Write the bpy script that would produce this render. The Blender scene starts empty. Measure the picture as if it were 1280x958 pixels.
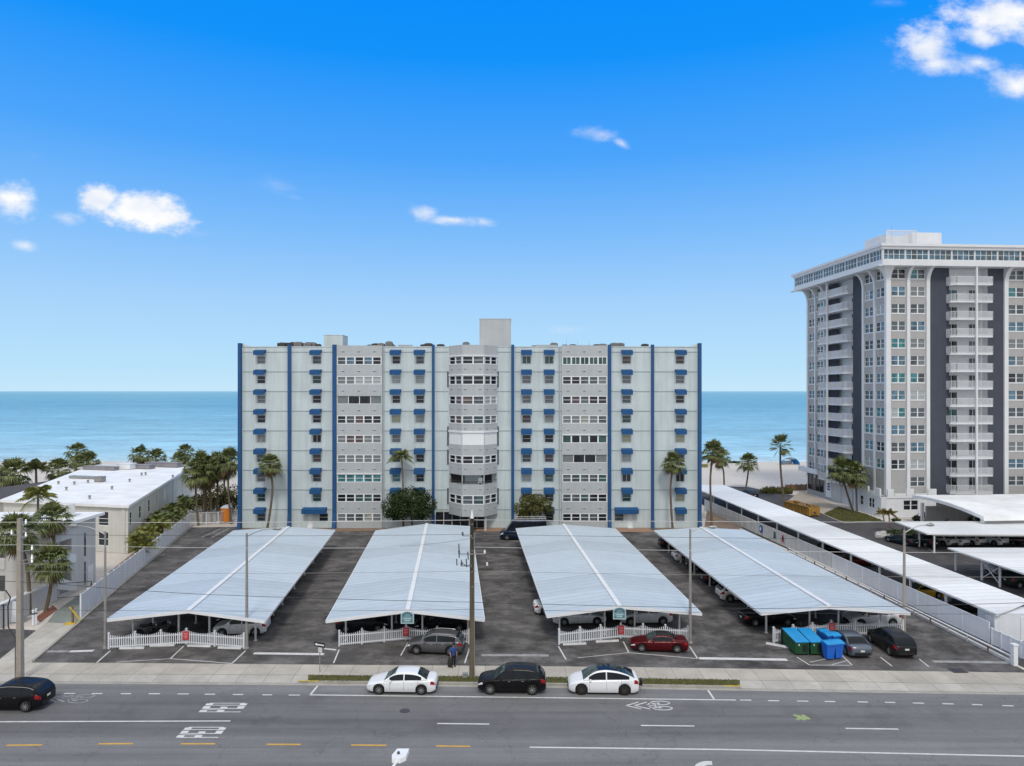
import bpy, math, random
import numpy as np
from mathutils import Vector, Matrix
rnd = random.Random(7)
R = math.radians
SC = bpy.context.scene
COL = SC.collection
F, CX, HY, H = 880.0, 640.0, 489.0, 20.4

def G(px, py, z=0.0):
    d = F * (H - z) / (py - HY)
    return ((px - CX) * d / F, d, z)
def AT(px, py, Y):
    return ((px - CX) * Y / F, Y, H - (py - HY) * Y / F)

# ------------------------------------------------------------------ materials
def nt(name):
    m = bpy.data.materials.new(name); m.use_nodes = True
    t = m.node_tree
    return m, t, t.nodes['Principled BSDF']
def N(t, kind, **kw):
    n = t.nodes.new(kind)
    for k, v in kw.items():
        if k in n.inputs: n.inputs[k].default_value = v
        else: setattr(n, k, v)
    return n
def mixc(t, fac, a, b, mode='MIX'):
    n = t.nodes.new('ShaderNodeMix'); n.data_type = 'RGBA'; n.blend_type = mode
    for i, v in ((0, fac), (6, a), (7, b)):
        if hasattr(v, 'links'): t.links.new(v, n.inputs[i])
        elif i == 0: n.inputs[0].default_value = v
        else: n.inputs[i].default_value = (*v, 1) if len(v) == 3 else v
    return n.outputs[2]
def ramp(t, fac, stops, interp='LINEAR'):
    n = t.nodes.new('ShaderNodeValToRGB'); cr = n.color_ramp; cr.interpolation = interp
    while len(cr.elements) < len(stops): cr.elements.new(0.5)
    for e, (p, c) in zip(cr.elements, stops):
        e.position = p; e.color = (*c, 1) if not isinstance(c, float) else (c, c, c, 1)
    t.links.new(fac, n.inputs[0]); return n.outputs[0]
def math_(t, op, a, b=None, clamp=False):
    n = t.nodes.new('ShaderNodeMath'); n.operation = op; n.use_clamp = clamp
    for i, v in ((0, a), (1, b)):
        if v is None: continue
        if hasattr(v, 'links'): t.links.new(v, n.inputs[i])
        else: n.inputs[i].default_value = v
    return n.outputs[0]
def coords(t, kind='Object', scale=(1, 1, 1)):
    if kind == 'World': o = t.nodes.new('ShaderNodeNewGeometry').outputs['Position']
    else: o = t.nodes.new('ShaderNodeTexCoord').outputs[kind]
    mp = t.nodes.new('ShaderNodeMapping'); mp.inputs['Scale'].default_value = scale
    t.links.new(o, mp.inputs[0]); return mp.outputs[0]
def noise(t, vec, scale, detail=4, rough=.55):
    n = N(t, 'ShaderNodeTexNoise'); n.inputs['Scale'].default_value = scale
    n.inputs['Detail'].default_value = detail; n.inputs['Roughness'].default_value = rough
    t.links.new(vec, n.inputs['Vector']); return n.outputs['Fac']
def bump(t, b, h, strength=.2, dist=.02):
    n = N(t, 'ShaderNodeBump'); n.inputs['Strength'].default_value = strength; n.inputs['Distance'].default_value = dist
    t.links.new(h, n.inputs['Height']); t.links.new(n.outputs[0], b.inputs['Normal'])

M = {}
def mk(name, col, rough=.6, var=.08, scale=1.5, metal=0., spec=.4, coat=0., kind='World', stretch=(1, 1, 1), bmp=0., island=0., streak=0.):
    m, t, b = nt(name)
    v = coords(t, kind, stretch)
    n = noise(t, v, scale, 5, .6)
    f = math_(t, 'MULTIPLY_ADD', n, 2.2, True); f.node.inputs[2].default_value = -.6
    c = mixc(t, f, [x * (1 - var) for x in col], [min(1, x * (1 + var)) for x in col])
    if streak:
        s = noise(t, coords(t, kind, (1.2, 1.2, .06)), 1.6, 4, .7)
        s = ramp(t, s, [(.42, 1.), (.75, 1. - streak)])
        c = mixc(t, 1., c, s, 'MULTIPLY')
    if island:
        g = t.nodes.new('ShaderNodeNewGeometry').outputs['Random Per Island']
        c = mixc(t, 1., c, ramp(t, g, [(0., 1. - island), (1., 1. + island)]), 'MULTIPLY')
    t.links.new(c, b.inputs['Base Color'])
    b.inputs['Roughness'].default_value = rough; b.inputs['Metallic'].default_value = metal
    b.inputs['Specular IOR Level'].default_value = spec; b.inputs['Coat Weight'].default_value = coat
    b.inputs['Coat Roughness'].default_value = .04
    if bmp: bump(t, b, n, bmp, .02)
    M[name] = m; return m

# ------------------------------------------------------------------ mesh building
WM = {}     # world matrices of the objects built, by name
CH = {}     # children by name
class MB:
    def __init__(s, m=None): s.v = []; s.f = []; s.mi = []; s.sm = []; s.m = m; s.mat = 0; s.smooth = False
    def pt(s, p):
        p = Vector(p); s.v.append(tuple(s.m @ p) if s.m is not None else tuple(p)); return len(s.v) - 1
    def face(s, idx): s.f.append(tuple(idx)); s.mi.append(s.mat); s.sm.append(s.smooth)
    def poly(s, pts): s.face([s.pt(p) for p in pts])
    def box(s, x0, x1, y0, y1, z0, z1):
        if x0 > x1: x0, x1 = x1, x0
        if y0 > y1: y0, y1 = y1, y0
        if z0 > z1: z0, z1 = z1, z0
        i = [s.pt(p) for p in ((x0, y0, z0), (x1, y0, z0), (x1, y1, z0), (x0, y1, z0), (x0, y0, z1), (x1, y0, z1), (x1, y1, z1), (x0, y1, z1))]
        for q in ((0, 3, 2, 1), (4, 5, 6, 7), (0, 1, 5, 4), (1, 2, 6, 5), (2, 3, 7, 6), (3, 0, 4, 7)): s.face([i[k] for k in q])
    def bbox(s, c, sx, sy, sz, rz=0.):   # centred box rotated about z, c = base centre
        ca, sa = math.cos(rz), math.sin(rz); i = []
        for dz in (0, sz):
            for a, b in ((-1, -1), (1, -1), (1, 1), (-1, 1)):
                x, y = a * sx / 2, b * sy / 2
                i.append(s.pt((c[0] + x * ca - y * sa, c[1] + x * sa + y * ca, c[2] + dz)))
        for q in ((0, 3, 2, 1), (4, 5, 6, 7), (0, 1, 5, 4), (1, 2, 6, 5), (2, 3, 7, 6), (3, 0, 4, 7)): s.face([i[k] for k in q])
    def prism(s, pts, z0, z1, cap=True):   # plan polygon (ccw) extruded
        n = len(pts); a = [s.pt((p[0], p[1], z0)) for p in pts]; b = [s.pt((p[0], p[1], z1)) for p in pts]
        for k in range(n): s.face((a[k], a[(k + 1) % n], b[(k + 1) % n], b[k]))
        if cap: s.face(b); s.face(a[::-1])
    def extr(s, pts, vec):   # any polygon extruded by vec
        vec = Vector(vec); n = len(pts)
        a = [s.pt(p) for p in pts]; b = [s.pt(Vector(p) + vec) for p in pts]
        for k in range(n): s.face((a[k], a[(k + 1) % n], b[(k + 1) % n], b[k]))
        s.face(b); s.face(a[::-1])
    def tube(s, pts, rad, n=6, cap=True):
        pts = [Vector(p) for p in pts]; rings = []
        if not hasattr(rad, '__len__'): rad = [rad] * len(pts)
        up = None
        for k, p in enumerate(pts):
            d = (pts[min(k + 1, len(pts) - 1)] - pts[max(k - 1, 0)])
            if d.length < 1e-9: d = Vector((0, 0, 1))
            d.normalize()
            if up is None: up = Vector((0, 0, 1)) if abs(d.z) < .9 else Vector((1, 0, 0))
            a = d.cross(up); 
            if a.length < 1e-4: a = d.cross(Vector((0, 1, 0)))
            a.normalize(); b = a.cross(d).normalized(); up = b
            rings.append([s.pt(p + (a * math.cos(2 * math.pi * j / n) + b * math.sin(2 * math.pi * j / n)) * rad[k]) for j in range(n)])
        for k in range(len(rings) - 1):
            for j in range(n): s.face((rings[k][j], rings[k + 1][j], rings[k + 1][(j + 1) % n], rings[k][(j + 1) % n]))
        if cap: s.face(rings[0][::-1]); s.face(rings[-1])
    def lathe(s, prof, n=12, c=(0, 0, 0), axis='z'):   # prof: (r, h)
        rings = []
        for r, h in prof:
            ring = []
            for j in range(n):
                a = 2 * math.pi * j / n; q = (r * math.cos(a), r * math.sin(a), h)
                if axis == 'y': q = (q[0], h, -q[1])
                if axis == 'x': q = (h, q[0], q[1])
                ring.append(s.pt((c[0] + q[0], c[1] + q[1], c[2] + q[2])))
            rings.append(ring)
        for k in range(len(rings) - 1):
            for j in range(n): s.face((rings[k][j], rings[k][(j + 1) % n], rings[k + 1][(j + 1) % n], rings[k + 1][j]))
        s.face(rings[0][::-1]); s.face(rings[-1])
    def strip(s, p0, p1, w, z=None):
        a, b = Vector(p0), Vector(p1); d = (b - a); d.z = 0; d.normalize(); q = Vector((-d.y, d.x, 0)) * w / 2
        P = [a - q, b - q, b + q, a + q]
        if z is not None:
            for p in P: p.z = z
        s.poly(P)
    def beam(s, p0, p1, w, h):
        a, b = Vector(p0), Vector(p1); d = (b - a).normalized()
        side = d.cross(Vector((0, 0, 1)))
        if side.length < 1e-4: side = Vector((1, 0, 0))
        side.normalize(); up = side.cross(d).normalized()
        i = [s.pt(p + side * x * w / 2 + up * y * h / 2) for p in (a, b) for x, y in ((-1, -1), (1, -1), (1, 1), (-1, 1))]
        for q in ((3, 2, 1, 0), (4, 5, 6, 7), (0, 1, 5, 4), (1, 2, 6, 5), (2, 3, 7, 6), (3, 0, 4, 7)): s.face([i[k] for k in q])
    def build(s, name, mats, parent=None, label=None, kind=None):
        if not isinstance(mats, (list, tuple)): mats = [mats]
        vs = s.v
        pm = WM[parent.name] if parent is not None else Matrix()
        if parent is not None:
            inv = pm.inverted(); vs = [tuple(inv @ Vector(p)) for p in vs]
        me = bpy.data.meshes.new(name); me.from_pydata(vs, [], s.f)
        for q in mats: me.materials.append(M[q] if isinstance(q, str) else q)
        me.polygons.foreach_set('material_index', s.mi); me.polygons.foreach_set('use_smooth', s.sm); me.update()
        o = bpy.data.objects.new(name, me); COL.objects.link(o)
        if parent is not None:
            o.parent = parent; CH.setdefault(parent.name, []).append(o)
        WM[o.name] = pm
        if label: o['label'] = label
        if kind: o['kind'] = kind
        return o

def thing(name, label, cat, loc=(0, 0, 0), rz=0., group=None):
    o = bpy.data.objects.new(name, None); COL.objects.link(o); o.empty_display_size = .3
    o.location = loc; o.rotation_euler = (0, 0, rz)
    o['label'] = label; o['category'] = cat
    if group: o['group'] = group
    WM[o.name] = Matrix.Translation(loc) @ Matrix.Rotation(rz, 4, 'Z')
    return o
def tag(o, label, cat, group=None):
    o['label'] = label; o['category'] = cat
    if group: o['group'] = group
    return o
def copy_tree(o, parent=None):
    c = o.copy(); COL.objects.link(c); c.parent = parent
    if parent is not None: CH.setdefault(parent.name, []).append(c)
    WM[c.name] = WM[o.name].copy()
    for k in list(CH.get(o.name, [])): copy_tree(k, c)
    return c
def place(o, loc, rz=0., label=None, scale=None, group=None):
    o.location = loc; o.rotation_euler = (0, 0, rz)
    if scale is not None: o.scale = (scale,) * 3 if not hasattr(scale, '__len__') else scale
    if label: o['label'] = label
    if group: o['group'] = group
    return o
class Proto:     # first use moves the prototype itself, later uses copy it
    def __init__(s, fn): s.fn = fn; s.o = None
    def __call__(s, loc, rz=0., label=None, scale=None, group=None):
        if s.o is None: s.o = s.fn(); c = s.o
        else: c = copy_tree(s.o)
        return place(c, loc, rz, label, scale, group)
def struct(mb, name, mats): return mb.build(name, mats, kind='structure')

def wall_holes(mb, u0, u1, z0, z1, holes, depth=.15, y=0.):
    """wall in the local xz plane at y, outward -y, rectangular openings with reveals"""
    us = sorted({u0, u1, *[h[0] for h in holes], *[h[1] for h in holes]})
    zs = sorted({z0, z1, *[h[2] for h in holes], *[h[3] for h in holes]})
    for a, b in zip(us, us[1:]):
        run = None
        for c, d in zip(zs, zs[1:]):
            um, zm = (a + b) / 2, (c + d) / 2
            if any(h[0] < um < h[1] and h[2] < zm < h[3] for h in holes):
                if run: mb.poly([(a, y, run[0]), (b, y, run[0]), (b, y, run[1]), (a, y, run[1])]); run = None
            else: run = (run[0], d) if run else (c, d)
        if run: mb.poly([(a, y, run[0]), (b, y, run[0]), (b, y, run[1]), (a, y, run[1])])
    for a, b, c, d in holes:
        e = y + depth
        mb.poly([(a, y, c), (b, y, c), (b, e, c), (a, e, c)]); mb.poly([(a, e, d), (b, e, d), (b, y, d), (a, y, d)])
        mb.poly([(a, y, c), (a, e, c), (a, e, d), (a, y, d)]); mb.poly([(b, e, c), (b, y, c), (b, y, d), (b, e, d)])

def window(parent, m, u0, u1, z0, z1, y, panes, style='hung', fr='white_frame', fw=.07, name='window', d=.08, mul=.09):
    """window frame (mesh) with its pane (child); panes = list of glass material names, one per light"""
    w = MB(m); n = len(panes)
    w.box(u0, u1, y - d, y, z0, z0 + fw); w.box(u0, u1, y - d, y, z1 - fw, z1)
    w.box(u0, u0 + fw, y - d, y, z0 + fw, z1 - fw); w.box(u1 - fw, u1, y - d, y, z0 + fw, z1 - fw)
    us = [u0 + (u1 - u0) * k / n for k in range(n + 1)]
    for k in range(1, n): w.box(us[k] - mul, us[k] + mul, y - d + .004, y, z0 + fw, z1 - fw)
    for k in range(n):
        a = us[k] + (mul if k else fw); b = us[k + 1] - (mul if k < n - 1 else fw)
        if style == 'hung':
            zm = z0 + (z1 - z0) * .5; w.box(a, b, y - d + .012, y, zm - .03, zm + .03)
        elif style == 'slide':
            um = (a + b) / 2; w.box(um - .035, um + .035, y - d + .012, y, z0 + fw, z1 - fw)
    o = w.build(name, fr, parent)
    g = MB(m); mats = []
    for k in range(n):
        nm = panes[k]
        if nm not in mats: mats.append(nm)
        g.mat = mats.index(nm)
        a, b = us[k], us[k + 1]
        g.poly([(a, y - .012, z0), (b, y - .012, z0), (b, y - .012, z1), (a, y - .012, z1)])
    g.build('pane', mats, o)
    return o
# ------------------------------------------------------------------ materials used
mk('wall_pale', (.55, .63, .65), .8, .07, .35, streak=.16, bmp=.03)
mk('ledge', (.33, .39, .42), .8, .05)
mk('blue_paint', (.013, .080, .225), .55, .12, .8, streak=.12)
mk('awning_blue', (.008, .075, .215), .7, .10, 1.2)
mk('grey_box', (.44, .47, .49), .85, .05, .6, streak=.12)
mk('white_frame', (.78, .80, .82), .5, .04)
mk('white_paint', (.74, .76, .79), .5, .06, 1.2)
mk('white_vinyl', (.72, .75, .80), .45, .05, .8, streak=.08)
mk('white_dirty', (.62, .63, .64), .6, .12, 1.4, streak=.2)
mk('beige', (.39, .385, .385), .8, .05, .8, streak=.06)
mk('charcoal', (.062, .070, .094), .85, .10, .5, streak=.10)
mk('rib_white', (.68, .70, .73), .6, .05, .6, streak=.06)
mk('cream', (.61, .605, .555), .8, .06, .6, streak=.14)
mk('motel_grey', (.56, .555, .55), .8, .06, .6, streak=.14)
mk('roof_white', (.82, .83, .84), .6, .14, .35, bmp=.05)
mk('roof_grey', (.25, .24, .26), .8, .15, .8)
mk('roof_dark', (.085, .08, .09), .85, .2, 1.5)
mk('dark', (.012, .012, .014), .7, .2)
mk('dark_metal', (.05, .05, .055), .5, .2)
mk('bronze', (.075, .06, .055), .45, .2)
mk('galv', (.33, .34, .34), .45, .12, 3., metal=.5)
mk('lamp_grey', (.27, .26, .25), .6, .12, 2.)
mk('concrete_pole', (.34, .31, .27), .85, .12, 3., streak=.1)
mk('wood_pole', (.10, .085, .055), .9, .25, 6., stretch=(1, 1, .12))
mk('wood', (.22, .14, .08), .85, .25, 4.)
mk('porcelain', (.75, .77, .80), .2, .03)
mk('insulator', (.08, .10, .14), .3, .1)
mk('wire', (.03, .03, .035), .6, .1)
mk('rust', (.22, .12, .07), .9, .4, 3.)
mk('yellow_steel', (.36, .20, .04), .6, .22, 1.2, streak=.25)
mk('yellow_paint', (.60, .42, .05), .6, .2)
mk('orange', (.62, .20, .02), .5, .08)
mk('teal', (.16, .30, .34), .6, .1)
mk('teal_dark', (.06, .14, .18), .6, .1)
mk('teal_light', (.45, .58, .62), .6, .1)
mk('red_sign', (.50, .05, .06), .5, .15)
mk('pink_sign', (.65, .25, .27), .5, .15)
mk('black_sign', (.015, .015, .018), .5, .1)
mk('sign_blue', (.04, .12, .42), .5, .1)
mk('dumpster_green', (.012, .075, .028), .55, .25, 1.5, streak=.2)
mk('lid_blue', (.015, .28, .62), .5, .08)
mk('bin_blue', (.015, .13, .58), .45, .08)
mk('tent_blue', (.02, .25, .60), .6, .1)
mk('tent_white', (.7, .75, .8), .6, .1)
mk('trunk', (.15, .115, .085), .95, .30, 3., kind='Object', stretch=(1, 1, 4), bmp=.3)
mk('bark', (.085, .062, .045), .95, .3, 3., kind='Object')
mk('frond', (.115, .138, .045), .65, .35, 1.5, kind='Object', island=.45)
mk('frond_bright', (.16, .17, .035), .5, .35, 1.5, kind='Object', island=.45)
mk('frond_yellow', (.16, .13, .03), .5, .35, 1.5, kind='Object', island=.45)
mk('frond_dead', (.17, .115, .055), .8, .3, 1.5, kind='Object', island=.4)
mk('leaf', (.040, .060, .022), .7, .4, .6, kind='Object', island=.55, spec=.12)
mk('leaf_olive', (.105, .105, .032), .7, .4, .6, kind='Object', island=.55, spec=.12)
mk('leaf_green', (.040, .070, .014), .5, .4, .6, kind='Object', island=.6)
mk('lawn', (.105, .105, .035), .95, .3, 2.5)
mk('grass_blade', (.10, .105, .03), .8, .3, 2., island=.5)
mk('soil', (.24, .165, .115), .95, .25, 1.2, bmp=.4)
mk('paver_pink', (.34, .22, .15), .85, .15, 1.5)
mk('walk_green', (.22, .25, .235), .85, .15, .8)
mk('kerb', (.36, .345, .31), .85, .18, 1.)
mk('rock', (.55, .54, .52), .9, .2, 2.)
mk('brick_red', (.22, .09, .06), .9, .25, 3.)
mk('paint_white', (.62, .62, .62), .7, .16, 2.5)
mk('paint_yellow', (.62, .36, .06), .7, .16, 2.5)
mk('paint_worn', (.30, .30, .30), .8, .35, 1.6)
mk('skin', (.30, .17, .11), .5, .05, kind='Object')
mk('hair', (.02, .016, .013), .6, .2, kind='Object')
mk('cloth_blue', (.03, .07, .24), .9, .2, 4., kind='Object')
mk('cloth_dark', (.012, .013, .02), .9, .2, 4., kind='Object')
mk('bag_dark', (.02, .024, .018), .6, .3, 4., kind='Object')
# glass of many looks (what stands behind it differs)
def glass(name, col, rough=.06, var=.5, lines=0.):
    m, t, b = nt(name); v = coords(t, 'World', (1, 1, 1))
    n = noise(t, v, .9, 3, .6)
    c = mixc(t, ramp(t, n, [(.35, 0.), (.65, 1.)]), [x * (1 - var) for x in col], [x * (1 + var) for x in col])
    if lines:
        w = N(t, 'ShaderNodeTexWave', wave_type='BANDS', bands_direction='Z'); w.inputs['Scale'].default_value = lines
        t.links.new(v, w.inputs[0]); c = mixc(t, w.outputs['Fac'], c, [x * .8 for x in col])
    t.links.new(c, b.inputs['Base Color']); b.inputs['Roughness'].default_value = rough
    b.inputs['Specular IOR Level'].default_value = .22 if name.startswith('car') else .5
    M[name] = m
glass('glass_dark', (.016, .02, .028))
glass('glass_slate', (.075, .095, .11), var=.4)
glass('glass_green', (.035, .085, .085), var=.4)
glass('glass_teal', (.035, .17, .19), var=.45)
glass('glass_blue', (.075, .15, .21), var=.5)
glass('blind_grey', (.19, .21, .22), .25, .12, 6.)
glass('blind_light', (.38, .42, .43), .3, .1, 6.)
glass('curtain', (.30, .31, .29), .4, .25)
glass('blind_tan', (.38, .38, .27), .4, .1)
glass('curtain_red', (.10, .07, .075), .3, .3)
glass('car_glass', (.012, .016, .02), .03, .2)
glass('car_glass_pale', (.06, .085, .085), .03, .3)
def asphalt(name, col, stretch, crack=.5, stain=.35, stain_col=(.5, .5, .5), light=0.):
    m, t, b = nt(name); v = coords(t, 'World'); vs = coords(t, 'World', stretch)
    big = noise(t, vs, .12, 5, .6); mid = noise(t, vs, .7, 5, .65); fine = noise(t, v, 14., 3, .7)
    c = mixc(t, ramp(t, big, [(.35, 0.), (.65, 1.)]), [x * .78 for x in col], [x * 1.22 for x in col])
    c = mixc(t, 1., c, ramp(t, mid, [(.25, .72), (.5, 1.), (.8, 1.22)]), 'MULTIPLY')
    c = mixc(t, 1., c, ramp(t, fine, [(.3, .86), (.7, 1.12)]), 'MULTIPLY')
    if light:   # pale dusty scuffs
        n = noise(t, coords(t, 'World', (.75, 1., 1.)), .40, 10, .76)
        c = mixc(t, ramp(t, n, [(.45, 0.), (.66, light)]), c, [x * 2.6 for x in col])
    vo = N(t, 'ShaderNodeTexVoronoi', feature='DISTANCE_TO_EDGE'); vo.inputs['Scale'].default_value = .16
    wv = N(t, 'ShaderNodeVectorMath', operation='ADD'); ns = N(t, 'ShaderNodeTexNoise'); ns.inputs['Scale'].default_value = .5; ns.inputs['Detail'].default_value = 5
    t.links.new(v, ns.inputs['Vector'])
    sc = N(t, 'ShaderNodeVectorMath', operation='SCALE'); sc.inputs['Scale'].default_value = 3.
    t.links.new(ns.outputs['Color'], sc.inputs[0]); t.links.new(v, wv.inputs[0]); t.links.new(sc.outputs[0], wv.inputs[1])
    t.links.new(wv.outputs[0], vo.inputs['Vector'])
    cr = ramp(t, vo.outputs['Distance'], [(0., 1. - crack), (.007, 1.)])
    c = mixc(t, 1., c, cr, 'MULTIPLY')
    st = noise(t, v, .28, 3, .5); c = mixc(t, 1., c, ramp(t, st, [(.58, 1.), (.72, 1. - stain)]), 'MULTIPLY')
    t.links.new(c, b.inputs['Base Color']); b.inputs['Roughness'].default_value = .88; b.inputs['Specular IOR Level'].default_value = .25
    bump(t, b, fine, .25, .01); M[name] = m
asphalt('road', (.170, .170, .176), (.05, 1.6, 1), .2, .16, light=.06)
asphalt('lot', (.080, .076, .075), (1, .5, 1), .3, .5, light=.95)
asphalt('lot_right', (.075, .072, .075), (1, .6, 1), .4, .3, light=.2)
def slabs(name, col):
    m, t, b = nt(name); v = coords(t, 'World')
    br = N(t, 'ShaderNodeTexBrick'); br.offset = 0.; t.links.new(v, br.inputs[0])
    br.inputs['Scale'].default_value = 1.; br.inputs['Brick Width'].default_value = 1.95; br.inputs['Row Height'].default_value = 40.
    br.inputs['Mortar Size'].default_value = .022; br.inputs['Mortar Smooth'].default_value = .3; br.inputs['Bias'].default_value = -.2
    br.inputs['Color1'].default_value = (*[x * .92 for x in col], 1); br.inputs['Color2'].default_value = (*[x * 1.1 for x in col], 1)
    br.inputs['Mortar'].default_value = (*[x * .55 for x in col], 1)
    c = mixc(t, 1., br.outputs['Color'], ramp(t, noise(t, v, .5, 8, .7), [(.3, .78), (.65, 1.1)]), 'MULTIPLY')
    c = mixc(t, 1., c, ramp(t, noise(t, v, 9., 3), [(.3, .93), (.7, 1.05)]), 'MULTIPLY')
    t.links.new(c, b.inputs['Base Color']); b.inputs['Roughness'].default_value = .9; M[name] = m
slabs('sidewalk', (.47, .435, .38)); slabs('apron', (.46, .44, .40))
def sandm():
    m, t, b = nt('sand'); v = coords(t, 'World')
    c = mixc(t, noise(t, v, .09, 6, .6), (.53, .48, .42), (.64, .60, .555))
    c = mixc(t, 1., c, ramp(t, noise(t, v, 1.4, 6, .7), [(.3, .86), (.6, 1.05)]), 'MULTIPLY')
    t.links.new(c, b.inputs['Base Color']); b.inputs['Roughness'].default_value = .95; bump(t, b, noise(t, v, 2., 4), .5, .05); M['sand'] = m
sandm()
def seam():
    m, t, b = nt('sea'); pos = t.nodes.new('ShaderNodeNewGeometry').outputs['Position']
    sx = N(t, 'ShaderNodeSeparateXYZ'); t.links.new(pos, sx.inputs[0])
    # water depth grows away from the shore: log distance; far stops paint horizon haze
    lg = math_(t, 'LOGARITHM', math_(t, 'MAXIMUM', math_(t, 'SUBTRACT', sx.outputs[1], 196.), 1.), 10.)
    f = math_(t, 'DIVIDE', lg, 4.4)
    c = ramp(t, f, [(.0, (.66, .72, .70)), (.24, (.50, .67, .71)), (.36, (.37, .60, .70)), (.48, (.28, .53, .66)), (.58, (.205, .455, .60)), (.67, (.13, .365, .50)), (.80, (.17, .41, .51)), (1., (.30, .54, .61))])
    # long swell streaks whose length follows distance, wave by wave
    n1 = noise(t, coords(t, 'World', (.012, .05, 1)), 1., 6, .62)
    n2 = noise(t, coords(t, 'World', (.028, .05, 1)), 1., 14, .9)
    n3 = noise(t, coords(t, 'World', (.0009, .006, 1)), 1., 4, .6)
    c = mixc(t, 1., c, ramp(t, n1, [(.3, .88), (.7, 1.10)]), 'MULTIPLY')
    c = mixc(t, 1., c, ramp(t, n2, [(.36, .60), (.5, 1.), (.64, 1.42)]), 'MULTIPLY')
    c = mixc(t, 1., c, ramp(t, n3, [(.3, .86), (.7, 1.10)]), 'MULTIPLY')
    # breaking foam lines near the beach
    fo = noise(t, coords(t, 'World', (.02, .22, 1)), 1., 6, .7)
    near = ramp(t, f, [(.10, 1.), (.30, .4), (.42, 0.)])
    foam = math_(t, 'MULTIPLY', ramp(t, fo, [(.56, 0.), (.64, .8)]), near)
    c = mixc(t, foam, c, (.78, .84, .86))
    t.links.new(c, b.inputs['Base Color']); b.inputs['Roughness'].default_value = .35; b.inputs['Specular IOR Level'].default_value = .12
    bump(t, b, n2, .35, .4); M['sea'] = m
seam()
def ribbed(name, col, axis, period, var=.07, panel=0.):
    m, t, b = nt(name); v = coords(t, 'Object')
    w = N(t, 'ShaderNodeTexWave', wave_type='BANDS', bands_direction=axis); w.inputs['Scale'].default_value = 1. / period * .314159 * 1.0
    t.links.new(v, w.inputs[0])
    c = mixc(t, ramp(t, w.outputs['Fac'], [(.0, 0.), (.22, 1.)]), [x * .87 for x in col], col)
    big = noise(t, coords(t, 'Object', (.25, 1, 1) if axis == 'Y' else (1, .25, 1)), .22, 3, .5)
    c = mixc(t, 1., c, ramp(t, big, [(.35, 1. - var), (.65, 1. + var)]), 'MULTIPLY')
    dirt = noise(t, v, .8, 7, .7); c = mixc(t, 1., c, ramp(t, dirt, [(.35, .94), (.6, 1.02)]), 'MULTIPLY')
    if panel:
        sp = N(t, 'ShaderNodeSeparateXYZ'); t.links.new(v, sp.inputs[0])
        fl = math_(t, 'FLOOR', math_(t, 'DIVIDE', sp.outputs[1], panel))
        wn = N(t, 'ShaderNodeTexWhiteNoise', noise_dimensions='1D'); t.links.new(fl, wn.inputs['W'])
        c = mixc(t, 1., c, ramp(t, wn.outputs['Value'], [(0., .89), (1., 1.07)]), 'MULTIPLY')
    t.links.new(c, b.inputs['Base Color']); b.inputs['Roughness'].default_value = .5; b.inputs['Specular IOR Level'].default_value = .4
    bump(t, b, w.outputs['Fac'], .25, .03); M[name] = m
ribbed('carport_roof', (.50, .58, .655), 'Y', 1.0, panel=5.1, var=.045)
ribbed('carport_roof_white', (.81, .83, .85), 'Y', 1.0, panel=7.)
ribbed('canopy_roof_x', (.78, .80, .82), 'X', .62)
def chain():
    m, t, b = nt('chain_link'); v = coords(t, 'Object', (1, 1, 1))
    b.inputs['Base Color'].default_value = (.5, .52, .54, 1); b.inputs['Alpha'].default_value = .35; M['chain_link'] = m
chain()
def carpaint(name, col, metal=.0, rough=.28):
    m, t, b = nt(name); v = coords(t, 'Object')
    c = mixc(t, noise(t, v, 2., 3), [x * .95 for x in col], [x * 1.04 for x in col])
    g = t.nodes.new('ShaderNodeNewGeometry'); sz = N(t, 'ShaderNodeSeparateXYZ'); tc = t.nodes.new('ShaderNodeTexCoord'); t.links.new(tc.outputs['Object'], sz.inputs[0])
    c = mixc(t, 1., c, ramp(t, sz.outputs[2], [(.15, .72), (.55, 1.)]), 'MULTIPLY')   # darker towards the sills
    t.links.new(c, b.inputs['Base Color']); b.inputs['Metallic'].default_value = metal; b.inputs['Roughness'].default_value = rough
    b.inputs['Coat Weight'].default_value = .12 if sum(col) < .3 else .3; b.inputs['Specular IOR Level'].default_value = .14 if sum(col) < .3 else .5; b.inputs['Coat Roughness'].default_value = .05; M[name] = m
for n_, c_, me_ in (('car_white', (.78, .80, .83), 0), ('car_black', (.008, .008, .010), 0), ('car_grey', (.13, .13, .14), .5), ('car_silver', (.62, .65, .68), .1),
                    ('car_red', (.085, .006, .009), .2), ('car_bluegrey', (.13, .16, .20), .5), ('car_darkgrey', (.022, .023, .028), .3), ('car_yellow', (.60, .36, .01), 0),
                    ('car_navy', (.012, .022, .055), .2), ('car_teal', (.012, .032, .05), .3), ('car_pearl', (.62, .62, .60), .1), ('car_darkgreen', (.012, .03, .028), .2)):
    carpaint(n_, c_, me_)
mk('tyre', (.012, .012, .013), .85, .2, kind='Object')
mk('rim', (.50, .51, .53), .3, .05, metal=.7, kind='Object')
mk('rim_dark', (.11, .085, .075), .35, .05, metal=.6, kind='Object')
mk('trim_black', (.014, .014, .015), .5, .1, kind='Object')
mk('headlamp', (.65, .68, .70), .1, .05, kind='Object')
mk('taillamp', (.28, .010, .014), .15, .1, kind='Object')
mk('plate', (.62, .64, .60), .5, .1, kind='Object')
mk('chrome', (.7, .71, .72), .15, .02, metal=1., kind='Object')
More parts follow.
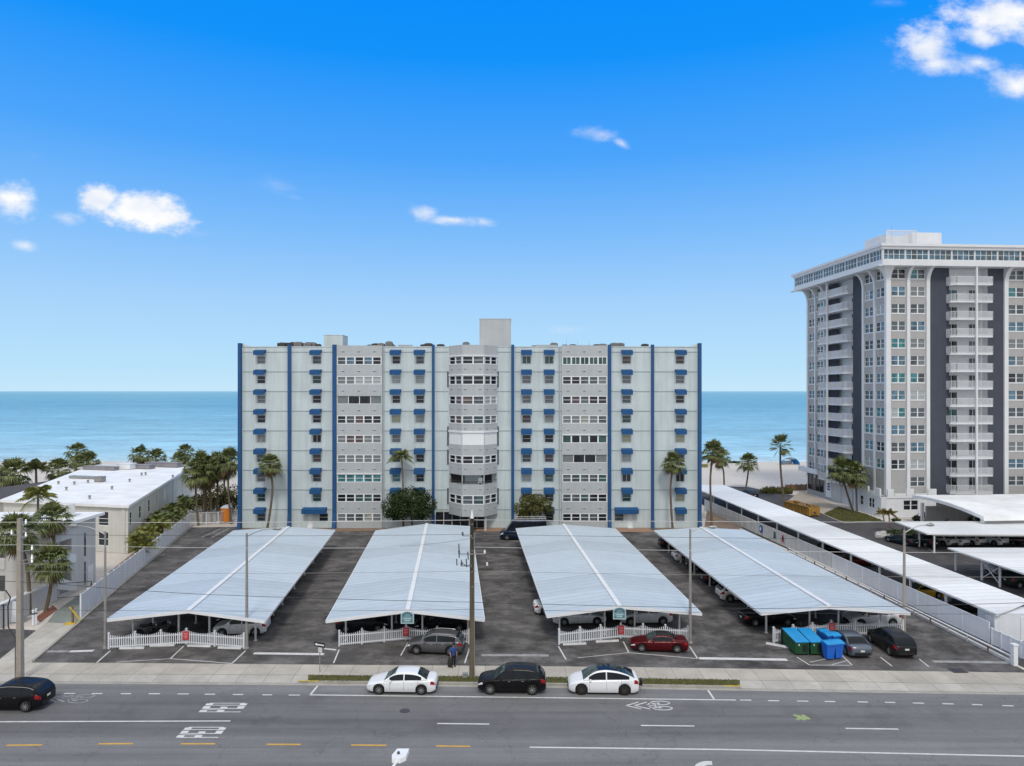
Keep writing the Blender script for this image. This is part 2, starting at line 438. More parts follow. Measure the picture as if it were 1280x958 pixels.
# ------------------------------------------------------------------ the nine storey block
YB = F * H / 171.0
S = YB / F
def fx(p): return (p - CX) * S
def fz(p): return H - (p - HY) * S
apt = thing('apartment_building', 'wide nine storey pale grey apartment block with blue vertical fins and blue awnings', 'building', (0, YB, 0))
P0 = 24.6   # storey pitch in facade pixels
cols = {'A': (321.6, 331.4), 'B': (390.9, 401.2), 'D1': (490.4, 500.2), 'D2': (520.1, 530), 'E1': (653, 663.4), 'E2': (681.2, 691.6), 'G': (778, 788.4), 'H': (845, 855.2)}
holes = []; wins = []
for c, (a, b) in cols.items():
    for k in range(9):
        a2, b2 = a, b
        if k == 8 and c == 'B': a2, b2 = 399, 410
        if k == 8 and c == 'G': a2, b2 = 768.5, 779.5
        t = 445.4 + 24.58 * k; bt = 455.0 + 24.58 * k
        h = (fx(a2), fx(b2), fz(bt), fz(t)); holes.append(h); wins.append((c, k, h))
ZR = fz(434.2)
w = MB()
dh = [(fx(384.5), fx(390.5), .12, 2.15), (fx(784.5), fx(790.5), .12, 2.15)]
eh = [(fx(544.3), fx(606.5), .05, 2.5)]
wall_holes(w, fx(300), fx(875), 0, ZR, holes + dh + eh, .16, YB)
DEP = 19.0
x0, x1 = fx(300), fx(875)
w.poly([(x0, YB + DEP, 0), (x0, YB, 0), (x0, YB, ZR), (x0, YB + DEP, ZR)])
w.poly([(x1, YB, 0), (x1, YB + DEP, 0), (x1, YB + DEP, ZR), (x1, YB, ZR)])
w.poly([(x1, YB + DEP, 0), (x0, YB + DEP, 0), (x0, YB + DEP, ZR), (x1, YB + DEP, ZR)])
w.mat = 1
w.poly([(x0, YB, ZR - .35), (x1, YB, ZR - .35), (x1, YB + DEP, ZR - .35), (x0, YB + DEP, ZR - .35)])
# near-black sheet painting in the shade of the rooms behind the openings
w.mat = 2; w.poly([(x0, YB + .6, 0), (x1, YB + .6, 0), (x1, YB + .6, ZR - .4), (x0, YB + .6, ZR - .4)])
wall_o = w.build('wall', ['wall_pale', 'roof_grey', 'dark'], apt)
# coping and the parapet that sweeps up at both ends
cp = MB()
cp.box(fx(304), fx(871), YB - .06, YB + .3, ZR + .003, ZR + .12)
for s, pa, pb in ((1, 303.5, 322), (-1, 871.5, 853)):
    n = 8; top = []
    for k in range(n + 1):
        f_ = k / n; top.append((fx(pa + (pb - pa) * f_), fz(429.6 + 4.2 * (1 - (1 - f_) ** 2))))
    pts = [(x, YB - .09, z) for x, z in top] + [(fx(pb), YB - .09, ZR + .004), (fx(pa), YB - .09, ZR + .004)]
    cp.extr(pts[::-1] if s > 0 else pts, (0, .3, 0))
cp.build('parapet', 'wall_pale', apt)
# slab-edge string courses, bay by bay
for k in range(9):
    z = fz(440.2 + P0 * k)
    for a, b in ((303.8, 359.9), (365, 415.6), (478.4, 539.6), (543.9, 560.2), (621.8, 638.4), (643.4, 701.8), (764.4, 813), (817.7, 871.4)):
        l = MB(); l.box(fx(a), fx(b), YB - .06, YB - .003, z - .05, z + .05); l.build('string_course', 'ledge', apt)
# blue fins, flared at the foot
for i, (a, b) in enumerate(((298.8, 303), (360.3, 364.7), (416, 421.2), (540, 543.6), (638.8, 643), (759.6, 764), (813.4, 817.3), (871.8, 876))):
    f = MB(); o = .62 if i in (0, 7) else .45
    zt = fz(429.4) if i in (0, 7) else fz(431.2)
    side = [(YB + .25, 0), (YB + .25, zt), (YB - o, zt), (YB - o, 2.2), (YB - o - .12, 1.2), (YB - o - .4, 0)]
    f.extr([(fx(a) + .03, y, z) for y, z in side], (fx(b) - fx(a) - .06, 0, 0))
    f.build('fin', 'blue_paint', apt)
# awnings
def awning(xc, wd, ztop, hh=.84, out=1.1):
    a = MB(); x0, x1 = xc - wd / 2, xc + wd / 2
    zt, zf, zb = ztop, ztop - hh * .22, ztop - hh
    y0, y1 = YB - .012, YB - out
    a.poly([(x0, y1, zf), (x1, y1, zf), (x1, y0, zt), (x0, y0, zt)])
    n = max(6, int(wd / .22)); 
    for k in range(n):   # scalloped valance
        u, v = x0 + wd * k / n, x0 + wd * (k + 1) / n
        a.poly([(u, y1, zf), (u, y1, zb + .03), ((u + v) / 2, y1, zb - .03), (v, y1, zb + .03), (v, y1, zf)])
    for x, q in ((x0, 1), (x1, 0)):
        P = [(x, y0, zt), (x, y0, zf - .1), (x, y1, zb + .02), (x, y1, zf)]
        a.poly(P if q else P[::-1])
    o = a.build('awning', 'awning_blue', apt)
    fr = MB(); fr.tube([(x0 + .03, y0, zf), (x0 + .03, y1 + .02, zf - .02), (x1 - .03, y1 + .02, zf - .02), (x1 - .03, y0, zf)], .018, 5); fr.build('awning_frame', 'galv', o)
for c, (a, b) in cols.items():
    for k in range(9):
        z = fz(437.4 + P0 * k); xc = fx((a + b) / 2 - .2)
        if k == 8 and c == 'B': awning(fx(394.2), 3.55, z)
        elif k == 8 and c == 'G': awning(fx(782.5), 3.45, z)
        else: awning(xc, 1.58, z)
# punched windows; the panes vary flat by flat
known = {('A', 0): 'blind_grey', ('B', 0): 'glass_slate', ('A', 2): 'blind_grey', ('A', 3): 'glass_dark', ('B', 3): 'glass_dark', ('A', 4): 'curtain', ('A', 7): 'glass_green', ('B', 7): 'glass_green', ('A', 8): 'glass_slate',
         ('D1', 1): 'blind_light', ('D2', 1): 'blind_light', ('D1', 2): 'glass_dark', ('D2', 2): 'glass_dark', ('D1', 3): 'blind_tan', ('D2', 3): 'curtain', ('D1', 4): 'blind_grey', ('D2', 4): 'blind_grey', ('D1', 6): 'glass_teal', ('D2', 6): 'glass_dark',
         ('E1', 0): 'glass_green', ('E2', 0): 'glass_green', ('E1', 1): 'blind_grey', ('E2', 1): 'blind_grey', ('E1', 3): 'curtain_red', ('E2', 3): 'curtain', ('E1', 6): 'blind_light', ('E2', 6): 'glass_green',
         ('G', 0): 'curtain_red', ('H', 0): 'curtain_red', ('G', 1): 'blind_grey', ('H', 1): 'blind_grey', ('G', 4): 'blind_tan', ('H', 4): 'blind_tan', ('G', 5): 'blind_light', ('G', 6): 'glass_dark', ('H', 6): 'glass_dark', ('H', 7): 'blind_tan', ('H', 8): 'blind_light'}
pool = ['glass_dark', 'glass_slate', 'glass_dark', 'blind_grey', 'glass_slate', 'glass_green', 'curtain_red']
slid = {('A', 4), ('B', 4), ('D1', 8), ('E1', 0), ('E2', 0), ('G', 6), ('H', 6)}
for c, k, h in wins:
    p = known.get((c, k)) or rnd.choice(pool)
    window(apt, None, *h, YB + .16, [p], 'slide' if (c, k) in slid else 'hung', fr='white_dirty', fw=.045, d=.07)
for a, b, c, d in dh:
    o = MB(); o.box(a, b, YB + .05, YB + .12, c, d); o.box(a, b, YB - .5, YB + .05, 0, .11)
    dr = o.build('door', 'white_paint', apt)
    q = MB(); q.box((a + b) / 2 - .12, (a + b) / 2 + .12, YB - .25, YB - .003, 2.25, 2.5); q.build('lamp', 'dark_metal', dr)
    q = MB(); q.box(b - .18, b - .1, YB + .02, YB + .047, 1., 1.1); q.build('handle', 'galv', dr)
# the two rows of enclosed balconies in grey block
def band(pa, pb, yo, rows):
    bx = MB(); x0, x1 = fx(pa), fx(pb)
    hs = [(x0 + .1, x1 - .12, fz(456.3 + 24.42 * k), fz(446.2 + 24.42 * k)) for k in range(9)]
    wall_holes(bx, x0, x1, 0, fz(432.2), hs, .2, YB - yo)
    bx.poly([(x0, YB, 0), (x0, YB - yo, 0), (x0, YB - yo, fz(432.2)), (x0, YB, fz(432.2))])
    bx.poly([(x1, YB - yo, 0), (x1, YB, 0), (x1, YB, fz(432.2)), (x1, YB - yo, fz(432.2))])
    bx.poly([(x0, YB - yo, fz(432.2)), (x1, YB - yo, fz(432.2)), (x1, YB + .2, fz(432.2)), (x0, YB + .2, fz(432.2))])
    for k in range(10):   # scuppers
        for q in (.14, .49, .83):
            xc = x0 + (x1 - x0) * q; z = fz(440.6 + 24.42 * k)
            if z < 1: continue
            bx.mat = 1; bx.poly([(xc - .2, YB - yo - .012, z), (xc + .2, YB - yo - .012, z), (xc + .1, YB - yo - .012, z + .09), (xc - .1, YB - yo - .012, z + .09)][::1]); bx.mat = 0
            bx.mat = 2; bx.box(xc - .24, xc + .24, YB - yo - .08, YB - yo - .006, z + .10, z + .15); bx.mat = 0
    bx.build('balcony_wall', ['grey_box', 'dark', 'wall_pale'], apt)
    for k in range(9):
        p, st = rows[k]; h = hs[k]
        if st == 'open':   # open style: panes set deeper in a thin frame
            window(apt, None, *h, YB - yo + .2, p, 'none', fw=.05, mul=.05)
        else: window(apt, None, *h, YB - yo + .1, p, st, fw=.10, d=.12, mul=.10)
        if st == 'head' or p[0] == 'glass_teal':
            hd = MB(); hd.box(h[0] - .08, h[1] + .08, YB - yo - .16, YB - yo - .004, h[3] + .01, h[3] + .13); hd.build('window_head', 'white_frame', apt)
gd, gs, bg, bl, gg = 'glass_dark', 'glass_slate', 'blind_grey', 'blind_light', 'glass_green'
band(421.3, 478.2, .30, [([gs, 'glass_blue', gd, 'glass_blue', gd], 'hung'), ([bg, bg, bl, bl, bl], 'hung'), ([bg, gd, gd, bg], 'open'), ([gd, gs, 'curtain_red', gd, gd], 'hung'), ([bg, 'curtain_red', 'curtain_red', bg, bg], 'hung'),
     ([bg] * 5, 'hung'), (['glass_teal'] * 5, 'hung'), ([gd, gd, gg, gg, gd], 'hung'), ([bg, gs, gs, 'curtain', bg], 'hung')])
band(702, 759.4, .30, [([gg] * 5, 'slide'), ([gd, gd, gs, gs, bg], 'hung'), ([gd, 'curtain_red', gs, gd, gd], 'hung'), ([bg, bg, 'curtain', bg, gs], 'hung'), ([gg, gd, gs, gd, gg], 'head'),
     ([bg, gd, gd, bg], 'open'), ([gs, gg, gs, gs, gg], 'hung'), ([gs, gs, gg, gd, gd], 'hung'), ([gd, gd, gs, gs, gd], 'hung')])
# the bowed centre bay
bp = [(561.2, -.45), (577.6, -3.0), (605.2, -3.0), (621.6, -.45)]
bp = [((p - CX) * (YB + n) / F, YB + n) for p, n in bp]
def seg_matrix(a, b):
    a, b = Vector((*a, 0)), Vector((*b, 0)); d = (b - a); L = d.length; d.normalize(); n = Vector((-d.y, d.x, 0))
    m = Matrix(((d.x, n.x, 0, a.x), (d.y, n.y, 0, a.y), (0, 0, 1, 0), (0, 0, 0, 1))); return m, L
S2 = (YB - 3.0) / F
def bz(p): return H - (p - HY) * S2
brow = [(445.2, 455.5), (469.5, 481), (494.9, 505.9), (519.6, 530.2), (540, 556.4), (569.8, 580.4), (594.2, 606.2), (619.4, 631.2)]
bpan = [[gd, gs, gd, gs, gd, gd], [gd, gd, gd, gd, gd, gd], [gd, 'curtain_red', 'curtain_red', gs, bl, bl], [gs, 'curtain_red', gs, gg, gs, bg], None, [gd, gd, gd, gs, gs, gd], None, [gd, gd, gs, gg, gs, gd]]
ztop, zbot = bz(431.2), bz(646.2)
for si in range(3):
    m, L = seg_matrix(bp[si], bp[si + 1]); b = MB(m)
    hs = []
    for k, (t, q) in enumerate(brow): hs.append((.10 if si != 1 else .04, L - (.10 if si != 1 else .04), bz(q), bz(t)))
    wall_holes(b, 0, L, zbot, ztop, hs, .25, 0)
    for k in range(8):
        z = hs[k][2] - .75 if k < 7 else hs[k][2] - .8
        for q in ((.22, .8) if si != 1 else (.14, .82)):
            xc = L * q; b.mat = 1; b.poly([(xc - .16, -.012, z), (xc + .16, -.012, z), (xc + .1, -.012, z + .08), (xc - .1, -.012, z + .08)]); b.mat = 2
            b.box(xc - .2, xc + .2, -.08, -.006, z + .09, z + .14); b.mat = 0
    b.build('balcony_wall', ['grey_box', 'dark', 'wall_pale'], apt)
    for k in range(8):
        h = hs[k]
        if k == 4:
            q = MB(m); q.box(h[0] - .05, h[1] + .05, .02, .10, h[2], h[3] - .14)
            for j in range(1, 4): q.box(h[0] + (h[1] - h[0]) * j / 4 - .02, h[0] + (h[1] - h[0]) * j / 4 + .02, -.006, .018, h[2], h[3] - .14)
            q.box(h[0] - .08, h[1] + .08, -.16, .10, h[3] - .13, h[3] + .10); q.build('storm_shutter', 'white_frame', apt)
        elif k == 6:
            q = MB(m); q.box(h[0], h[1], .02, .07, h[2] + .42, h[2] + .48)
            for j in range(9): q.box(h[0] + (h[1] - h[0]) * (j + .2) / 9, h[0] + (h[1] - h[0]) * (j + .2) / 9 + .03, .03, .06, h[2], h[2] + .42)
            q.build('railing', 'dark_metal', apt)
        else:
            window(apt, m, *h, .12, bpan[k][si * 2: si * 2 + 2], 'hung', fw=.11, d=.15, mul=.10)
            if k in (0, 1):
                q = MB(m); q.box(h[0] - .06, h[1] + .06, -.14, -.004, h[3] + .01, h[3] + .15); q.build('window_head', 'white_frame', apt)
b = MB(); plan = [(bp[0][0], YB)] + bp + [(bp[3][0], YB)]
for z, u in ((ztop, 0), (zbot, 1)):
    P = [(x, y, z - (.02 if not u else -.02)) for x, y in plan]; b.poly(P if not u else P[::-1])
for k in range(8): # floors seen behind the open balcony
    P = [(x, y + .3, bz(brow[k][1]) - .05) for x, y in plan]; b.poly(P)
for (x, y), s in ((bp[0], 1), (bp[3], -1)):
    P = [(x, YB, zbot), (x, y, zbot), (x, y, ztop), (x, YB, ztop)]; b.poly(P if s > 0 else P[::-1])
b.mat = 1
xa = bp[0][0] + .35; zq = bz(606.2)
b.box(xa, xa + 1.9, YB - .25, YB - .02, zq - .04, zq + 1.45); b.box(xa + 4.5, xa + 6.0, YB - .25, YB - .02, zq - .04, zq + 1.45)
b.build('bay_floor', ['wall_pale', 'dark'], apt)
t_ = thing('lounge_chair', 'white armchair on the open balcony of the bowed bay', 'chair', (bp[1][0] + 2.6, YB - 2.2, bz(606.2) - .045))
q = MB(Matrix.Translation(t_.location)); q.box(-.3, .3, -.3, .3, .32, .42); q.build('seat', 'white_paint', t_)
q = MB(Matrix.Translation(t_.location)); q.box(-.3, .3, .24, .32, .424, .95); q.build('backrest', 'white_paint', t_)
for a in (-1, 1):
    for c in (-1, 1):
        q = MB(Matrix.Translation(t_.location)); q.box(a * .27 - .02, a * .27 + .02, c * .26 - .02, c * .26 + .02, 0, .318); q.build('leg', 'white_paint', t_)
for px in (559.9, 622.6):   # dark downpipe slots beside the bay
    d = MB()
    for k in range(8):
        if k in (0, 2, 3, 6): continue
        d.box(fx(px) - .1, fx(px) + .1, YB - .12, YB - .004, bz(brow[k][1] + 3), bz(brow[k][0] - 5.5))
    d.build('downpipe', 'charcoal', apt)
d = MB(); d.box(fx(479.2), fx(480.4), YB - .14, YB - .003, 0, ZR); d.box(fx(698.6), fx(699.8), YB - .14, YB - .003, 0, ZR); d.build('downpipe', 'ledge', apt)
# entrance hall
a, b, c, d = eh[0]
e = MB(); n = 6
for k in range(n + 1): x = a + (b - a) * k / n; e.box(x - .05, x + .05, YB + .02, YB + .14, .06, 2.48)
e.box(a, b, YB + .03, YB + .13, 1.05, 1.13); e.box(a, b, YB + .03, YB + .13, 2.36, 2.46); eo = e.build('entrance', 'white_dirty', apt)
e = MB(); e.poly([(a, YB + .1, .05), (b, YB + .1, .05), (b, YB + .1, 2.5), (a, YB + .1, 2.5)]); e.build('pane', 'glass_dark', eo)
e = MB()
for px in (589.5, 607.5): e.box(fx(px) - .18, fx(px) + .18, YB - 2.3, YB - 1.95, 0, zbot + .02)
e.build('column', 'grey_box', apt)
# roof structures
q = MB(); q.box(fx(599.2), fx(638.7), YB + .4, YB + 5.2, ZR - .3, fz(399.4) + .02)
q.box(fx(598.9), fx(639), YB + .37, YB + 5.23, fz(399.4) + .024, fz(398.9) + .1); q.build('lift_tower', 'grey_box', apt)
q = MB(); ys = YB + 2.0; ss = ys / F
q.box((404.8 - CX) * ss, (428.2 - CX) * ss, ys, ys + 3.4, ZR - .3, H - (419.4 - HY) * ss); q.box((404.6 - CX) * ss, (428.4 - CX) * ss, ys - .04, ys + 3.44, H - (419.4 - HY) * ss + .004, H - (418.6 - HY) * ss); q.build('stair_tower', 'wall_pale', apt)
q = MB()
for pa, pb, pt in ((496, 514, 430.6), (671, 697, 430.6), (704, 740, 430.9)): q.box(fx(pa), fx(pb), YB + 1.2, YB + 1.5, ZR - .3, fz(pt))
q.build('roof_upstand', 'grey_box', apt)
# cooling units standing on the roof
def ac_proto(kind):
    def fn():
        t = thing('roof_air_conditioner', 'x', 'air conditioner', group='cooling units along the roof of the nine storey block')
        b = MB(); b.box(-.5, .5, -.5, .5, .12, 1.05); b.build('casing', 'lamp_grey' if kind else 'bronze', t)
        b = MB()
        for z in range(8): b.box(-.515, .515, -.515, .515, .2 + z * .1, .225 + z * .1)
        b.build('grille', 'dark_metal', t)
        b = MB(); b.lathe([(.40, 1.054), (.42, 1.11), (.30, 1.14), (.06, 1.15)], 12); b.build('fan_guard', 'dark_metal', t)
        b = MB(); b.box(-.52, .52, -.42, -.3, 0, .116); b.box(-.52, .52, .3, .42, 0, .116); b.build('skid', 'galv', t)
        return t
    return Proto(fn)
acp = [ac_proto(0), ac_proto(1)]
acl = [(353, 428.4, 1.2, 'dark box cooling unit left of the second fin from the left roof corner'), (358.4, 428.6, 1.0, 'small cooling unit touching the second fin from its left'), (367, 427.8, 1.1, 'pale cooling unit just right of the second fin'),
       (373.4, 427.6, 1.2, 'light grilled cooling unit second to the right of the second fin'), (385.5, 428, 1.0, 'dark cooling unit above the second awning column'), (391, 428.2, 1.0, 'brown cooling unit above the second awning column, nearer the small roof house'),
       (398.3, 430.2, .7, 'tiny pipe-like cooling unit against the small square roof house'), (463, 431, .9, 'low cooling unit behind the left grey block parapet'), (470, 429.4, 1.1, 'wide low cooling unit in the middle of the left grey block parapet'),
       (476.5, 429.2, 1.0, 'dark cooling unit at the right end of the left grey block parapet'), (486.5, 427, 1.0, 'tall narrow cooling unit above the third awning column'), (491, 430.8, .7, 'squat cooling unit beside the tall narrow one'),
       (529, 430.6, .8, 'cooling unit above the fourth awning column'), (535.8, 429.2, 1.2, 'large brown cooling unit just left of the fourth fin'), (551, 430.4, 1.1, 'grey cooling unit between the fourth fin and the bowed bay'),
       (582.6, 427.8, 1.0, 'lone cooling unit standing over the bowed bay'), (668, 432, .9, 'low brown cooling unit right of the tall roof tower'), (692.5, 428.8, 1.1, 'dark cooling unit in front of the white roof upstand'),
       (706, 431, .9, 'low cooling unit at the left of the right grey block parapet'), (716, 430.6, 1.0, 'dark cooling unit over the middle of the right grey block'), (746, 430.6, 1.1, 'cooling unit near the right end of the right grey block'), (753, 430, 1.2, 'larger cooling unit against the sixth fin, on its left'),
       (768, 428.8, 1.2, 'tall louvred cooling unit just right of the sixth fin'), (775, 428.9, 1.2, 'louvred cooling unit second to the right of the sixth fin'), (806, 430, 1.0, 'lone square cooling unit left of the seventh fin')]
for i, (px, py, wd, lb) in enumerate(acl):
    y = YB + 2.2 + (i % 3) * .3; top = H - (py - HY) * y / F; z0 = ZR - .35
    acp[(i * 7 // 3) % 2]((((px - CX) * y / F), y, z0), 0, lb, (wd, wd, (top - z0) / 1.15))
for px, hh, lb in ((690, 4, 'thin whip aerial above the white roof upstand, leftmost of four'), (708, 4.5, 'thin whip aerial at the left end of the right grey block'), (722, 4.2, 'thin whip aerial over the middle of the right grey block'), (736.5, 3.8, 'thin whip aerial nearest the sixth fin')):
    y = YB + 3; q = MB(); z0 = ZR - .35; q.tube([((px - CX) * y / F, y, z0), ((px - CX) * y / F, y, H - (426.5 - HY) * y / F + (hh - 4) * .4)], .018, 5)
    q.lathe([(.12, z0), (.12, z0 + .06)], 8, ((px - CX) * y / F, y, 0))
    tag(q.build('roof_aerial', 'galv'), lb, 'aerial', 'aerials on the roof of the nine storey block')
# ------------------------------------------------------------------ the white tower on the right
TA = R(4.0)
rv = Vector((math.cos(TA), math.sin(TA), 0)); dv = Vector((-math.sin(TA), math.cos(TA), 0))
C0 = Vector((61.2, 115.0, 0))
def mat_from(ax, ay, o): return Matrix(((ax.x, ay.x, 0, o.x), (ax.y, ay.y, 0, o.y), (0, 0, 1, o.z), (0, 0, 0, 1)))
TF = mat_from(rv, dv, C0)                       # front: x along the front, y into the building
LL = 26.5
TL = mat_from(-dv, rv, C0 + dv * LL)            # left face: x from the far corner to the near corner, y into the building
tow = thing('apartment_tower', 'tall white and grey apartment tower with flared ribs and an overhanging top storey', 'building', C0, TA)
WF = 31.5; PZ = 2.835; ZS = 40.62; ZTOP = 44.15
def zrow(k): t = 40.35 - PZ * k; return t - 1.55, t
fw_cols = [(.75, 3.25), (4.02, 6.6), (20.95, 23.75)]
lf_cols = [(LL - 2.95, LL - .55), (LL - 6.35, LL - 3.65), (3.6, 6.55), (.5, 3.0)]   # on the left face (x from far corner)
glp = ['glass_blue', 'glass_slate', 'glass_slate', 'glass_blue', 'blind_grey', 'glass_slate', 'glass_dark', 'glass_slate', 'blind_light', 'glass_teal', 'glass_blue']
def face(m, L, cols, darks, bals, name):
    w = MB(m); hs = []; ww = []
    for ci, (a, b) in enumerate(cols):
        for k in range(13):
            z0, z1 = zrow(k)
            if k == 12 and (name == 'left' or ci == 0) and not (name == 'left' and ci >= 2):
                continue
            hs.append((a + .03, b - .03, z0, z1)); ww.append((ci, k))
    for a, b in bals: hs.append((a, b, zrow(12)[0] - 1.0, ZS - .05))
    # plain wall cells: beige between ribs, charcoal panels apart
    edges = sorted({0, L, *[x for d in darks for x in d], *[x for d in bals for x in d]})
    for u, v in zip(edges, edges[1:]):
        mid = (u + v) / 2
        if any(a < mid < b for a, b in bals):
            wall_holes(w, u, v, 0, ZS, [h for h in hs if h[0] >= u - 1e-6 and h[1] <= v + 1e-6], .1, 0); continue
        w.mat = 1 if any(a < mid < b for a, b in darks) else 0
        wall_holes(w, u, v, 0, ZS, [h for h in hs if h[0] >= u - 1e-6 and h[1] <= v + 1e-6], .14, 0); w.mat = 0
    w.build('wall', ['beige', 'charcoal'], tow)
    for (ci, k) in ww:
        a, b = cols[ci]; z0, z1 = zrow(k); g = rnd.choice(glp); g2 = g if rnd.random() < .7 else rnd.choice(glp)
        window(tow, m, a + .03, b - .03, z0, z1, .14, [g, g2], 'hung', fw=.06, d=.10, mul=.08)
    for k in range(12):      # pale spandrel bands under the sills
        for a, b in cols: sp = MB(m); sp.box(a + .05, b - .05, -.06, -.003, zrow(k)[0] - .16, zrow(k)[0] - .02); sp.build('sill_course', 'rib_white', tow)
face(TF, WF, fw_cols, [(7.35, 10.7), (17.4, 20.1)], [(10.7, 17.4)], 'front')
face(TL, LL, lf_cols, [(LL - 9.95, LL - 6.95)], [(7.0, LL - 9.95)], 'left')
b_ = MB(TF)   # back and right, roof, and the recesses of the balconies
b_.poly([(WF, 0, 0), (WF, LL, 0), (WF, LL, ZS), (WF, 0, ZS)]); b_.poly([(WF, LL, 0), (0, LL, 0), (0, LL, ZS), (WF, LL, ZS)])
for a, b in ((10.7, 17.4),):
    b_.poly([(a, 1.3, 0), (b, 1.3, 0), (b, 1.3, ZS), (a, 1.3, ZS)]); b_.poly([(a, .1, 0), (a, 1.3, 0), (a, 1.3, ZS), (a, .1, ZS)]); b_.poly([(b, 1.3, 0), (b, .1, 0), (b, .1, ZS), (b, 1.3, ZS)])
b_.m = TL
for a, b in ((7.0, LL - 9.95),):
    b_.poly([(a, 1.3, 0), (b, 1.3, 0), (b, 1.3, ZS), (a, 1.3, ZS)]); b_.poly([(a, .1, 0), (a, 1.3, 0), (a, 1.3, ZS), (a, .1, ZS)]); b_.poly([(b, 1.3, 0), (b, .1, 0), (b, .1, ZS), (b, 1.3, ZS)])
b_.build('wall', 'white_paint', tow)
# flared ribs
def rib(m, x, wd, foot=3.4):
    r = MB(m); n = 9; out = 1.72; hgt = 2.5
    prof = [(-.20, foot), (-.20, ZS - hgt)] + [(-.20 - out * (1 - math.cos(math.pi / 2 * k / n)), ZS - hgt + hgt * math.sin(math.pi / 2 * k / n)) for k in range(1, n + 1)]
    prof = prof + [(.05, ZS), (.05, foot)]
    r.extr([(x - wd / 2, y, z) for y, z in prof][::-1], (wd, 0, 0)); r.build('rib', 'rib_white', tow)
for x, wd in ((3.63, .52), (7.0, .60), (20.5, .7), (24.07, .5), (27.6, .6), (31.2, .6)): rib(TF, x, wd)
for x, wd in ((LL - 3.3, .45), (LL - 6.65, .50), (6.8, .42), (3.3, .42), (.25, .5)): rib(TL, x, wd)
r = MB(TF); n = 9; rings = []   # corner rib flares both ways
prof = [(.16, 0), (.16, ZS - 2.5)] + [(.16 + 1.72 * (1 - math.cos(math.pi / 2 * k / n)), ZS - 2.5 + 2.5 * math.sin(math.pi / 2 * k / n)) for k in range(1, n + 1)]
for o, z in prof: rings.append([r.pt(p) for p in ((-o, -o, z), (.62, -o, z), (.62, .1, z), (.4, .3, z), (.1, .42, z), (-o, .42, z))])
for a, b in zip(rings, rings[1:]):
    for j in range(6): r.face((a[j], a[(j + 1) % 6], b[(j + 1) % 6], b[j]))
r.face(rings[-1]); r.build('rib', 'rib_white', tow)
# balconies: slab, posts and railing, doors behind
def balconies(m, xs, chamf, doors, side):
    a, md, b = xs
    po = MB(m); po.box(md - .14, md + .14, -1.75, -1.45, zrow(12)[0] - 1.4, ZS - .004); po.build('post', 'rib_white', tow)
    for k in range(13):
        z0, z1 = zrow(k); zf = z0 - .85
        s = MB(m); plan = [(a, -.02), (a + (.0 if not chamf else .05), -.9), (a + .8, -1.42), (b - .05, -1.42), (b, -.02)]
        if side: plan = [(a, -.02), (a, -1.42), (b - .7, -1.42), (b, -.9), (b, -.02)]
        s.prism(plan, zf - .30, zf); s.box(a + .01, b - .01, -.018, 1.28, zf - .16, zf - .002)
        bo = s.build('balcony', 'rib_white', tow)
        rl = MB(m); pp = [Vector((*p, 0)) for p in plan]
        for p, q in zip(pp, pp[1:]):
            L = (q - p).length
            if L < .1: continue
            for z in (zf + .10, zf + 1.10): rl.beam(p + Vector((0, 0, z)), q + Vector((0, 0, z)), .05, .06)
            nb = max(2, int(L / .17))
            for j in range(nb + 1):
                c = p.lerp(q, j / nb); rl.box(c.x - .034, c.x + .034, c.y - .03, c.y + .03, zf + .004, zf + 1.06)
        rl.build('railing', 'rib_white', bo)
        for u0, u1, gl in doors:
            if rnd.random() < .12: continue
            window(tow, m, u0, u1, zf + .05, zf + 2.12, 1.296, [rnd.choice(gl)] * 2, 'none', fw=.06, name='balcony_door', mul=.04)
    return
balconies(TF, (10.2, 14.2, 17.2), True, [(10.9, 13.0, ['glass_dark', 'glass_teal', 'glass_dark']), (15.0, 16.4, ['glass_dark', 'glass_slate'])], False)
balconies(TL, (7.0, LL - 15.9, LL - 10.0), False, [(LL - 12.6, LL - 10.8, ['glass_dark', 'glass_dark', 'glass_slate'])], True)
q = MB(TL)
for k in range(13):
    z0, z1 = zrow(k); q.box(7.05, LL - 16.1, .6, .72, z0 - .02 + .2, z1 + .1)
q.build('screen_panel', 'charcoal', tow)
# top storey: soffit, window band, roof slab
OV = 1.85
q = MB(TF); q.box(-OV, WF + OV, -OV, LL + OV, ZS, ZS + .96)
q.box(-OV - .45, WF + OV + .45, -OV - .45, LL + OV + .45, ZS + .003 + 3.04, ZS + 3.45); q.box(-OV - .2, WF + OV + .2, -OV - .2, LL + OV + .2, ZS + 2.62, ZS + 3.04)
q.box(-OV - .6, -OV + .002, -OV - .0, LL + OV + .6, ZS - .10, ZS + .06)
q.build('roof', 'rib_white', tow)
def topband(m, L):
    n = max(3, int(L / 3.7)); w = L / n
    for k in range(n):
        window(tow, m, k * w + .07, (k + 1) * w - .07, ZS + .964, ZS + 2.616, 0, [rnd.choice(['glass_blue', 'glass_blue', 'glass_slate', 'glass_blue']) for _ in range(4)], 'hung', fw=.06, d=.1, mul=.035, name='penthouse_window')
    p = MB(m)
    for k in range(n + 1): p.box(k * w - .07, k * w + .07, -.14, .02, ZS + .964, ZS + 2.616)
    p.build('mullion', 'rib_white', tow)
topband(TF @ Matrix.Translation((-OV, -OV + .2, 0)), WF + 2 * OV)
topband(TL @ Matrix.Translation((-OV, -OV + .2, 0)), LL + 2 * OV)
q = MB(TF); q.box(-OV + .4, WF + OV - .4, -OV + .5, LL + OV - .4, ZS + .97, ZS + 2.6); q.build('core', 'dark', tow)
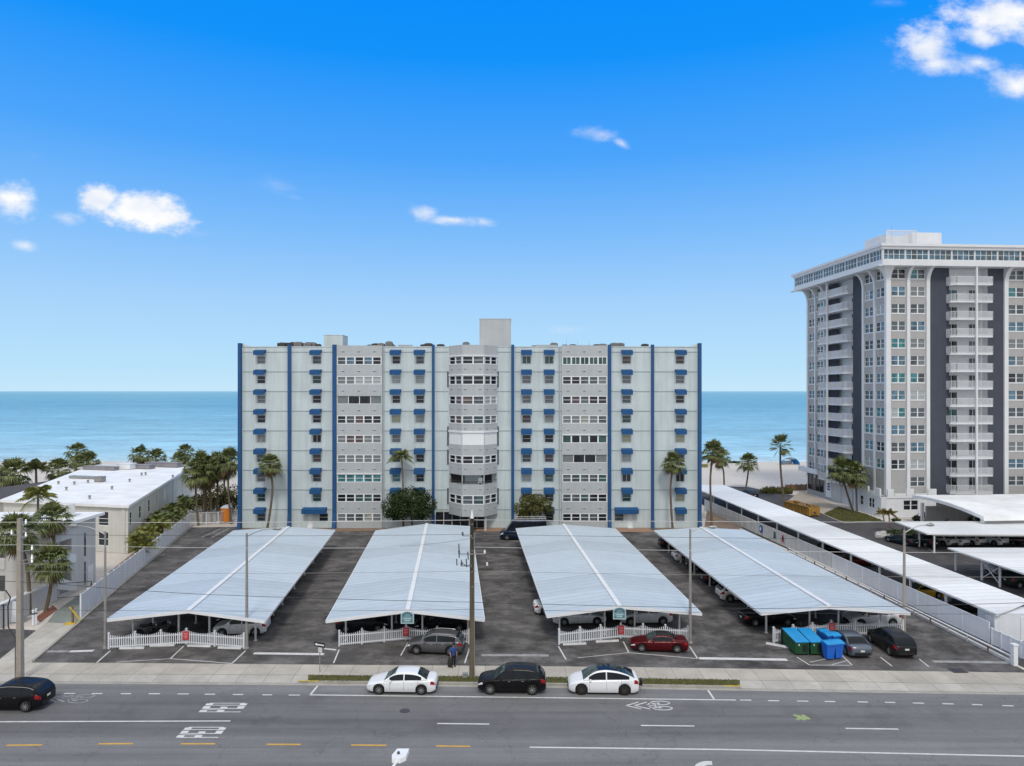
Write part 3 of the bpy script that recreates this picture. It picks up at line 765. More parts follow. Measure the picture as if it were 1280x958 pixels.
# rooftop house with a pierced screen
ZH = ZTOP - .06
q = MB(TF); q.box(6.6, 11.8, 3.4, 9.2, ZH, ZH + 3.1); q.box(1.3, 6.56, 4.2, 8.5, ZH, ZH + 2.6); q.build('roof_house', 'rib_white', tow)
q = MB(TF); y = 2.2
for i in range(15):
    for j in range(8):
        x = 1.4 + i * .34; z = ZH + .1 + j * .36
        q.beam((x, y, z), (x + .34, y, z + .36), .05, .06); q.beam((x + .34, y + .04, z), (x, y + .04, z + .36), .05, .06)
q.box(1.3, 1.42, y - .06, y + .1, ZH, ZH + 3.1); q.box(6.5, 6.62, y - .06, y + .1, ZH, ZH + 3.1); q.box(1.3, 6.6, y - .06, y + .1, ZH + 3.0, ZH + 3.13)
q.m = TF @ Matrix.Translation((1.35, 2.2, 0)) @ Matrix.Rotation(R(90), 4, 'Z')
for i in range(16):
    for j in range(7):
        x = i * .34; z = ZH + .1 + j * .36
        q.beam((x, 0, z), (x + .34, 0, z + .36), .05, .06); q.beam((x + .34, .04, z), (x, .04, z + .36), .05, .06)
q.build('pierced_screen', 'rib_white', tow)
q = MB(TF); q.tube([(3.4, 4, ZH), (3.4, 4, ZH + 4.2)], .03, 5); q.tube([(7, 6, ZH + 3), (7, 6, ZH + 4.0)], .02, 5); q.build('aerial', 'galv', tow)
# podium with stepped parapet
q = MB(TF); 
fh = [(1.9, 4.4, 1.15, 2.75), (8.4, 10.2, 1.0, 2.7)]
wall_holes(q, -.9, 7.4, 0, 3.3, [fh[0]], .15, -1.5)
q.poly([(7.4, -1.5, 0), (7.4, 0, 0), (7.4, 0, 3.3), (7.4, -1.5, 3.3)]); q.poly([(-1.5, -.9, 3.3), (-.9, -1.5, 3.3), (7.4, -1.5, 3.3), (7.4, 0, 3.3), (0, 0, 3.3), (-1.5, 0, 3.3)])
q.poly([(-1.5, -.9, 0), (-.9, -1.5, 0), (-.9, -1.5, 3.3), (-1.5, -.9, 3.3)])
q.box(-.9, 7.4, -1.62, -1.503, 3.12, 3.45)
for a, b, hgt in ((-.8, .2, 1.25), (.3, 2.3, .55), (2.4, 3.6, 1.3), (3.7, 5.8, .5), (6.0, 7.4, 1.25)): q.box(a, b, -1.62, -1.35, 3.454, 3.3 + hgt)
q.m = TL
lh = [(LL - 2.6, LL - 1.0, 1.1, 2.7), (LL - 5.2, LL - 4.2, 1.1, 2.7)]
wall_holes(q, LL - 7.2, LL + .9, 0, 3.3, lh, .15, -1.5)
q.poly([(LL - 7.2, 0, 0), (LL - 7.2, -1.5, 0), (LL - 7.2, -1.5, 3.3), (LL - 7.2, 0, 3.3)]); q.poly([(LL - 7.2, -1.5, 3.3), (LL + .9, -1.5, 3.3), (LL + .9, 0, 3.3), (LL - 7.2, 0, 3.3)])
q.box(LL - 7.2, LL + .9, -1.62, -1.503, 3.12, 3.45)
for a, b, hgt in ((LL - 7.2, LL - 5.9, 1.7), (LL - 5.6, LL - 4.2, .6), (LL - 4, LL - 2.6, 1.2), (LL - 2.4, LL - 1., .55), (LL - .6, LL + .7, 1.25)): q.box(a, b, -1.62, -1.35, 3.454, 3.3 + hgt)
q.build('podium', 'white_paint', tow)
window(tow, TF, *fh[0], -1.36, ['glass_dark', 'glass_dark'], 'hung')
for h in lh: window(tow, TL, *h, -1.36, ['glass_dark'] * (2 if h[1] - h[0] > 1.2 else 1), 'hung')
# left face ground floor: garden store, lobby glazing, planter parapet
q = MB(TL); q.box(7.2, 9.2, -.05, -.004, .3, 3.6); q.build('service_door', 'white_paint', tow)
q = MB(TL)
for z in (1.7, 2.2, 2.7): q.box(7.9, 8.8, -.11, -.055, z, z + .25)
q.build('vent_grille', 'charcoal', tow)
window(tow, TL, .4, 6.4, .9, 4.0, -.02, ['glass_dark', 'curtain_red', 'glass_dark', 'glass_dark'], 'none', fr='bronze', name='lobby_window')
q = MB(TL); q.box(-1.2, 6.2, -1.3, -.003, 4.35, 4.5); q.box(-1.2, 6.2, -1.3, -1.16, 4.504, 5.3); q.box(-1.2, -1.06, -1.3, -.003, 4.504, 5.3); q.build('planter_terrace', 'white_paint', tow)
q = MB(TL); q.box(9.3, 12.6, -.04, -.004, 0, 3.9); q.box(12.9, 16.4, -.04, -.004, 0, 3.9); q.build('service_panel', 'motel_grey', tow)
# entrance canopy
can = thing('entrance_canopy', 'white curved roof canopy in front of the tower entrance', 'canopy', (63, 94, 0), TA)
CMx = mat_from(rv, dv, Vector((63, 94, 0)))
q = MB(CMx); n = 10
for k in range(n):
    def zc(f): return 3.35 + 1.15 * math.sin(math.pi * min(1., .08 + f * .62))
    a, b = k / n, (k + 1) / n; xa, xb = .0, 30
    ya, yb = 15 * a, 15 * b
    q.smooth = True
    q.poly([(xa, ya, zc(a)), (xb, ya, zc(a)), (xb, yb, zc(b)), (xa, yb, zc(b))]); q.smooth = False
    q.poly([(xa, yb, zc(b) - .45), (xa, ya, zc(a) - .45), (xa, ya, zc(a)), (xa, yb, zc(b))][::-1]); q.poly([(xb, ya, zc(a) - .35), (xa, ya, zc(a) - .35), (xa, yb, zc(b) - .35), (xb, yb, zc(b) - .35)])
q.poly([(0, 0, zc(0) - .6), (30, 0, zc(0) - .6), (30, 0, zc(0)), (0, 0, zc(0))]); q.build('roof', 'roof_white', can)
for x, y in ((.6, 1), (.6, 13.5), (9, 1), (18, 1), (9, 13.5)):
    q = MB(CMx); q.box(x - .18, x + .18, y - .18, y + .18, 0, 3.3); q.build('post', 'white_paint', can)
q = MB(CMx); q.box(2.0, 14, 14.6, 14.9, 0, 2.6); q.build('lobby_wall', 'motel_grey', can)
# ------------------------------------------------------------------ the low buildings on the left
NR, FR, FL, NL = Vector((-48.2, 88.4, 0)), Vector((-61.4, 134.6, 0)), Vector((-78.4, 128, 0)), Vector((-67.3, 93.2, 0))
mot = thing('motel_building', 'long two storey cream motel with a flat white roof beside the hedge', 'building', NR)
def fmat(a, b):
    d = (b - a).normalized(); n = Vector((-d.y, d.x, 0)); return mat_from(d, n, a), (b - a).length
ZM = 5.75
m1, L1 = fmat(NL, NR); m2, L2 = fmat(NR, FR)
nh = [(L1 - 4.6, L1 - 3.0, 3.3, 5.1), (L1 - 4.6, L1 - 3.0, .75, 2.5)]
sh = []
for px, wd in ((163.2, .9), (175, 1.1), (186.2, 1.1), (196.7, 1.1), (206.3, 1.1), (224.3, 1.2), (232, 1.2)):
    # where the line of sight to px meets this wall
    dx, dy = FR.x - NR.x, FR.y - NR.y; kx = (px - CX) / F
    f_ = (kx * NR.y - NR.x) / (dx - kx * dy); c = f_ * L2
    sh.append((c - wd / 2, c + wd / 2, 3.35, 5.0)); sh.append((c - wd / 2, c + wd / 2, .8, 2.4))
q = MB(m1); wall_holes(q, 0, L1, 0, ZM, nh, .14, 0); q.m = m2; wall_holes(q, 0, L2, 0, ZM, sh, .03, 0)
q.m = None
for a, b in ((FR, FL), (FL, NL)): q.poly([a, b, b + Vector((0, 0, ZM)), a + Vector((0, 0, ZM))])
q.m = m1; q.box(L1 - .95, L1 - .4, -.1, -.004, 0, ZM - .02); q.m = m2
for c in (L2 * .36, L2 * .62, L2 * .8): q.box(c - .2, c + .2, -.10, -.004, 0, ZM - .02)
q.build('wall', ['cream'], mot)
for h in nh: window(mot, m1, *h, .14, ['glass_dark'], 'hung')
for h in sh: window(mot, m2, *h, .03, [rnd.choice(['glass_slate', 'glass_dark', 'glass_dark'])], 'hung', d=.025, fw=.05)
q = MB()
def off(p, k): c = (NR + FR + FL + NL) / 4; d = (p - c); return p + d.normalized() * k
q.prism([off(p, .55) for p in (NL, NR, FR, FL)], ZM + .004, ZM + .34); q.build('roof', 'roof_white', mot)
# roof clutter on the motel
def on_roof(px, py, z): return G(px, py, z)
vents = []
def vfn():
    t = thing('roof_vent', 'x', 'roof vent', group='small vents on the white motel roof')
    b = MB(); b.lathe([(.12, 0), (.12, .35), (.2, .38), (.2, .46), (.05, .52)], 8); b.build('pipe', 'lamp_grey', t)
    b = MB(); b.lathe([(.3, 0), (.26, .05), (.13, .08)], 8); b.build('flashing', 'white_dirty', t); return t
VP_ = Proto(vfn)
for i, (px, py, lb) in enumerate(((73, 606, 'roof vent leftmost on the white motel roof'), (93, 606.5, 'roof vent second from the left on the motel roof'), (110, 604.5, 'roof vent just left of the stubby roof box'), (83, 613.5, 'roof vent near the tall feather palm on the motel roof'),
                                 (140, 612.5, 'lone roof vent nearest the front corner of the motel'), (162, 603, 'roof vent in the middle of the right half of the motel roof'), (177, 595, 'left of two close roof vents at the rear of the motel'), (182, 594.5, 'right of two close roof vents at the rear of the motel'),
                                 (216, 598, 'roof vent nearest the right eave of the motel'), (112, 624.5, 'roof vent at the front edge of the motel roof'))):
    x, y, z = on_roof(px, py, ZM + .34); VP_((x, y, ZM + .34), 0, lb, 1.1)
for (px, py, sx, sy, sz, mt, nm, lb) in ((125, 602.5, 1.3, 1.0, .8, 'lamp_grey', 'roof_box', 'stubby dark roof box in the middle of the white motel roof'), (104, 598.5, 5.0, .8, .35, 'galv', 'roof_duct', 'long blue grey duct lying on the left of the motel roof'),
                                         (158, 586.5, 3.0, 1.6, 1.0, 'white_paint', 'roof_hatch', 'white domed hatch at the rear of the motel roof'), (126, 587.5, 7, 1.2, .6, 'roof_grey', 'roof_duct', 'dark flat duct at the rear left of the motel roof'),
                                         (172, 585.8, 6.5, 1.5, .7, 'roof_grey', 'roof_duct', 'dark duct behind the white hatch on the motel roof'), (205, 583.8, 7, 1.5, .8, 'roof_grey', 'roof_duct', 'dark duct at the rear right of the motel roof')):
    x, y, z = on_roof(px, py, ZM + .34); t = thing(nm, lb, nm.replace('_', ' '), (x, y, ZM + .34), R(-15)); mm = WM[t.name]
    b = MB(mm); b.box(-sx / 2, sx / 2, -sy / 2, sy / 2, .08, sz); b.box(-sx / 2 - .08, sx / 2 + .08, -sy / 2 - .08, sy / 2 + .08, sz + .003, sz + .07); b.build('casing', mt, t)
    b = MB(mm); b.box(-sx / 2 + .1, -sx / 2 + .25, -sy / 2, sy / 2, 0, .077); b.box(sx / 2 - .25, sx / 2 - .1, -sy / 2, sy / 2, 0, .077); b.build('skid', 'dark_metal', t)
for px, lb in ((137, 'flat pale annex roof block behind the motel, left part'), (190, 'flat pale annex roof block behind the motel, right part')):
    x, y = (px - CX) * 139 / F, 139
    t = thing('beach_pavilion', lb, 'building', (x, y, 0), R(-12)); b = MB(WM[t.name]); b.box(-6.5, 6.5, 0, 6, 0, 4.9); b.build('wall', 'cream', t)
    b = MB(WM[t.name]); b.box(-7, 7, -.5, 6.5, 4.904, 5.2); b.build('roof', 'white_dirty', t)
    b = MB(WM[t.name]); b.box(-3, 3, -.06, -.004, 1, 3); b.build('window', 'glass_dark', t)
# dark pitched roof further left
t = thing('shingle_cottage', 'low cottage with a dark grey pitched roof behind the palms on the far left', 'building', (-82, 118, 0), R(-16)); mm = WM[t.name]
b = MB(mm); b.box(-9, 4, -10, 10, 0, 3.0); b.build('wall', 'cream', t)
b = MB(mm); b.extr([(-9.6, -10.6, 3.01), (4.6, -10.6, 3.01), (-2.5, -10.6, 4.4)], (0, 21.2, 0)); b.build('roof', 'roof_dark', t)
b = MB(mm); b.box(-6, -4, -10.06, -10.004, 1, 2.6); b.build('window', 'glass_dark', t)
# nearer grey house with outside stairs
gh = thing('stair_house', 'pale grey two storey house with an outside stair and a white flat roof', 'building', (-44.3, 68.5, 0))
ZG = 7.15
q = MB(); X0, X1, Y0, Y1 = -68, -44.3, 67.5, 74.9
m3 = mat_from(Vector((0, 1, 0)), Vector((-1, 0, 0)), Vector((X1, Y0, 0)))   # side wall facing the lot, x runs away from the road
rec = [(1.4, 3.3, 3.2, 5.6), (1.4, 3.3, .4, 2.5)]
wall_holes(q, 0, 0, 0, ZG, [], 1, 0) if False else None
q.m = m3; wall_holes(q, 0, Y1 - Y0, 0, ZG, rec, 1.4, 0); q.poly([(1.4, 1.4, .4), (3.3, 1.4, .4), (3.3, 1.4, 5.6), (1.4, 1.4, 5.6)])
m4 = mat_from(Vector((1, 0, 0)), Vector((0, 1, 0)), Vector((X0, Y0, 0)))
q.m = m4; fr_ = [(14.6, 19.4, 3.5, 5.9), (14.6, 19.4, .3, 2.7), (5, 11, 3.5, 5.9), (5, 11, .3, 2.7)]
wall_holes(q, 0, X1 - X0, 0, ZG, fr_, 1.3, 0)
q.m = None; q.poly([(X1, Y1, 0), (X0, Y1, 0), (X0, Y1, ZG), (X1, Y1, ZG)]); q.poly([(X0, Y1, 0), (X0, Y0, 0), (X0, Y0, ZG), (X0, Y1, ZG)])
q.build('wall', 'motel_grey', gh)
q = MB(m4)
for h in fr_: q.poly([(h[0], 1.3, h[2]), (h[1], 1.3, h[2]), (h[1], 1.3, h[3]), (h[0], 1.3, h[3])])
q.build('balcony_back', 'galv', gh)
for h in fr_:
    q = MB(m4)
    for x in (h[0] + 1.2, h[0] + 2.4, h[0] + 3.6): q.box(x - .08, x + .08, .02, .2, h[2], h[3])
    q.box(h[0], h[1], -.08, -.004, h[2] - .2, h[2] + .9); q.build('balcony_rail', 'white_dirty', gh)
q = MB(m3)   # stair parapets climbing across the openings
for z in (.35, 3.15): q.extr([(1.0, -.12, z + 2.0), (1.0, -.12, z + .75), (3.2, -.12, z + .0), (3.9, -.12, z - .1), (3.9, -.12, z + .7), (3.2, -.12, z + .9)][::-1], (0, .11, 0))
q.build('stair', 'white_paint', gh)
q = MB(m3); q.box(5.4, 5.62, -.05, -.004, .3, 2.7); q.box(5.4, 5.62, -.05, -.004, 3.3, 5.7); q.build('window', 'glass_slate', gh)
q = MB(m3); q.box(6.0, 6.9, -.05, -.004, 0, 2.1); q.build('door', 'white_vinyl', gh)
q = MB(); q.box(X0 - .4, X1 + .7, Y0 + 1.0, Y1 + .5, ZG + .004, ZG + .30); q.box(X0 - .4, -52.5, Y0 - .6, Y0 + .996, ZG + .004, ZG + .30)
q.build('roof', 'roof_white', gh)
q = MB(); x, y, z = AT(27, 641, 67.6); q.box(x - .75, x + .85, 67.0, 68.2, ZG - 2.4, ZG + 1.15); q.build('chimney', 'motel_grey', gh)
def hp_fn():
    t = thing('heat_pump', 'x', 'air conditioner', group='heat pumps on the white roof of the house with the stair')
    b = MB(); b.box(-.5, .5, -.25, .25, .1, 1.1); b.build('casing', 'white_dirty', t); b = MB(); b.lathe([(.34, -.262), (.34, -.255), (.30, -.275), (.05, -.28)], 14, (0, 0, .6), 'y'); b.build('fan_guard', 'dark_metal', t)
    b = MB(); b.box(-.45, -.35, -.25, .25, 0, .098); b.box(.35, .45, -.25, .25, 0, .098); b.build('skid', 'dark_metal', t); return t
HPP = Proto(hp_fn)
x, y, z = AT(75, 634, 72.5); HPP((x, 72.5, ZG + .3), R(25), 'white heat pump with its round fan facing the road')
x, y, z = AT(90, 634, 73); HPP((x, 73, ZG + .3), R(-60), 'white heat pump to the right of the one showing its fan', (1.1, 1.1, 1.15))
# blue-white covered porch roof at the far left edge
t = thing('porch_roof', 'white sloping porch roof at the left edge of the view', 'roof', (-54, 64, 0)); b = MB()
b.extr([(-64, 66.6, 5.9), (-64, 62.4, 5.2), (-64, 62.4, 5.0), (-64, 66.6, 5.7)][::1], (18.2 - 4.6, 0, 0)); b.build('slab', 'roof_white', t)
for x in (-63, -57, -51): b = MB(); b.box(x - .1, x + .1, 62.6, 62.8, 0, 5.05); b.build('post', 'white_dirty', t)
# yard wall along the walkway
yw = thing('yard_wall', 'pale grey garden wall running from the house to the street on the left', 'wall', (-44.0, 61, 0)); q = MB()
q.box(-44.3, -44.0, 60.5, 67.3, 0, 1.95); q.build('panel', 'motel_grey', yw)
q = MB(); q.box(-44.4, -43.9, 60.4, 67.4, 1.954, 2.08); q.build('coping', 'white_paint', yw)
q = MB(); q.box(-60, -44.31, 60.5, 60.8, 0, 1.95); q.build('panel', 'motel_grey', yw); q = MB(); q.box(-60, -44.41, 60.4, 60.9, 1.954, 2.08); q.build('coping', 'white_paint', yw)
t = thing('garden_gate', 'white slatted gate in the garden wall near the concrete pole', 'gate', (-43.4, 59.6, 0)); x, y, z = G(16, 779)
t.location = (x, y, 0); WM[t.name] = Matrix.Translation((x, y, 0)); b = MB(WM[t.name]); b.box(-.7, .7, -.04, .04, .08, 1.9); b.build('leaf', 'white_vinyl', t)
for s in (-1, 1): b = MB(WM[t.name]); b.box(s * .8 - .09, s * .8 + .09, -.09, .09, 0, 2.05); b.build('post', 'white_dirty', t)
# trellis gate, portable toilet, bollards, barricade at the head of the walk
def bol_fn():
    t = thing('bollard', 'x', 'bollard', group='posts beside the walkway on the left')
    b = MB(); b.lathe([(.09, 0), (.09, 1.25), (.115, 1.26), (.115, 1.34), (.02, 1.42)], 10); b.build('post', 'white_paint', t)
    b = MB(); b.lathe([(.096, .95), (.096, 1.08)], 10); b.build('band', 'dark_metal', t); return t
BOL = Proto(bol_fn)
x, y, z = G(41.5, 782); BOL((x, y, 0), 0, 'left of the two white bollards beside the walkway')
x, y, z = G(45, 781); BOL((x, y, 0), 0, 'right of the two white bollards beside the walkway')
t = thing('dark_post', 'thin dark post with a small top plate by the left edge of the view', 'post', G(4.5, 786)); x, y, z = t.location
b = MB(WM[t.name]); b.tube([(0, 0, 0), (0, 0, 2.0)], .07, 8); b.build('shaft', 'dark_metal', t); b = MB(WM[t.name]); b.box(-.15, .15, -.15, .15, 2.0, 2.06); b.build('cap', 'dark_metal', t)
t = thing('street_barrier', 'leaning yellow wooden barrier post by the white fence end', 'barrier', G(91, 780)); b = MB(WM[t.name])
b.beam((0, 0, 0), (-.05, 0, 1.5), .14, .14); b.build('post', 'wood', t); b = MB(WM[t.name]); b.beam((-.2, -.1, 1.5), (.75, -.1, .35), .16, .06); b.build('board', 'yellow_paint', t)
b = MB(WM[t.name]); b.bbox((-.2, 0, .0), .9, .5, .10, .2); b.build('foot', 'yellow_paint', t)
ft = thing('chain_link_gate', 'grey pipe gate across the green walkway', 'gate', G(84, 752)); a = Vector(G(70, 751)); c = Vector(G(114, 748)); b = MB()
for p in (a, c): b.tube([p, p + Vector((0, 0, 1.7))], .05, 6)
b.tube([a + Vector((0, 0, 1.65)), c + Vector((0, 0, 1.65))], .035, 6); b.tube([a + Vector((0, 0, .25)), c + Vector((0, 0, .25))], .03, 6); b.build('frame', 'dark_metal', ft)
b = MB(); b.poly([a + Vector((0, 0, .25)), c + Vector((0, 0, .25)), c + Vector((0, 0, 1.65)), a + Vector((0, 0, 1.65))]); b.build('mesh_infill', 'chain_link', ft)
t = thing('portable_toilet', 'orange portable toilet with a white roof behind the rear fence', 'toilet', G(283, 653)); mm = WM[t.name]
b = MB(mm); b.box(-.62, .62, -.62, .62, .1, 2.25); b.build('cabin', 'orange', t); b = MB(mm); b.box(-.68, .68, -.68, .68, 0, .097); b.build('base', 'dark_metal', t)
b = MB(mm); b.prism([(-.68, -.68), (.68, -.68), (.68, .68), (-.68, .68)], 2.254, 2.35); b.extr([(-.6, -.66, 2.353), (.6, -.66, 2.353), (.35, -.66, 2.62), (-.35, -.66, 2.62)], (0, 1.32, 0)); b.build('roof', 'white_paint', t)
b = MB(mm); b.box(-.42, .42, -.66, -.623, .2, 2.1); b.build('door', 'orange', t); b = MB(mm); b.tube([(.5, .5, 2.0), (.5, .5, 2.9)], .05, 6); b.build('vent_pipe', 'white_paint', t)
# ------------------------------------------------------------------ carports, fences and what stands in the lots
def carport(label, FL_, FRg, FR_, BL_, BRg, BR_, posts=(0.055, .17, .32, .47, .62, .77, .92), mat='carport_roof', rz=3.02, ez=2.30, fx_=()):
    fl, fr, bl, br = (Vector(G(*p, ez)) for p in (FL_, FR_, BL_, BR_)); fg, bg_ = Vector(G(*FRg, rz)), Vector(G(*BRg, rz))
    t = thing('carport', label, 'carport', ((fl.x + fr.x) / 2, (fl.y + fr.y) / 2, 0), math.atan2(-(bg_.x - fg.x), bg_.y - fg.y), 'long metal carports in front of the nine storey block')
    th = Vector((0, 0, .16))
    b = MB(); b.extr([fl - th, bl - th, bg_ - th, fg - th], th); b.extr([fg - th, bg_ - th, br - th, fr - th], th); b.build('roof', mat, t)
    b = MB(); d = Vector((0, 0, .045)); b.beam(fg + d, bg_ + d, .36, .07); b.build('ridge_cap', 'white_paint', t)
    b = MB(); u = Vector((0, -.05, -.1))
    for p, q in ((fl, fg), (fg, fr)): b.beam(p + u, q + u, .06, .24)
    for p, q in ((fl, bl), (fr, br)): b.beam(p + Vector((0, 0, -.11)), q + Vector((0, 0, -.11)), .10, .20)
    b.build('fascia', 'white_paint', t)
    g = MB()
    for f in posts:
        a, c = fl.lerp(bl, f), fr.lerp(br, f); e = fg.lerp(bg_, f)
        g.beam(a + Vector((.1, 0, -.3)), e + Vector((0, 0, -.3)), .10, .22); g.beam(e + Vector((0, 0, -.3)), c + Vector((-.1, 0, -.3)), .10, .22)
    g.build('beam', 'white_dirty', t)
    for f in posts:
        a, c = fl.lerp(bl, f), fr.lerp(br, f)
        for s in (.10, .40, .60, .90):
            if .2 < s < .8 and f > .2: 
                if s < .5: s = .5
                else: continue
            p = a.lerp(c, s); zt = ez + (rz - ez) * (1 - abs(s - .5) * 2) - .42
            b = MB(); b.box(p.x - .065, p.x + .065, p.y - .065, p.y + .065, 0, zt); b.box(p.x - .13, p.x + .13, p.y - .13, p.y + .13, .0, .05)
            if s < .2 or s > .8:
                o = -1.0 if s < .5 else 1.0; b.beam((p.x, p.y, zt - .55), (p.x + o * .75, p.y, zt + .05), .08, .08)
            b.build('post', 'white_dirty', t)
    return t, fl, fg, fr, bl, bg_, br
CP = {}
CP[1] = carport('leftmost grey carport, seen at the steepest slant beside the white privacy fence', (133.5, 774), (236, 763), (331, 776), (292.5, 663), (360.5, 658.8), (418.8, 662.5))
CP[2] = carport('second carport from the left, right in front of the bush with two trunks', (407.7, 775.5), (509.6, 762.5), (605.5, 773.8), (470, 663), (533.5, 655), (588.6, 657.8))
CP[3] = carport('third carport from the left, in front of the dark blue van', (683.8, 769.3), (774, 757.5), (877, 766.3), (645, 660.5), (704.5, 655.8), (768.8, 660.6))
CP[4] = carport('rightmost gabled carport, next to the dumpsters and the long white wall', (951, 766), (1036.4, 757.8), (1137.5, 765.8), (817.5, 662.8), (876, 659.5), (930, 662.4))
# teal plaques on two of the gables
for i, nm in ((2, 'teal arched name plaque on the gable of the second carport'), (3, 'teal arched name plaque on the gable of the third carport')):
    t0, fl, fg, fr, *_ = CP[i]; c = fg + Vector((0, -.18, -.62)); t = thing('carport_plaque', nm, 'sign', c, 0, 'arched plaques on the carport gables'); mm = WM[t.name]
    w = .52; pts = [(-w, 0, -.42), (w, 0, -.42), (w, 0, .28)] + [(w * math.cos(a), 0, .28 + .26 * math.sin(a)) for a in [math.pi * k / 8 for k in range(1, 8)]] + [(-w, 0, .28)]
    b = MB(mm); b.extr(pts, (0, .06, 0)); b.build('board', 'teal_light', t)
    b = MB(mm); b.extr([(p[0] * .86, -.012, p[2] * .86 + .02) for p in pts], (0, .01, 0)); b.build('field', 'teal', t)
    b = MB(mm)
    for a0 in range(7): 
        a = math.pi * (a0 + .5) / 7; b.bbox((.34 * math.cos(a), -.022, .10 + .30 * math.sin(a)), .13, .012, .11)
    b.box(-.40, -.30, -.024, -.013, -.28, -.16); b.box(.28, .38, -.024, -.013, -.26, -.12); b.build('ornament', 'teal_dark', t)
    b = MB(mm)
    for z, ww in ((-.05, .3), (-.2, .22)): b.box(-ww, ww, -.024, -.013, z, z + .07)
    b.build('line_bar', 'teal_light', t)
# scalloped picket fences
def picket(label, pts, signlab):
    P = [Vector(G(*p)) for p in pts]
    t = thing('picket_fence', label, 'fence', P[0], 0, 'white scalloped picket fences along the street side')
    pk = MB(); rl = MB()
    for a, b in zip(P, P[1:]):
        n = max(1, round((b - a).length / 2.1)); d = (b - a) / n; dn = d.normalized(); ang = math.atan2(d.y, d.x)
        for k in range(n):
            p, q = a + d * k, a + d * (k + 1)
            for z in (.18, .82): rl.beam(p + Vector((0, 0, z)), q + Vector((0, 0, z)), .05, .09)
            m_ = int(d.length / .155)
            for j in range(1, m_):
                f = j / m_; c = p.lerp(q, f); hgt = .93 + .24 * (2 * f - 1) ** 2
                pk.bbox((c.x, c.y - .04, .06), .075, .022, hgt - .06, ang); 
                pk.extr([(c.x - .037 * dn.x, c.y - .05, hgt), (c.x + .037 * dn.x, c.y - .05, hgt), (c.x, c.y - .05, hgt + .06)], (0, .02, 0))
            po = MB(); po.bbox((p.x, p.y, 0), .12, .12, 1.22, ang); po.bbox((p.x, p.y, 1.224), .17, .17, .04, ang); po.lathe([(.07, 1.267), (.01, 1.34)], 4, (p.x, p.y, 0)); po.build('post', 'white_vinyl', t)
    p = P[-1]; po = MB(); po.bbox((p.x, p.y, 0), .12, .12, 1.22); po.bbox((p.x, p.y, 1.224), .17, .17, .04); po.build('post', 'white_vinyl', t)
    pk.build('pickets', 'white_vinyl', t); rl.build('rail', 'white_vinyl', t)
    m_ = P[1]; s = thing('warning_sign', signlab, 'sign', (m_.x, m_.y - .12, .72), 0, 'red signs on the picket fences'); mm = WM[s.name]
    w = .28; b = MB(mm); oc = [(-w, 0, -.2), (-.14, 0, -.36), (.14, 0, -.36), (w, 0, -.2), (w, 0, .36), (-w, 0, .36)]; b.extr(oc, (0, .02, 0)); b.build('board', 'red_sign', s)
    b = MB(mm)
    for z, ww in ((.2, .2), (.08, .13), (-.04, .18), (-.16, .1)): b.box(-ww, ww, -.012, -.003, z - .035, z + .035)
    b.build('line_bar', 'pink_sign', s)
    return P
picket('white picket fence in front of the leftmost carport', [(136, 811.5), (233, 805.5), (305, 811)], 'red sign on the fence of the leftmost carport')
picket('white picket fence behind the grey crossover in front of the second carport', [(424, 808), (507.7, 800.5), (586, 805)], 'red sign on the fence behind the grey crossover')
picket('white picket fence behind the dark red convertible in front of the third carport', [(698.8, 806), (776, 798), (860, 801.5)], 'red sign on the fence behind the dark red convertible')
picket('white picket fence behind the dumpsters in front of the rightmost carport', [(967, 803.7), (1038.8, 794.5), (1128.6, 793.5)], 'red sign on the fence behind the dumpsters')
# wheel stops
def ws_fn():
    t = MB(); t.extr([(-.95, -.1, 0), (-.95, .1, 0), (-.95, .06, .14), (-.95, -.06, .14)][::-1], (1.9, 0, 0)); o = t.build('wheel_stop', 'white_dirty'); tag(o, 'x', 'wheel stop', 'white concrete wheel stops in front of the picket fences'); return o
WS = Proto(ws_fn)
for px, py, rz, lb in ((203, 807.8, 4, 'wheel stop left of centre under the leftmost picket fence'), (249, 808.5, -4, 'wheel stop just right of the red sign at the leftmost picket fence'), (287, 811, -5, 'wheel stop at the right end of the leftmost picket fence'),
                       (165, 811.2, 3, 'wheel stop at the left end of the leftmost picket fence'), (718, 806, 6, 'wheel stop at the left end of the picket fence by the red convertible'), (759, 802.5, 7, 'wheel stop near the red sign left of the red convertible'), (413, 812.4, -14, 'broken pale wheel stop beside the one way sign'),
                       (973, 808, -33, 'wheel stop at the left of the green dumpsters')):
    x, y, z = G(px, py); WS((x, y, .003), R(rz), lb, .55 if px == 413 else None)
# white privacy fence on the left, low wall fence on the right
def panel_fence(name, label, p0, p1, hgt, n, mat, cat='fence', dense=True, smooth=False):
    a, b = Vector(G(*p0)), Vector(G(*p1)); t = thing(name, label, cat, a); d = (b - a) / n; ang = math.atan2(d.y, d.x)
    for k in range(n):
        p, q = a + d * k, a + d * (k + 1); c = (p + q) / 2; L = d.length
        m_ = MB(); m_.bbox((c.x, c.y, .08), L - .12, .035, hgt - .14, ang); m_.bbox((c.x, c.y, hgt - .06), L - .12, .07, .09, ang); m_.bbox((c.x, c.y, .04), L - .12, .07, .12, ang)
        j = 1 if not smooth else 99
        while j * .3 < L - .2:
            r_ = p.lerp(q, j * .3 / L); m_.bbox((r_.x, r_.y, .17), .02, .05, hgt - .25, ang); j += 1
        m_.build('panel', mat, t)
    for k in range(n + 1):
        p = a + d * k; m_ = MB(); m_.bbox((p.x, p.y, 0), *((.13, .13, hgt + .06) if not smooth else (.13, .09, hgt + .02)), ang); m_.bbox((p.x, p.y, hgt + .063), .18, .18, .04, ang) if not smooth else None; m_.build('post', mat, t)
    return t
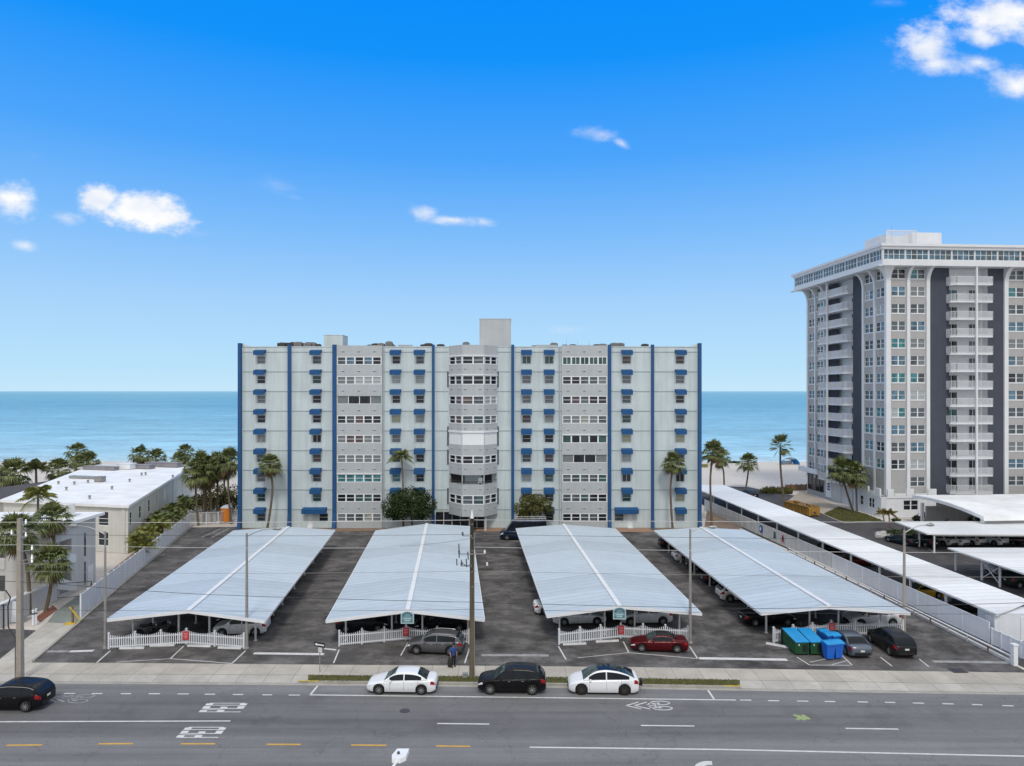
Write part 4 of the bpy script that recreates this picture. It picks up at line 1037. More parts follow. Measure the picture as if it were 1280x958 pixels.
panel_fence('privacy_fence', 'white panelled privacy fence running back along the left side of the lot', (101, 771.5), (237.5, 659), 2.0, 24, 'white_vinyl')
panel_fence('boundary_wall', 'long white boundary wall along the right side of the lot, far half', (881, 637.5), (1040, 711), 1.75, 16, 'white_dirty', 'wall', smooth=True)
panel_fence('boundary_wall', 'long white boundary wall along the right side of the lot, near half', (1041, 711.5), (1236, 804), 1.7, 8, 'white_vinyl', 'wall', smooth=True)
panel_fence('boundary_wall', 'short lower end of the white boundary wall by the street corner', (1240, 806), (1289, 829), 1.25, 4, 'white_vinyl', 'wall')
t = thing('guard_rail', 'white pipe guard rail at the foot of the long boundary wall', 'railing', G(1010, 701)); a, b = Vector(G(985, 690.5)), Vector(G(1263, 829)); rl = MB()
rl.tube([a + Vector((0, 0, .55)), b + Vector((0, 0, .55))], .07, 6); rl.build('rail', 'white_paint', t)
n = 16
for k in range(n + 1): p = a.lerp(b, k / n); q = MB(); q.tube([p, p + Vector((0, 0, .56))], .06, 6); q.build('post', 'rust' if k % 3 == 0 else 'white_dirty', t)
t = thing('gate_post', 'stout white post where the boundary wall meets the pavement', 'post', G(1268, 832)); q = MB(WM[t.name]); q.box(-.16, .16, -.16, .16, 0, 1.5); q.build('shaft', 'white_paint', t); q = MB(WM[t.name]); q.box(-.21, .21, -.21, .21, 1.504, 1.6); q.build('cap', 'white_paint', t)
for px, py, mt, mt2, lb in ((952, 659.5, 'sign_blue', 'white_paint', 'blue and white round plaque on the boundary wall'), (969, 667, 'black_sign', 'teal_dark', 'black figure shaped plaque on the boundary wall'), (979.5, 672, 'red_sign', 'black_sign', 'dark red figure shaped plaque on the boundary wall')):
    a, b = Vector(G(881, 637.5)), Vector(G(1040, 711)); kx = (px - CX) / F; f_ = (kx * a.y - a.x) / ((b.x - a.x) - kx * (b.y - a.y)); p = a.lerp(b, f_); ang = math.atan2(b.y - a.y, b.x - a.x)
    t = thing('wall_plaque', lb, 'plaque', (p.x - .06, p.y - .02, 1.0), ang + math.pi, 'plaques on the boundary wall'); mm = WM[t.name]
    q = MB(mm)
    if mt == 'sign_blue': q.lathe([(.55, 0), (.55, .04)], 16, (0, .03, 0), 'y')
    else: q.extr([(-.3, .03, -.45), (.3, .03, -.45), (.12, .03, .15), (-.12, .03, .15)], (0, .04, 0)); q.lathe([(.17, 0), (.17, .04)], 10, (0, .03, .3), 'y')
    q.build('board', mt, t); q = MB(mm); q.lathe([(.26, 0), (.26, .02)], 10, (.12 if mt == 'sign_blue' else 0, .074, 0), 'y'); q.build('emblem', mt2, t)
# rear fence of the left drive
t = thing('rear_fence', 'white framed chain link fence and gate closing the left drive', 'fence', G(262, 655)); pts = [G(238, 657.5), G(257.8, 655.8), G(272.8, 655.5), G(285, 653), G(297.5, 652.5)]; pts = [Vector(p) for p in pts]
for p in pts: q = MB(); q.tube([p, p + Vector((0, 0, 1.9))], .07, 6); q.build('post', 'white_paint', t)
q = MB()
for a, b in zip(pts, pts[1:]):
    for z in (.2, 1.85): q.tube([a + Vector((0, 0, z)), b + Vector((0, 0, z))], .035, 5)
q.build('rail', 'white_paint', t); q = MB()
for a, b in zip(pts, pts[1:]): q.poly([a + Vector((0, 0, .2)), b + Vector((0, 0, .2)), b + Vector((0, 0, 1.85)), a + Vector((0, 0, 1.85))])
q.build('mesh_infill', 'chain_link', t)
t = thing('garden_fence', 'thin grey fence beside the right rear corner of the nine storey block', 'fence', G(905, 655)); a, b, c = Vector(G(880, 648)), Vector(G(925, 660)), Vector(G(893, 662))
q = MB()
for p, r_ in ((a, b), (b, c)):
    for z in (.15, 1.25): q.tube([p + Vector((0, 0, z)), r_ + Vector((0, 0, z))], .03, 5)
    for k in range(13): x = p.lerp(r_, k / 12); q.tube([x, x + Vector((0, 0, 1.3))], .022, 4)
q.build('rail', 'galv', t)
# long mono-pitch carport of the neighbour and its end shed
def flat_carport(label, fl, fr, br, bl, ez, posts, mat, side='both', brace=(), loc=None, name='carport'):
    fl, fr, br, bl = (Vector(p) for p in (fl, fr, br, bl)); t = thing('carport', label, 'carport', ((fl.x + fr.x) / 2, (fl.y + fr.y) / 2, 0))
    th = Vector((0, 0, .14)); b = MB(); b.extr([fl - th, bl - th, br - th, fr - th], th); b.build('roof', mat, t)
    b = MB()
    for p, q in ((fl, bl), (fr, br), (fl, fr), (bl, br)): b.beam(p + Vector((0, 0, -.09)), q + Vector((0, 0, -.09)), .08, .16)
    b.build('fascia', 'white_paint', t); bm = MB(); pp = []
    for f in posts:
        a, c = fl.lerp(bl, f), fr.lerp(br, f); bm.beam(a.lerp(c, .04) + Vector((0, 0, -.26)), a.lerp(c, .96) + Vector((0, 0, -.26)), .1, .2)
        for s in ((.05, .95) if side == 'both' else (.05, .9)):
            p = a.lerp(c, s); b = MB(); b.box(p.x - .08, p.x + .08, p.y - .08, p.y + .08, 0, p.z - .3); b.build('post', 'white_paint', t)
            if s < .5: pp.append(p)
    bm.build('beam', 'white_dirty', t)
    for i, j in brace:
        p, q = pp[i], pp[j]; b = MB(); b.beam((p.x, p.y, .25), (q.x, q.y, q.z - .4), .07, .07); b.beam((p.x + .05, p.y, p.z - .4), (q.x + .05, q.y, .25), .07, .07); b.build('cross_brace', 'white_paint', t)
    return t
flat_carport('very long white lean-to carport behind the boundary wall on the right', G(1246, 767.5, 2.45), G(1286, 750.5, 2.62), G(904, 606.2, 2.62), G(861, 606.5, 2.45), 2.45, [.015, .08, .145, .21, .28, .36, .44, .52, .60, .68, .76, .84, .92, .99], 'carport_roof_white')
t = thing('end_shed', 'white storage shed closing the street end of the long lean-to carport', 'shed', G(1262, 792)); x, y, z = AT(1245, 770, 57.0)
b = MB(); b.box(x + .1, x + 5.4, 57.3, 59.4, 0, 2.2); b.build('wall', 'white_vinyl', t); b = MB(); b.box(x + .02, x + .18, 57.2, 57.36, 0, 2.26); b.build('corner_trim', 'white_paint', t); b = MB(); b.box(x + 2.2, x + 3.1, 57.25, 57.296, .05, 2.0); b.build('door', 'white_paint', t)
flat_carport('white carport across the neighbouring lot with a row of cars seen tail on', G(1159, 667, 2.5), G(1360, 669, 2.5), G(1350, 651.5, 2.6), G(1119, 652, 2.6), 2.5, [.03, .5, .97], 'canopy_roof_x')
# posts along its street edge
t = flat_carport('white carport with a crossed brace between its posts at the right edge', G(1287, 719, 2.5), G(1450, 719, 2.5), G(1330, 685, 2.5), G(1184.7, 684.8, 2.5), 2.5, [.03, .40, .62, .97], 'carport_roof_white', brace=((1, 2),))
# roll-off container, beach things
t = thing('roll_off_container', 'rusty yellow roll off container filled with timber beside the tower lawn', 'container', G(1018, 646), R(13)); mm = WM[t.name]
b = MB(mm); wd, Lc, hg = 2.0, 6.8, 1.55
for s in (-1, 1): b.box(s * wd / 2 - .04, s * wd / 2 + .04, 0, Lc, .15, hg)
b.box(-wd / 2 + .042, wd / 2 - .042, 0, .08, .15, hg); b.box(-wd / 2 + .042, wd / 2 - .042, Lc - .08, Lc, .15, hg); b.box(-wd / 2 + .042, wd / 2 - .042, .082, Lc - .082, .15, .25)
for k in range(8):
    y = .3 + k * .88
    for s in (-1, 1): b.box(s * (wd / 2 + .044), s * (wd / 2 + .14), y, y + .12, .18, hg - .1)
for s in (-1, 1): b.box(s * (wd / 2 + .046), s * (wd / 2 + .16), 0, Lc, hg - .098, hg + .03)
b.box(-.6, .6, -.1, -.003, .3, 1.2); b.build('tub', 'yellow_steel', t)
b = MB(mm)
for k in range(14): a = rnd.uniform(-.7, .7); c = rnd.uniform(.4, 5); b.beam((a, c, rnd.uniform(.9, 1.3)), (a + rnd.uniform(-.5, .5), c + rnd.uniform(1, 1.6), rnd.uniform(1.2, 1.75)), .3, .06)
b.build('timber', 'wood', t); b = MB(mm); b.box(-.18, .18, -.14, -.104, .5, .8); b.build('latch', 'dark_metal', t)
for s in (-1, 1): b = MB(mm); b.lathe([(.12, -.1), (.12, .1)], 8, (s * .7, .5, .12), 'x'); b.build('roller', 'dark_metal', t)
t = thing('beach_tent', 'blue and white domed beach tent on the sand by the water', 'tent', G(985.5, 580.6)); mm = WM[t.name]; b = MB(mm)
for k in range(10):
    a0, a1 = math.pi * k / 10, math.pi * (k + 1) / 10; b.mat = 0 if k in (0, 1, 2, 7, 8, 9) else 1
    b.poly([(2.6 * math.cos(a0), -1.4, 2.0 * math.sin(a0)), (1.9 * math.cos(a0), 1.5, 1.3 * math.sin(a0)), (1.9 * math.cos(a1), 1.5, 1.3 * math.sin(a1)), (2.6 * math.cos(a1), -1.4, 2.0 * math.sin(a1))])
b.build('canopy', ['tent_blue', 'tent_white'], t); b = MB(mm); b.box(-1.7, 1.7, 1.42, 1.5, .02, .9); b.build('back_panel', 'tent_white', t); b = MB(mm); b.tube([(2.6 * math.cos(math.pi * k / 10), -1.44, 2.03 * math.sin(math.pi * k / 10)) for k in range(11)], .05, 5); b.build('pole', 'tent_blue', t)
t = thing('beach_umbrella', 'blue beach umbrella half hidden by the right corner of the nine storey block', 'umbrella', G(878, 583)); mm = WM[t.name]
b = MB(mm); b.lathe([(1.4, 1.9), (1.0, 2.35), (.5, 2.6), (.02, 2.7)], 8); b.build('canopy', 'sign_blue', t); b = MB(mm); b.tube([(0, 0, 0), (0, 0, 2.66)], .03, 5); b.build('pole', 'white_paint', t)
t = thing('beach_windbreak', 'low lime green windbreak beside the blue beach umbrella', 'windbreak', G(880.5, 584.5)); mm = WM[t.name]; b = MB(mm); b.box(-.8, .9, -.02, .02, .05, .9); b.build('cloth', 'frond_bright', t)
for x in (-.8, .05, .9): b = MB(mm); b.tube([(x, 0, 0), (x, 0, 1.0)], .03, 5); b.build('pole', 'wood', t)
t = thing('beached_kayak', 'dark kayak lying on the sand at the water line', 'kayak', G(917.5, 579)); mm = WM[t.name]; b = MB(mm); b.smooth = True
b.tube([(-2.2, 0, .35), (-1.4, 0, .25), (0, 0, .22), (1.4, 0, .25), (2.2, 0, .35)], [.03, .28, .36, .28, .03], 8); b.build('hull', 'car_darkgreen', t); b = MB(mm); b.lathe([(.3, .5), (.34, .6), (.22, .6), (.2, .5)], 10); b.build('cockpit_rim', 'dark', t)
t = thing('timber_wall', 'low brown timber retaining wall on the beach by the tower', 'wall', G(995, 612)); a, b_ = Vector(G(982, 613.5)), Vector(G(1008, 613)); b = MB(); b.beam(a + Vector((0, 0, .6)), b_ + Vector((0, 0, .6)), .1, 1.2); b.build('boards', 'wood', t)
for k in range(5): p = a.lerp(b_, k / 4); b = MB(); b.box(p.x - .1, p.x + .1, p.y - .2, p.y - .06, 0, 1.35); b.build('post', 'wood', t)
# dumpsters and bins
def dump_fn():
    t = thing('dumpster', 'x', 'dumpster', group='green dumpsters with blue lids'); w, d, h0, h1 = 1.7, 2.6, 1.15, 1.45
    b = MB(); b.extr([(-w / 2, -d / 2, .15), (-w / 2, d / 2, .15), (-w / 2, d / 2, h1), (-w / 2, -d / 2, h0)][::-1], (w, 0, 0))
    for s in (-1, 1): b.box(s * w / 2, s * (w / 2 + .09), -d / 2 + .2, d / 2 - .2, .6, .78)
    for x in (-.55, .55): b.box(x - .04, x + .04, -d / 2 - .05, -d / 2 - .002, .2, h0 - .1)
    b.build('tub', 'dumpster_green', t)
    for x0, x1 in ((-w / 2 - .03, -.01), (.01, w / 2 + .03)):
        b = MB(); b.extr([(x0, -d / 2 - .08, h0 + .01), (x0, d / 2, h1 + .01), (x0, d / 2, h1 + .07), (x0, -d / 2 - .08, h0 + .07)][::-1], (x1 - x0, 0, 0)); b.build('lid', 'lid_blue', t)
    b = MB(); b.box(.0, w / 2 - .1, -d / 2 - .012, -d / 2 - .003, .3, .95); b.build('panel', 'dark', t)
    b = MB(); b.box(-.52, -.36, -d / 2 - .012, -d / 2 - .003, .85, 1.02); b.build('sticker', 'white_paint', t)
    for x in (-.7, .7):
        for y in (-1.1, 1.1): b = MB(); b.lathe([(.08, -.03), (.08, .03)], 8, (x, y, .08), 'x'); b.build('caster', 'tyre', t)
    return t
DU = Proto(dump_fn)
x, y, z = G(1001.5, 820); DU((x + .05, y + 1.25, 0), R(3), 'left green dumpster with a blue lid beside the end of the picket fence', (.62, .92, .88))
x, y, z = G(1020.5, 820); DU((x + .05, y + 1.25, 0), R(2), 'green dumpster with a blue lid between its twin and the blue bins', (.60, .92, .88))
def bin_fn():
    t = thing('wheelie_bin', 'x', 'bin', group='blue wheelie bins beside the dumpsters')
    b = MB(); z0, z1 = .08, 1.15; r0, r1 = .26, .36; lo = [b.pt((a * r0, c * r0 * 1.1, z0)) for a, c in ((-1, -1), (1, -1), (1, 1), (-1, 1))]; hi = [b.pt((a * r1, c * r1 * 1.1, z1)) for a, c in ((-1, -1), (1, -1), (1, 1), (-1, 1))]
    for k in range(4): b.face((lo[k], lo[(k + 1) % 4], hi[(k + 1) % 4], hi[k]))
    b.face(lo[::-1]); b.face(hi); b.box(-.38, .38, -.43, -.40, 1.05, 1.15); b.build('tub', 'bin_blue', t)
    b = MB(); b.extr([(-.39, -.46, 1.155), (-.39, .42, 1.155), (-.39, .40, 1.24), (-.39, 0, 1.29), (-.39, -.44, 1.2)][::-1], (.78, 0, 0)); b.build('lid', 'lid_blue', t)
    b = MB(); b.tube([(-.3, .46, 1.14), (.3, .46, 1.14)], .03, 6); b.build('handle', 'bin_blue', t)
    for s in (-1, 1): b = MB(); b.lathe([(.12, -.03), (.12, .03)], 10, (s * .29, .3, .12), 'x'); b.build('wheel', 'tyre', t)
    return t
BI = Proto(bin_fn)
for px, py, lb, rz in ((1035.5, 823.5, 'front blue wheelie bin touching the second dumpster', 8), (1045.8, 822.5, 'front blue wheelie bin nearest the parked sedan', 10), (1029, 808, 'blue wheelie bin at the back of the cluster by the red sign', 12), (1036, 812, 'blue wheelie bin behind the middle of the cluster', 8), (1042.5, 812.5, 'blue wheelie bin behind the one nearest the sedan', 14)):
    x, y, z = G(px, py); BI((x, y, 0), R(rz), lb, (1.0, 1.0, 1.05))
for px, py, lb in ((977, 806, 'black bollard left of the green dumpsters'), (1000.5, 797, 'black bollard behind the green dumpsters')):
    t = thing('fence_bollard', lb, 'bollard', G(px, py)); b = MB(WM[t.name]); b.tube([(0, 0, 0), (0, 0, 1.25)], .08, 8); b.build('shaft', 'black_sign', t); b = MB(WM[t.name]); b.lathe([(.085, 1.25), (.05, 1.33), (.01, 1.35)], 8); b.build('cap', 'black_sign', t)
# ------------------------------------------------------------------ vehicles
def prof(pts):
    xs = [p[0] for p in pts]; ys = [p[1] for p in pts]; n = len(xs)
    h = [xs[i + 1] - xs[i] for i in range(n - 1)]; dl = [(ys[i + 1] - ys[i]) / h[i] for i in range(n - 1)]
    m = [0.] * n; m[0], m[-1] = dl[0], dl[-1]
    for i in range(1, n - 1):
        m[i] = 0. if dl[i - 1] * dl[i] <= 0 else 2 * dl[i - 1] * dl[i] / (dl[i - 1] + dl[i])
    def f(x):
        if x <= xs[0]: return ys[0]
        if x >= xs[-1]: return ys[-1]
        i = max(k for k in range(n - 1) if xs[k] <= x); t = (x - xs[i]) / h[i]; t2, t3 = t * t, t * t * t
        return (2 * t3 - 3 * t2 + 1) * ys[i] + (t3 - 2 * t2 + t) * h[i] * m[i] + (-2 * t3 + 3 * t2) * ys[i + 1] + (t3 - t2) * h[i] * m[i + 1]
    return f
SPEC = {
 'sedan': dict(L=4.72, W=1.83, r=.335, ax=(.185, .795), clr=.20, deck=[(0, .55), (.012, .66), (.05, .74), (.15, .83), (.27, .93), (.6, .97), (.84, 1.00), (.93, 1.02), (.985, .98), (1, .80)], belt=[(0, .52), (.05, .66), (.27, .87), (.8, .95), (.95, .95), (1, .75)],
    roof=[(.255, .92), (.41, 1.36), (.47, 1.42), (.56, 1.44), (.68, 1.40), (.75, 1.33), (.87, 1.01)], ws=.415, rg=.735, side=(.335, .795), pillars=(.545,), wr=.74),
 'coupe': dict(L=4.45, W=1.78, r=.325, ax=(.19, .80), clr=.18, deck=[(0, .52), (.012, .62), (.05, .70), (.15, .78), (.30, .88), (.6, .92), (.84, .95), (.94, .96), (.985, .93), (1, .78)], belt=[(0, .50), (.05, .62), (.3, .82), (.8, .88), (.95, .9), (1, .7)],
    roof=[(.30, .87), (.45, 1.26), (.51, 1.31), (.60, 1.31), (.68, 1.26), (.80, .97)], ws=.455, rg=.70, side=(.37, .725), pillars=(), wr=.72),
 'suv': dict(L=4.62, W=1.87, r=.365, ax=(.185, .80), clr=.26, deck=[(0, .66), (.012, .80), (.045, .92), (.14, 1.00), (.245, 1.07), (.6, 1.08), (.9, 1.10), (.985, 1.08), (1, .95)], belt=[(0, .62), (.05, .82), (.245, 1.0), (.8, 1.10), (.95, 1.12), (1, .9)],
    roof=[(.245, 1.06), (.39, 1.56), (.44, 1.64), (.54, 1.69), (.70, 1.67), (.83, 1.60), (.89, 1.49), (.98, 1.11)], ws=.40, rg=.865, side=(.32, .90), pillars=(.53, .735), wr=.76),
 'crossover': dict(L=4.40, W=1.83, r=.345, ax=(.19, .795), clr=.24, deck=[(0, .62), (.012, .76), (.045, .87), (.14, .96), (.25, 1.03), (.6, 1.04), (.9, 1.06), (.985, 1.04), (1, .92)], belt=[(0, .58), (.05, .78), (.25, .96), (.8, 1.06), (.95, 1.08), (1, .86)],
    roof=[(.24, 1.02), (.39, 1.49), (.45, 1.56), (.55, 1.60), (.72, 1.58), (.85, 1.51), (.91, 1.42), (.985, 1.07)], ws=.40, rg=.885, side=(.32, .88), pillars=(.55,), wr=.75),
 'hatch': dict(L=4.75, W=1.92, r=.36, ax=(.18, .79), clr=.18, deck=[(0, .50), (.012, .64), (.05, .78), (.14, .92), (.24, 1.02), (.6, 1.02), (.9, 1.08), (.975, 1.10), (1, .92)], belt=[(0, .50), (.05, .72), (.24, .96), (.8, 1.06), (.95, 1.08), (1, .85)],
    roof=[(.205, 1.0), (.39, 1.53), (.46, 1.60), (.53, 1.625), (.66, 1.57), (.80, 1.41), (.935, 1.13)], ws=.415, rg=.70, side=(.285, .86), pillars=(.535,), wr=.72, glassroof=True),
 'van': dict(L=6.6, W=2.05, r=.37, ax=(.15, .80), clr=.28, deck=[(0, .80), (.008, .95), (.03, 1.10), (.08, 1.2), (.13, 1.28), (.5, 1.3), (.95, 1.3), (.99, 1.3), (1, 1.1)], belt=[(0, .7), (.03, .95), (.13, 1.25), (.6, 1.28), (.95, 1.28), (1, 1.0)],
    roof=[(.12, 1.26), (.23, 2.3), (.28, 2.62), (.4, 2.72), (.8, 2.72), (.955, 2.66), (.975, 2.5), (.995, 1.3)], ws=.235, rg=.962, side=(.17, .96), pillars=(.30, .33, .55, .76), wr=.84),
}
def car_mesh(spec):
    """the surface of the car as a function and the list of stations"""
    s = SPEC[spec]; L, W = s['L'], s['W']
    deck, belt, roof = prof(s['deck']), prof(s['belt']), prof(s['roof'])
    wid = prof([(0, .70), (.015, .80), (.06, .91), (.16, .985), (.3, 1.), (.75, 1.), (.9, .965), (.97, .90), (.99, .84), (1, .74)])
    return s, L, W, deck, belt, roof, wid
def build_car(spec, paint, label, cat='car', group=None, rim='rim', roofmat=None, extras=(), lite=False):
    s, L, W, deck, belt, roof, wid = car_mesh(spec); hw = W / 2
    t = thing('parked_car' if spec != 'van' else 'parked_van', label, cat, group=group)
    ax = [L / 2 - L * a for a in s['ax']]; r = s['r']; ra = r + .06
    X = lambda f: L / 2 - L * f
    def zb(f):
        x = X(f); z = s['clr'] + .10 * max(0, (.06 - f) / .06) + .12 * max(0, (f - .93) / .07)
        for a in ax:
            if abs(x - a) < ra: z = max(z, r + math.sqrt(ra * ra - (x - a) ** 2))
        return z
    fs = sorted({0., .004, .012, .025, .045, .07, .1, 1., .997, .988, .975, .955, .93, *[k / 40 for k in range(4, 37)], *[a + d * ra / L for a in s['ax'] for d in (-1.001, -.999, -.92, -.75, -.5, -.25, 0, .25, .5, .75, .92, .999, 1.001)]})
    def sect(f):
        w = hw * wid(f); z0, zs, zd = zb(f), belt(f), deck(f); zs = max(zs, z0 + .04); zd = max(zd, zs + .01)
        zl = s['clr'] + .02
        P = [(w * .93, z0), (w * .985, z0 + (zs - z0) * .18), (w * 1.0, z0 + (zs - z0) * .55), (w * .985, z0 + (zs - z0) * .88), (w * .955, zs + (zd - zs) * .1), (w * .88, zs + (zd - zs) * .62), (w * .55, zs + (zd - zs) * .93), (0, zd)]
        return P
    b = MB(); b.smooth = True; rings = []
    for f in fs:
        P = sect(f); rings.append([b.pt((X(f), y, z)) for y, z in P] + [b.pt((X(f), -y, z)) for y, z in P[-2::-1]])
    n = len(rings[0])
    for a, c in zip(rings, rings[1:]):
        for j in range(n - 1): b.face((a[j], a[j + 1], c[j + 1], c[j]))
    for ring, fl in ((rings[0], False), (rings[-1], True)):   # nose and tail as bands so they shade cleanly
        h = n // 2
        for j in range(h): 
            q = (ring[j], ring[n - 1 - j], ring[n - 2 - j], ring[j + 1]) if j + 1 != h else (ring[j], ring[n - 1 - j], ring[h])
            b.face(q if not fl else q[::-1])
    # greenhouse (pillars, roof) as part of the body; glass apart
    r0, r1 = s['roof'][0][0], s['roof'][-1][0]; sd = s['side']; ws, rg = s['ws'], s['rg']
    gf = sorted({r0, r1, ws, rg, sd[0], sd[1], *[p + d * .008 for p in s['pillars'] for d in (-1, 1)], *[r0 + (r1 - r0) * k / 26 for k in range(27)]})
    gf = [f for i, f in enumerate(gf) if i == 0 or f - gf[i - 1] > 1e-4]
    rz = max(p[1] for p in s['roof'])
    def gsec(f):
        zb_, zr = max(belt(f), min(deck(f), belt(f) + .06)) - .015, roof(f); hfrac = min(1., max(0., (zr - deck(f)) / (rz - deck(.5))))
        wb = hw * wid(f) * .945; wr = hw * (s['wr'] + (.93 - s['wr']) * (1 - hfrac)) * min(1, wid(f) + .03); zr = max(zr, zb_ + .012); wr = min(wr, wb - .004)
        rail = zr - .055 * hfrac
        lo, up = .06, .88
        P = [(wb, zb_), (wb + (wr - wb) * lo, zb_ + (rail - zb_) * lo), (wb + (wr - wb) * up, zb_ + (rail - zb_) * up), (wr, rail), (wr * .90, rail + .035 * hfrac), (wr * .45, zr), (0, zr + .012 * hfrac)]
        return P
    G_ = {'windscreen': MB(), 'rear_window': MB(), 'left': MB(), 'right': MB(), 'roof': MB()}
    for q in G_.values(): q.smooth = True
    gr = [[(X(f), y, z) for y, z in gsec(f)] for f in gf]
    idx = [[b.pt(p) for p in row] for row in gr]; idm = [[b.pt((p[0], -p[1], p[2])) for p in row] for row in gr]
    for i in range(len(gf) - 1):
        f = (gf[i] + gf[i + 1]) / 2
        for j in range(6):
            key = None
            if j == 1 and sd[0] < f < sd[1] and not any(abs(f - p) < .008 for p in s['pillars']): key = 'side'
            if j >= 4 and f < ws: key = 'windscreen'
            if j >= 4 and f > rg: key = 'rear_window'
            if j >= 4 and ws <= f <= rg and (s.get('glassroof') or roofmat): key = 'roof'
            A, B, C_, D = gr[i][j], gr[i][j + 1], gr[i + 1][j + 1], gr[i + 1][j]
            mir = lambda p: (p[0], -p[1], p[2])
            if key is None:
                b.face((idx[i][j], idx[i][j + 1], idx[i + 1][j + 1], idx[i + 1][j])); b.face((idm[i][j + 1], idm[i][j], idm[i + 1][j], idm[i + 1][j + 1]))
            elif key == 'side':
                G_['left'].poly([A, B, C_, D]); G_['right'].poly([mir(B), mir(A), mir(D), mir(C_)])
            else:
                G_[key].poly([A, B, C_, D]); G_[key].poly([mir(B), mir(A), mir(D), mir(C_)])
    body = b.build('body', paint, t)
    G_['windscreen'].build('windscreen', 'car_glass_pale', t); G_['rear_window'].build('rear_window', 'car_glass', t)
    G_['left'].build('side_window', 'car_glass', t); G_['right'].build('side_window', 'car_glass', t)
    if G_['roof'].f: G_['roof'].build('roof', roofmat or 'car_glass', t)
    # floor and wheel housings
    b = MB(); b.box(X(.93), X(.09), -hw * .80, hw * .80, s['clr'] - .02, min(deck(.09), 1.) - .10); 
    b.build('underbody', 'trim_black', t)
    # lamps, grille, plate as patches lying on the surface
    def patch(name, f0, f1, j0, j1, mat, side, o=.010, nf=3):
        q = MB(); q.smooth = True
        def at(f, jj):
            P = sect(f); j = int(min(jj, len(P) - 2)); u = jj - j; y = P[j][0] + (P[j + 1][0] - P[j][0]) * u; z = P[j][1] + (P[j + 1][1] - P[j][1]) * u
            return Vector((X(f) + (o if f < .1 else -o if f > .9 else 0), (y + o) * side, z + (o * .5 if jj > 4 else 0)))
        for a in range(nf):
            fa, fb = f0 + (f1 - f0) * a / nf, f0 + (f1 - f0) * (a + 1) / nf
            for c in range(3):
                ja, jb = j0 + (j1 - j0) * c / 3, j0 + (j1 - j0) * (c + 1) / 3
                P = [at(fa, ja), at(fa, jb), at(fb, jb), at(fb, ja)]; q.poly(P if side > 0 else P[::-1])
        return q.build(name, mat, t)
    for sd_ in (1, -1):
        patch('headlight', .006, .075, 2.55, 3.5, 'headlamp', sd_); patch('taillight', .925, .996, 2.35, 3.6, 'taillamp', sd_)
    b = MB(); zc = belt(.01); b.box(L / 2 - .02, L / 2 + .014, -hw * .42, hw * .42, zc - .22, zc - .06); b.build('grille', 'trim_black', t)
    b = MB(); b.box(-L / 2 - .016, -L / 2 + .01, -.16, .16, belt(.99) - .22, belt(.99) - .09); b.build('license_plate', 'plate', t)
    b = MB(); zc = s['clr'] + .16
    b.box(-L / 2 - .012, -L / 2 + .2, -hw * .66, hw * .66, zc - .02, zc + .16); b.build('bumper_insert', 'trim_black', t); b = MB(); b.box(L / 2 - .2, L / 2 + .008, -hw * .62, hw * .62, zc - .06, zc + .06); b.build('bumper_insert', 'trim_black', t)
    for sd_ in (1, -1):
        b = MB(); x = X(sd[0] + .02); z = belt(sd[0]) + .07; y = hw * .96; b.lathe([(.02, -.07), (.075, -.05), (.085, 0), (.07, .05), (.02, .06)], 8, (x, (y + .10) * sd_, z), 'x'); b.beam((x, y * sd_ * .95, z - .06), (x, (y + .08) * sd_, z - .02), .05, .04); b.build('mirror', paint, t)
        if not lite:
            b = MB()
            for f in ([.46, .66] if spec != 'coupe' else [.5]): b.box(X(f) - .09, X(f) + .09, sd_ * hw * .985, sd_ * (hw * 1.0 + .02), belt(f) - .14, belt(f) - .105)
            b.build('door_handle', 'chrome' if paint in ('car_black', 'car_grey', 'car_silver') else paint, t)
            for f in ((sd[0] + .01,) + tuple(s['pillars'][:1]) + (min(sd[1] - .04, .745),)):
                b = MB(); P = sect(f); pts = [Vector((X(f), (y + .003) * sd_, z)) for y, z in P[1:5]]
                for p, q in zip(pts, pts[1:]):
                    v = [p + Vector((.007, 0, 0)), q + Vector((.007, 0, 0)), q - Vector((.007, 0, 0)), p - Vector((.007, 0, 0))]; b.poly(v if sd_ < 0 else v[::-1])
                b.build('door_gap', 'trim_black', t)
    # wheels
    for a in ax:
        for sd_ in (1, -1):
            y = sd_ * (hw - .125); tw = .105
            b = MB(); b.smooth = True; pr = [(r * .62, -tw), (r * .9, -tw * .98), (r * .98, -tw * .7), (r, 0), (r * .98, tw * .7), (r * .9, tw * .98), (r * .62, tw)]
            b.lathe(pr, 22, (a, y, r), 'y'); wh = b.build('wheel', 'tyre', t)
            b = MB(); yo = y + sd_ * (tw - .02); R_ = r * .66
            for k in range(5):
                an = 2 * math.pi * k / 5 + .3; ca, sa = math.cos(an), math.sin(an)
                for dd in (-.30, .30):
                    p = [(R_ * .16 * math.cos(an + dd * 2), R_ * .16 * math.sin(an + dd * 2)), (R_ * math.cos(an + dd), R_ * math.sin(an + dd))]
                    b.beam((a + p[0][0], yo + sd_ * .012, r + p[0][1]), (a + p[1][0], yo + sd_ * .006, r + p[1][1]), .05, .03)
            b.lathe([(R_ * .24, -.02), (R_ * .22, .028), (R_ * .1, .034)] if sd_ > 0 else [(R_ * .1, -.034), (R_ * .22, -.028), (R_ * .24, .02)], 12, (a, yo, r), 'y')
            q = 22; rr = (R_ * .90, R_ * 1.04)
            ring = [[b.pt((a + R2 * math.cos(2 * math.pi * j / q), yo + sd_ * .016, r + R2 * math.sin(2 * math.pi * j / q))) for j in range(q)] for R2 in rr]
            for j in range(q):
                fc = (ring[0][j], ring[0][(j + 1) % q], ring[1][(j + 1) % q], ring[1][j]); b.face(fc if sd_ < 0 else fc[::-1])
            b.build('rim', rim, wh)
